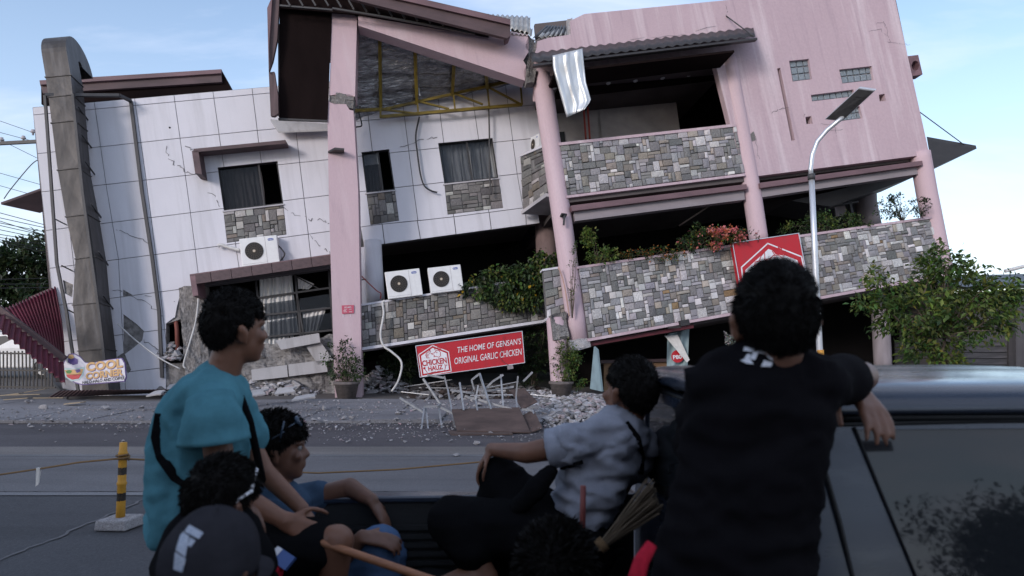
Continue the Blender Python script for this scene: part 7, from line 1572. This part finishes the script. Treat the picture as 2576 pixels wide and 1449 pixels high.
b = Body(); b.chain([at(515, 1640, y_), at(508, 1720, y_), at(505, 2050, y_)], [0.11, 0.17, 0.18]); b.build('t_shirt', 'black_cloth', Gp, 0.014, 6)
CAPV = []; n1_, n2_ = 36, 14; R3 = A.to_3x3()
for j in range(n2_ + 1):
    for i in range(n1_):
        a = 2 * math.pi * i / n1_; t = j / n2_ * 0.56 * math.pi; r_ = math.sin(t); seam = 0.0025 * max(0, math.cos(a * 6)) ** 14
        CAPV.append(hc + R3 @ (Vector((0.097 * r_ * math.cos(a), -0.012 + 0.120 * r_ * math.sin(a), 0.018 + 0.123 * math.cos(t))) * (0.88 + seam * 6 - 0.03 * noise.noise(Vector((math.cos(a) * 2, math.sin(a) * 2, t * 3))))))
cp_ = mesh('cap_crown', CAPV, [(j * n1_ + i, j * n1_ + (i + 1) % n1_, (j + 1) * n1_ + (i + 1) % n1_, (j + 1) * n1_ + i) for j in range(n2_) for i in range(n1_)], 'char_tee', None, True); cp_.modifiers.new('s', 'SOLIDIFY').thickness = 0.004
tag(cp_, 'charcoal cap with a blue white printed patch worn at the lower left', 'cap'); cp_.name = 'baseball_cap'
PK = []
for j in range(6):
    for i in range(15): a = lerp(0.16, 0.84, i / 14) * math.pi; e_ = j / 5; PK.append(hc + R3 @ (Vector((0.100 * math.cos(a), -0.012 + 0.122 * math.sin(a) + 0.085 * e_ * math.sin(a), 0.0 - 0.018 * e_ - 0.02 * (math.cos(a) ** 2))) * 0.88))
pk_ = mesh('peak', PK, [(j * 15 + i, j * 15 + i + 1, (j + 1) * 15 + i + 1, (j + 1) * 15 + i) for j in range(5) for i in range(14)], 'char_tee', cp_, True); pk_.modifiers.new('s', 'SOLIDIFY').thickness = 0.004
m2 = MB(); tp_ = hc + R3 @ (Vector((0, -0.012, 0.142)) * 0.88); m2.tube([tp_ - R3 @ Vector((0, 0, 0.012)), tp_], 0.008, 8); m2.build('button', 'char_tee', cp_)
decal('printed_patch', cp_, [[(470, 1316), (512, 1340), (500, 1356), (458, 1334)], [(456, 1336), (476, 1348), (466, 1402), (442, 1384)], [(440, 1388), (468, 1406), (458, 1440), (436, 1432)], [(478, 1352), (492, 1360), (480, 1376), (472, 1372)]], 'print', cp_, 0.007)
# ---- top of one more head at the lower edge
y_ = 2.0
Fp = empty('person', at(1395, 1700, y_), 'person at the lower edge of whom only dark curly hair shows', 'person')
hc = at(1398, 1462, y_); b = Body(); L, A = add_head(b, hc, Vector((0.25, 1, -0.1)), UPZ, 1.05); b.cap(hc + Vector((0, -0.02, -0.06)), at(1395, 1590, y_), 0.055, 0.065); b.chain([at(1395, 1650, y_), at(1395, 1800, y_)], [0.15, 0.16])
for s_ in (-1, 1): b.chain([at(1395 + s_ * 130, 1660, y_), at(1395 + s_ * 150, 1840, y_ + 0.1)], [0.05, 0.045])
b.build('body', 'skin_dark', Fp, 0.010, 4); add_hair(Fp, L, A, 1.02, 6, 0.017, -0.06, n=5200, slen=0.022, top=0.012, curl=0.7)
b = Body(); b.chain([at(1395, 1610, y_), at(1395, 1680, y_), at(1395, 1830, y_)], [0.09, 0.17, 0.18]); b.build('t_shirt', 'black_cloth', Fp, 0.014, 5)
# ---- loose things in the bed
M['wood'] = simple('wood', (0.30, 0.125, 0.06), 0.55, var=0.2, scale=12)
m2 = MB(); a_, b_ = at(772, 1352, 2.27), at(1075, 1455, 2.20); m2.tube([a_, a_.lerp(b_, 0.5), b_, b_ + (b_ - a_) * 0.25], 0.0135, 12); tag(m2.build('wooden_stick', 'wood', None, True), 'reddish brown wooden stick gripped by the teal shirted person', 'stick')
m2 = MB(); m2.tube([at(1467, 1222, 2.15), at(1466, 1300, 2.15), at(1464, 1470, 2.15)], 0.0095, 10); tag(m2.build('broom_handle', simple('red_wood', (0.17, 0.035, 0.028), 0.6), None, True), 'thin red pole standing upright in front of the grey shirt', 'pole')
br = empty('stick_broom', at(1500, 1400, 2.5), 'broom of thin sticks leaning on the cab behind the grey shirted person', 'broom'); m2 = MB(); rr = random.Random(9)
for _ in range(90):
    s_ = rr.uniform(-1, 1); a_ = at(1500 + rr.uniform(-8, 8), 1385 + rr.uniform(-5, 5), 2.46 + rr.uniform(-0.02, 0.02)); b_ = at(1648 + rr.uniform(-10, 10) + s_ * 14, 1250 + s_ * 38 + rr.uniform(-14, 14), 2.5 + rr.uniform(-0.04, 0.04)); m2.bar(a_, b_, 0.0032)
kind(m2.build('bristles', simple('midrib', (0.16, 0.12, 0.08), 0.8), br), 'stuff'); m2 = MB(); m2.tube([at(1506, 1378, 2.46), at(1522, 1364, 2.463)], 0.028, 10); m2.build('binding', 'rope', br, True)
m2 = MB(); q = [at(672, 1402, 2.12), at(700, 1374, 2.16), at(742, 1402, 2.16), at(716, 1434, 2.12)]; m2.prism(q, [p + Vector((0.0, 0.02, -0.01)) for p in q]); bx_ = m2.build('blue_packet', flat('packet_blue', (0.05, 0.10, 0.28), 0.4)); tag(bx_, 'small blue and white packet lying by the red cloth', 'packet')
q2 = [q[0] + Vector((0, -0.004, 0.002)), q[1] + Vector((0, -0.004, 0.002)), q[1].lerp(q[2], 0.3) + Vector((0, -0.004, 0.002)), q[0].lerp(q[3], 0.3) + Vector((0, -0.004, 0.002))]; m2 = MB(); m2.add(q2, [(0, 1, 2, 3)]); m2.build('packet_band', 'white_sign', bx_)
b = Body(); b.ell(at(676, 1436, 2.14), 0.038, 0.05, 0.055); b.ell(at(668, 1470, 2.14), 0.05, 0.05, 0.05); o = b.build('red_cloth', 'red_cloth', None, 0.009, 4, wrinkle(0.008, 25, 3)); tag(o, 'bunched red cloth at the lower edge by the blue packet', 'cloth')
b = Body(); b.chain([at(1625, 1040, 2.95), at(1632, 1080, 2.95)], [0.018, 0.02]); o = b.build('wooden_brush', simple('pale_wood', (0.36, 0.24, 0.11), 0.6), None, 0.006, 2); tag(o, 'pale wooden handle hanging behind the grey shirted person', 'handle')

# ================================================================== the other side of the street, part mirrored in the truck window, part added for shade
OB = empty('roadside_house', (5, -11, 0), 'low roadside house with wide eaves mirrored in the truck window', 'house')
m2 = MB(); m2.box((4.2, -13.0, 1.9), (3.4, 0, 0), (0, 3.0, 0), (0, 0, 1.9)); m2.build('wall', 'grey_beam', OB)
m2 = MB(); m2.prism([Vector((0.2, -8.6, 3.75)), Vector((8.5, -8.6, 4.0)), Vector((8.0, -13.0, 5.2)), Vector((0.6, -13.0, 5.2))], [Vector((0.2, -8.6, 3.95)), Vector((8.5, -8.6, 4.2)), Vector((8.0, -13.0, 5.4)), Vector((0.6, -13.0, 5.4))]); m2.build('roof', 'brown', OB)
for x in (2.2, 6.2):
    m2 = MB(); m2.box((x, -9.97, 1.7), (0.55, 0, 0), (0, 0.03, 0), (0, 0, 0.6)); w_ = m2.build('window', 'frame', OB)
m2 = MB(); m2.box((4.2, -9.97, 1.05), (0.45, 0, 0), (0, 0.03, 0), (0, 0, 1.05)); m2.build('door', 'brown', OB)
RH = empty('shade_row_house', (-12, -11, 0), 'unseen two storey row of houses added behind the camera to shade the near road', 'house')  # unseen row, added to keep the low sun off the near road and people
m2 = MB(); m2.box((-12.5, -12.0, 3.4), (11.0, 0, 0), (0, 4.0, 0), (0, 0, 3.4)); m2.build('wall', 'grey_beam', RH)
m2 = MB(); m2.box((-12.5, -12.0, 6.95), (11.4, 0, 0), (0, 4.5, 0), (0, 0, 0.14)); m2.build('roof', 'brown', RH)
for k in range(6):
    for z in (1.6, 4.8): m2 = MB(); m2.box((-22 + k * 3.8, -7.97, z), (0.7, 0, 0), (0, 0.03, 0), (0, 0, 0.7)); m2.build('window', 'frame', RH)
OT = empty('roadside_tree', (10.9, -8.5, 0), 'leafy tree across the street mirrored in the truck window', 'tree')
rr = random.Random(55); m2 = MB(); cl = [Vector((10.9, -8.5, 2.0)) + Vector((rdir(rr).x * 2.1, rdir(rr).y * 1.4, rdir(rr).z * 1.2)) * rr.uniform(0.3, 1.0) for _ in range(1500)]
for c in cl:
    for _ in range(9): leaf(m2, c + rdir(rr) * 0.25, rdir(rr), UPZ, 0.15, 0.075, rr.choice(DARKG))
m2.build('crown', 'leaf', OT); m2 = MB(); m2.tube([(10.9, -8.5, 0), (10.8, -8.5, 1.5), (10.9, -8.5, 3.0)], [0.16, 0.13, 0.06], 10); m2.build('trunk', 'bark', OT, True)
for k in range(4):
    m2 = MB(); m2.tube([Vector((-30, -4.5 - k * 0.2, 5.6 + 0.3 * k)), Vector((0, -4.5 - k * 0.2, 5.1 + 0.3 * k)), Vector((30, -4.5 - k * 0.2, 5.6 + 0.3 * k))], 0.02, 5); tag(m2.build('overhead_wire', 'cable'), 'overhead wire across the street mirrored in the truck window', 'wire', 'wires across the street')
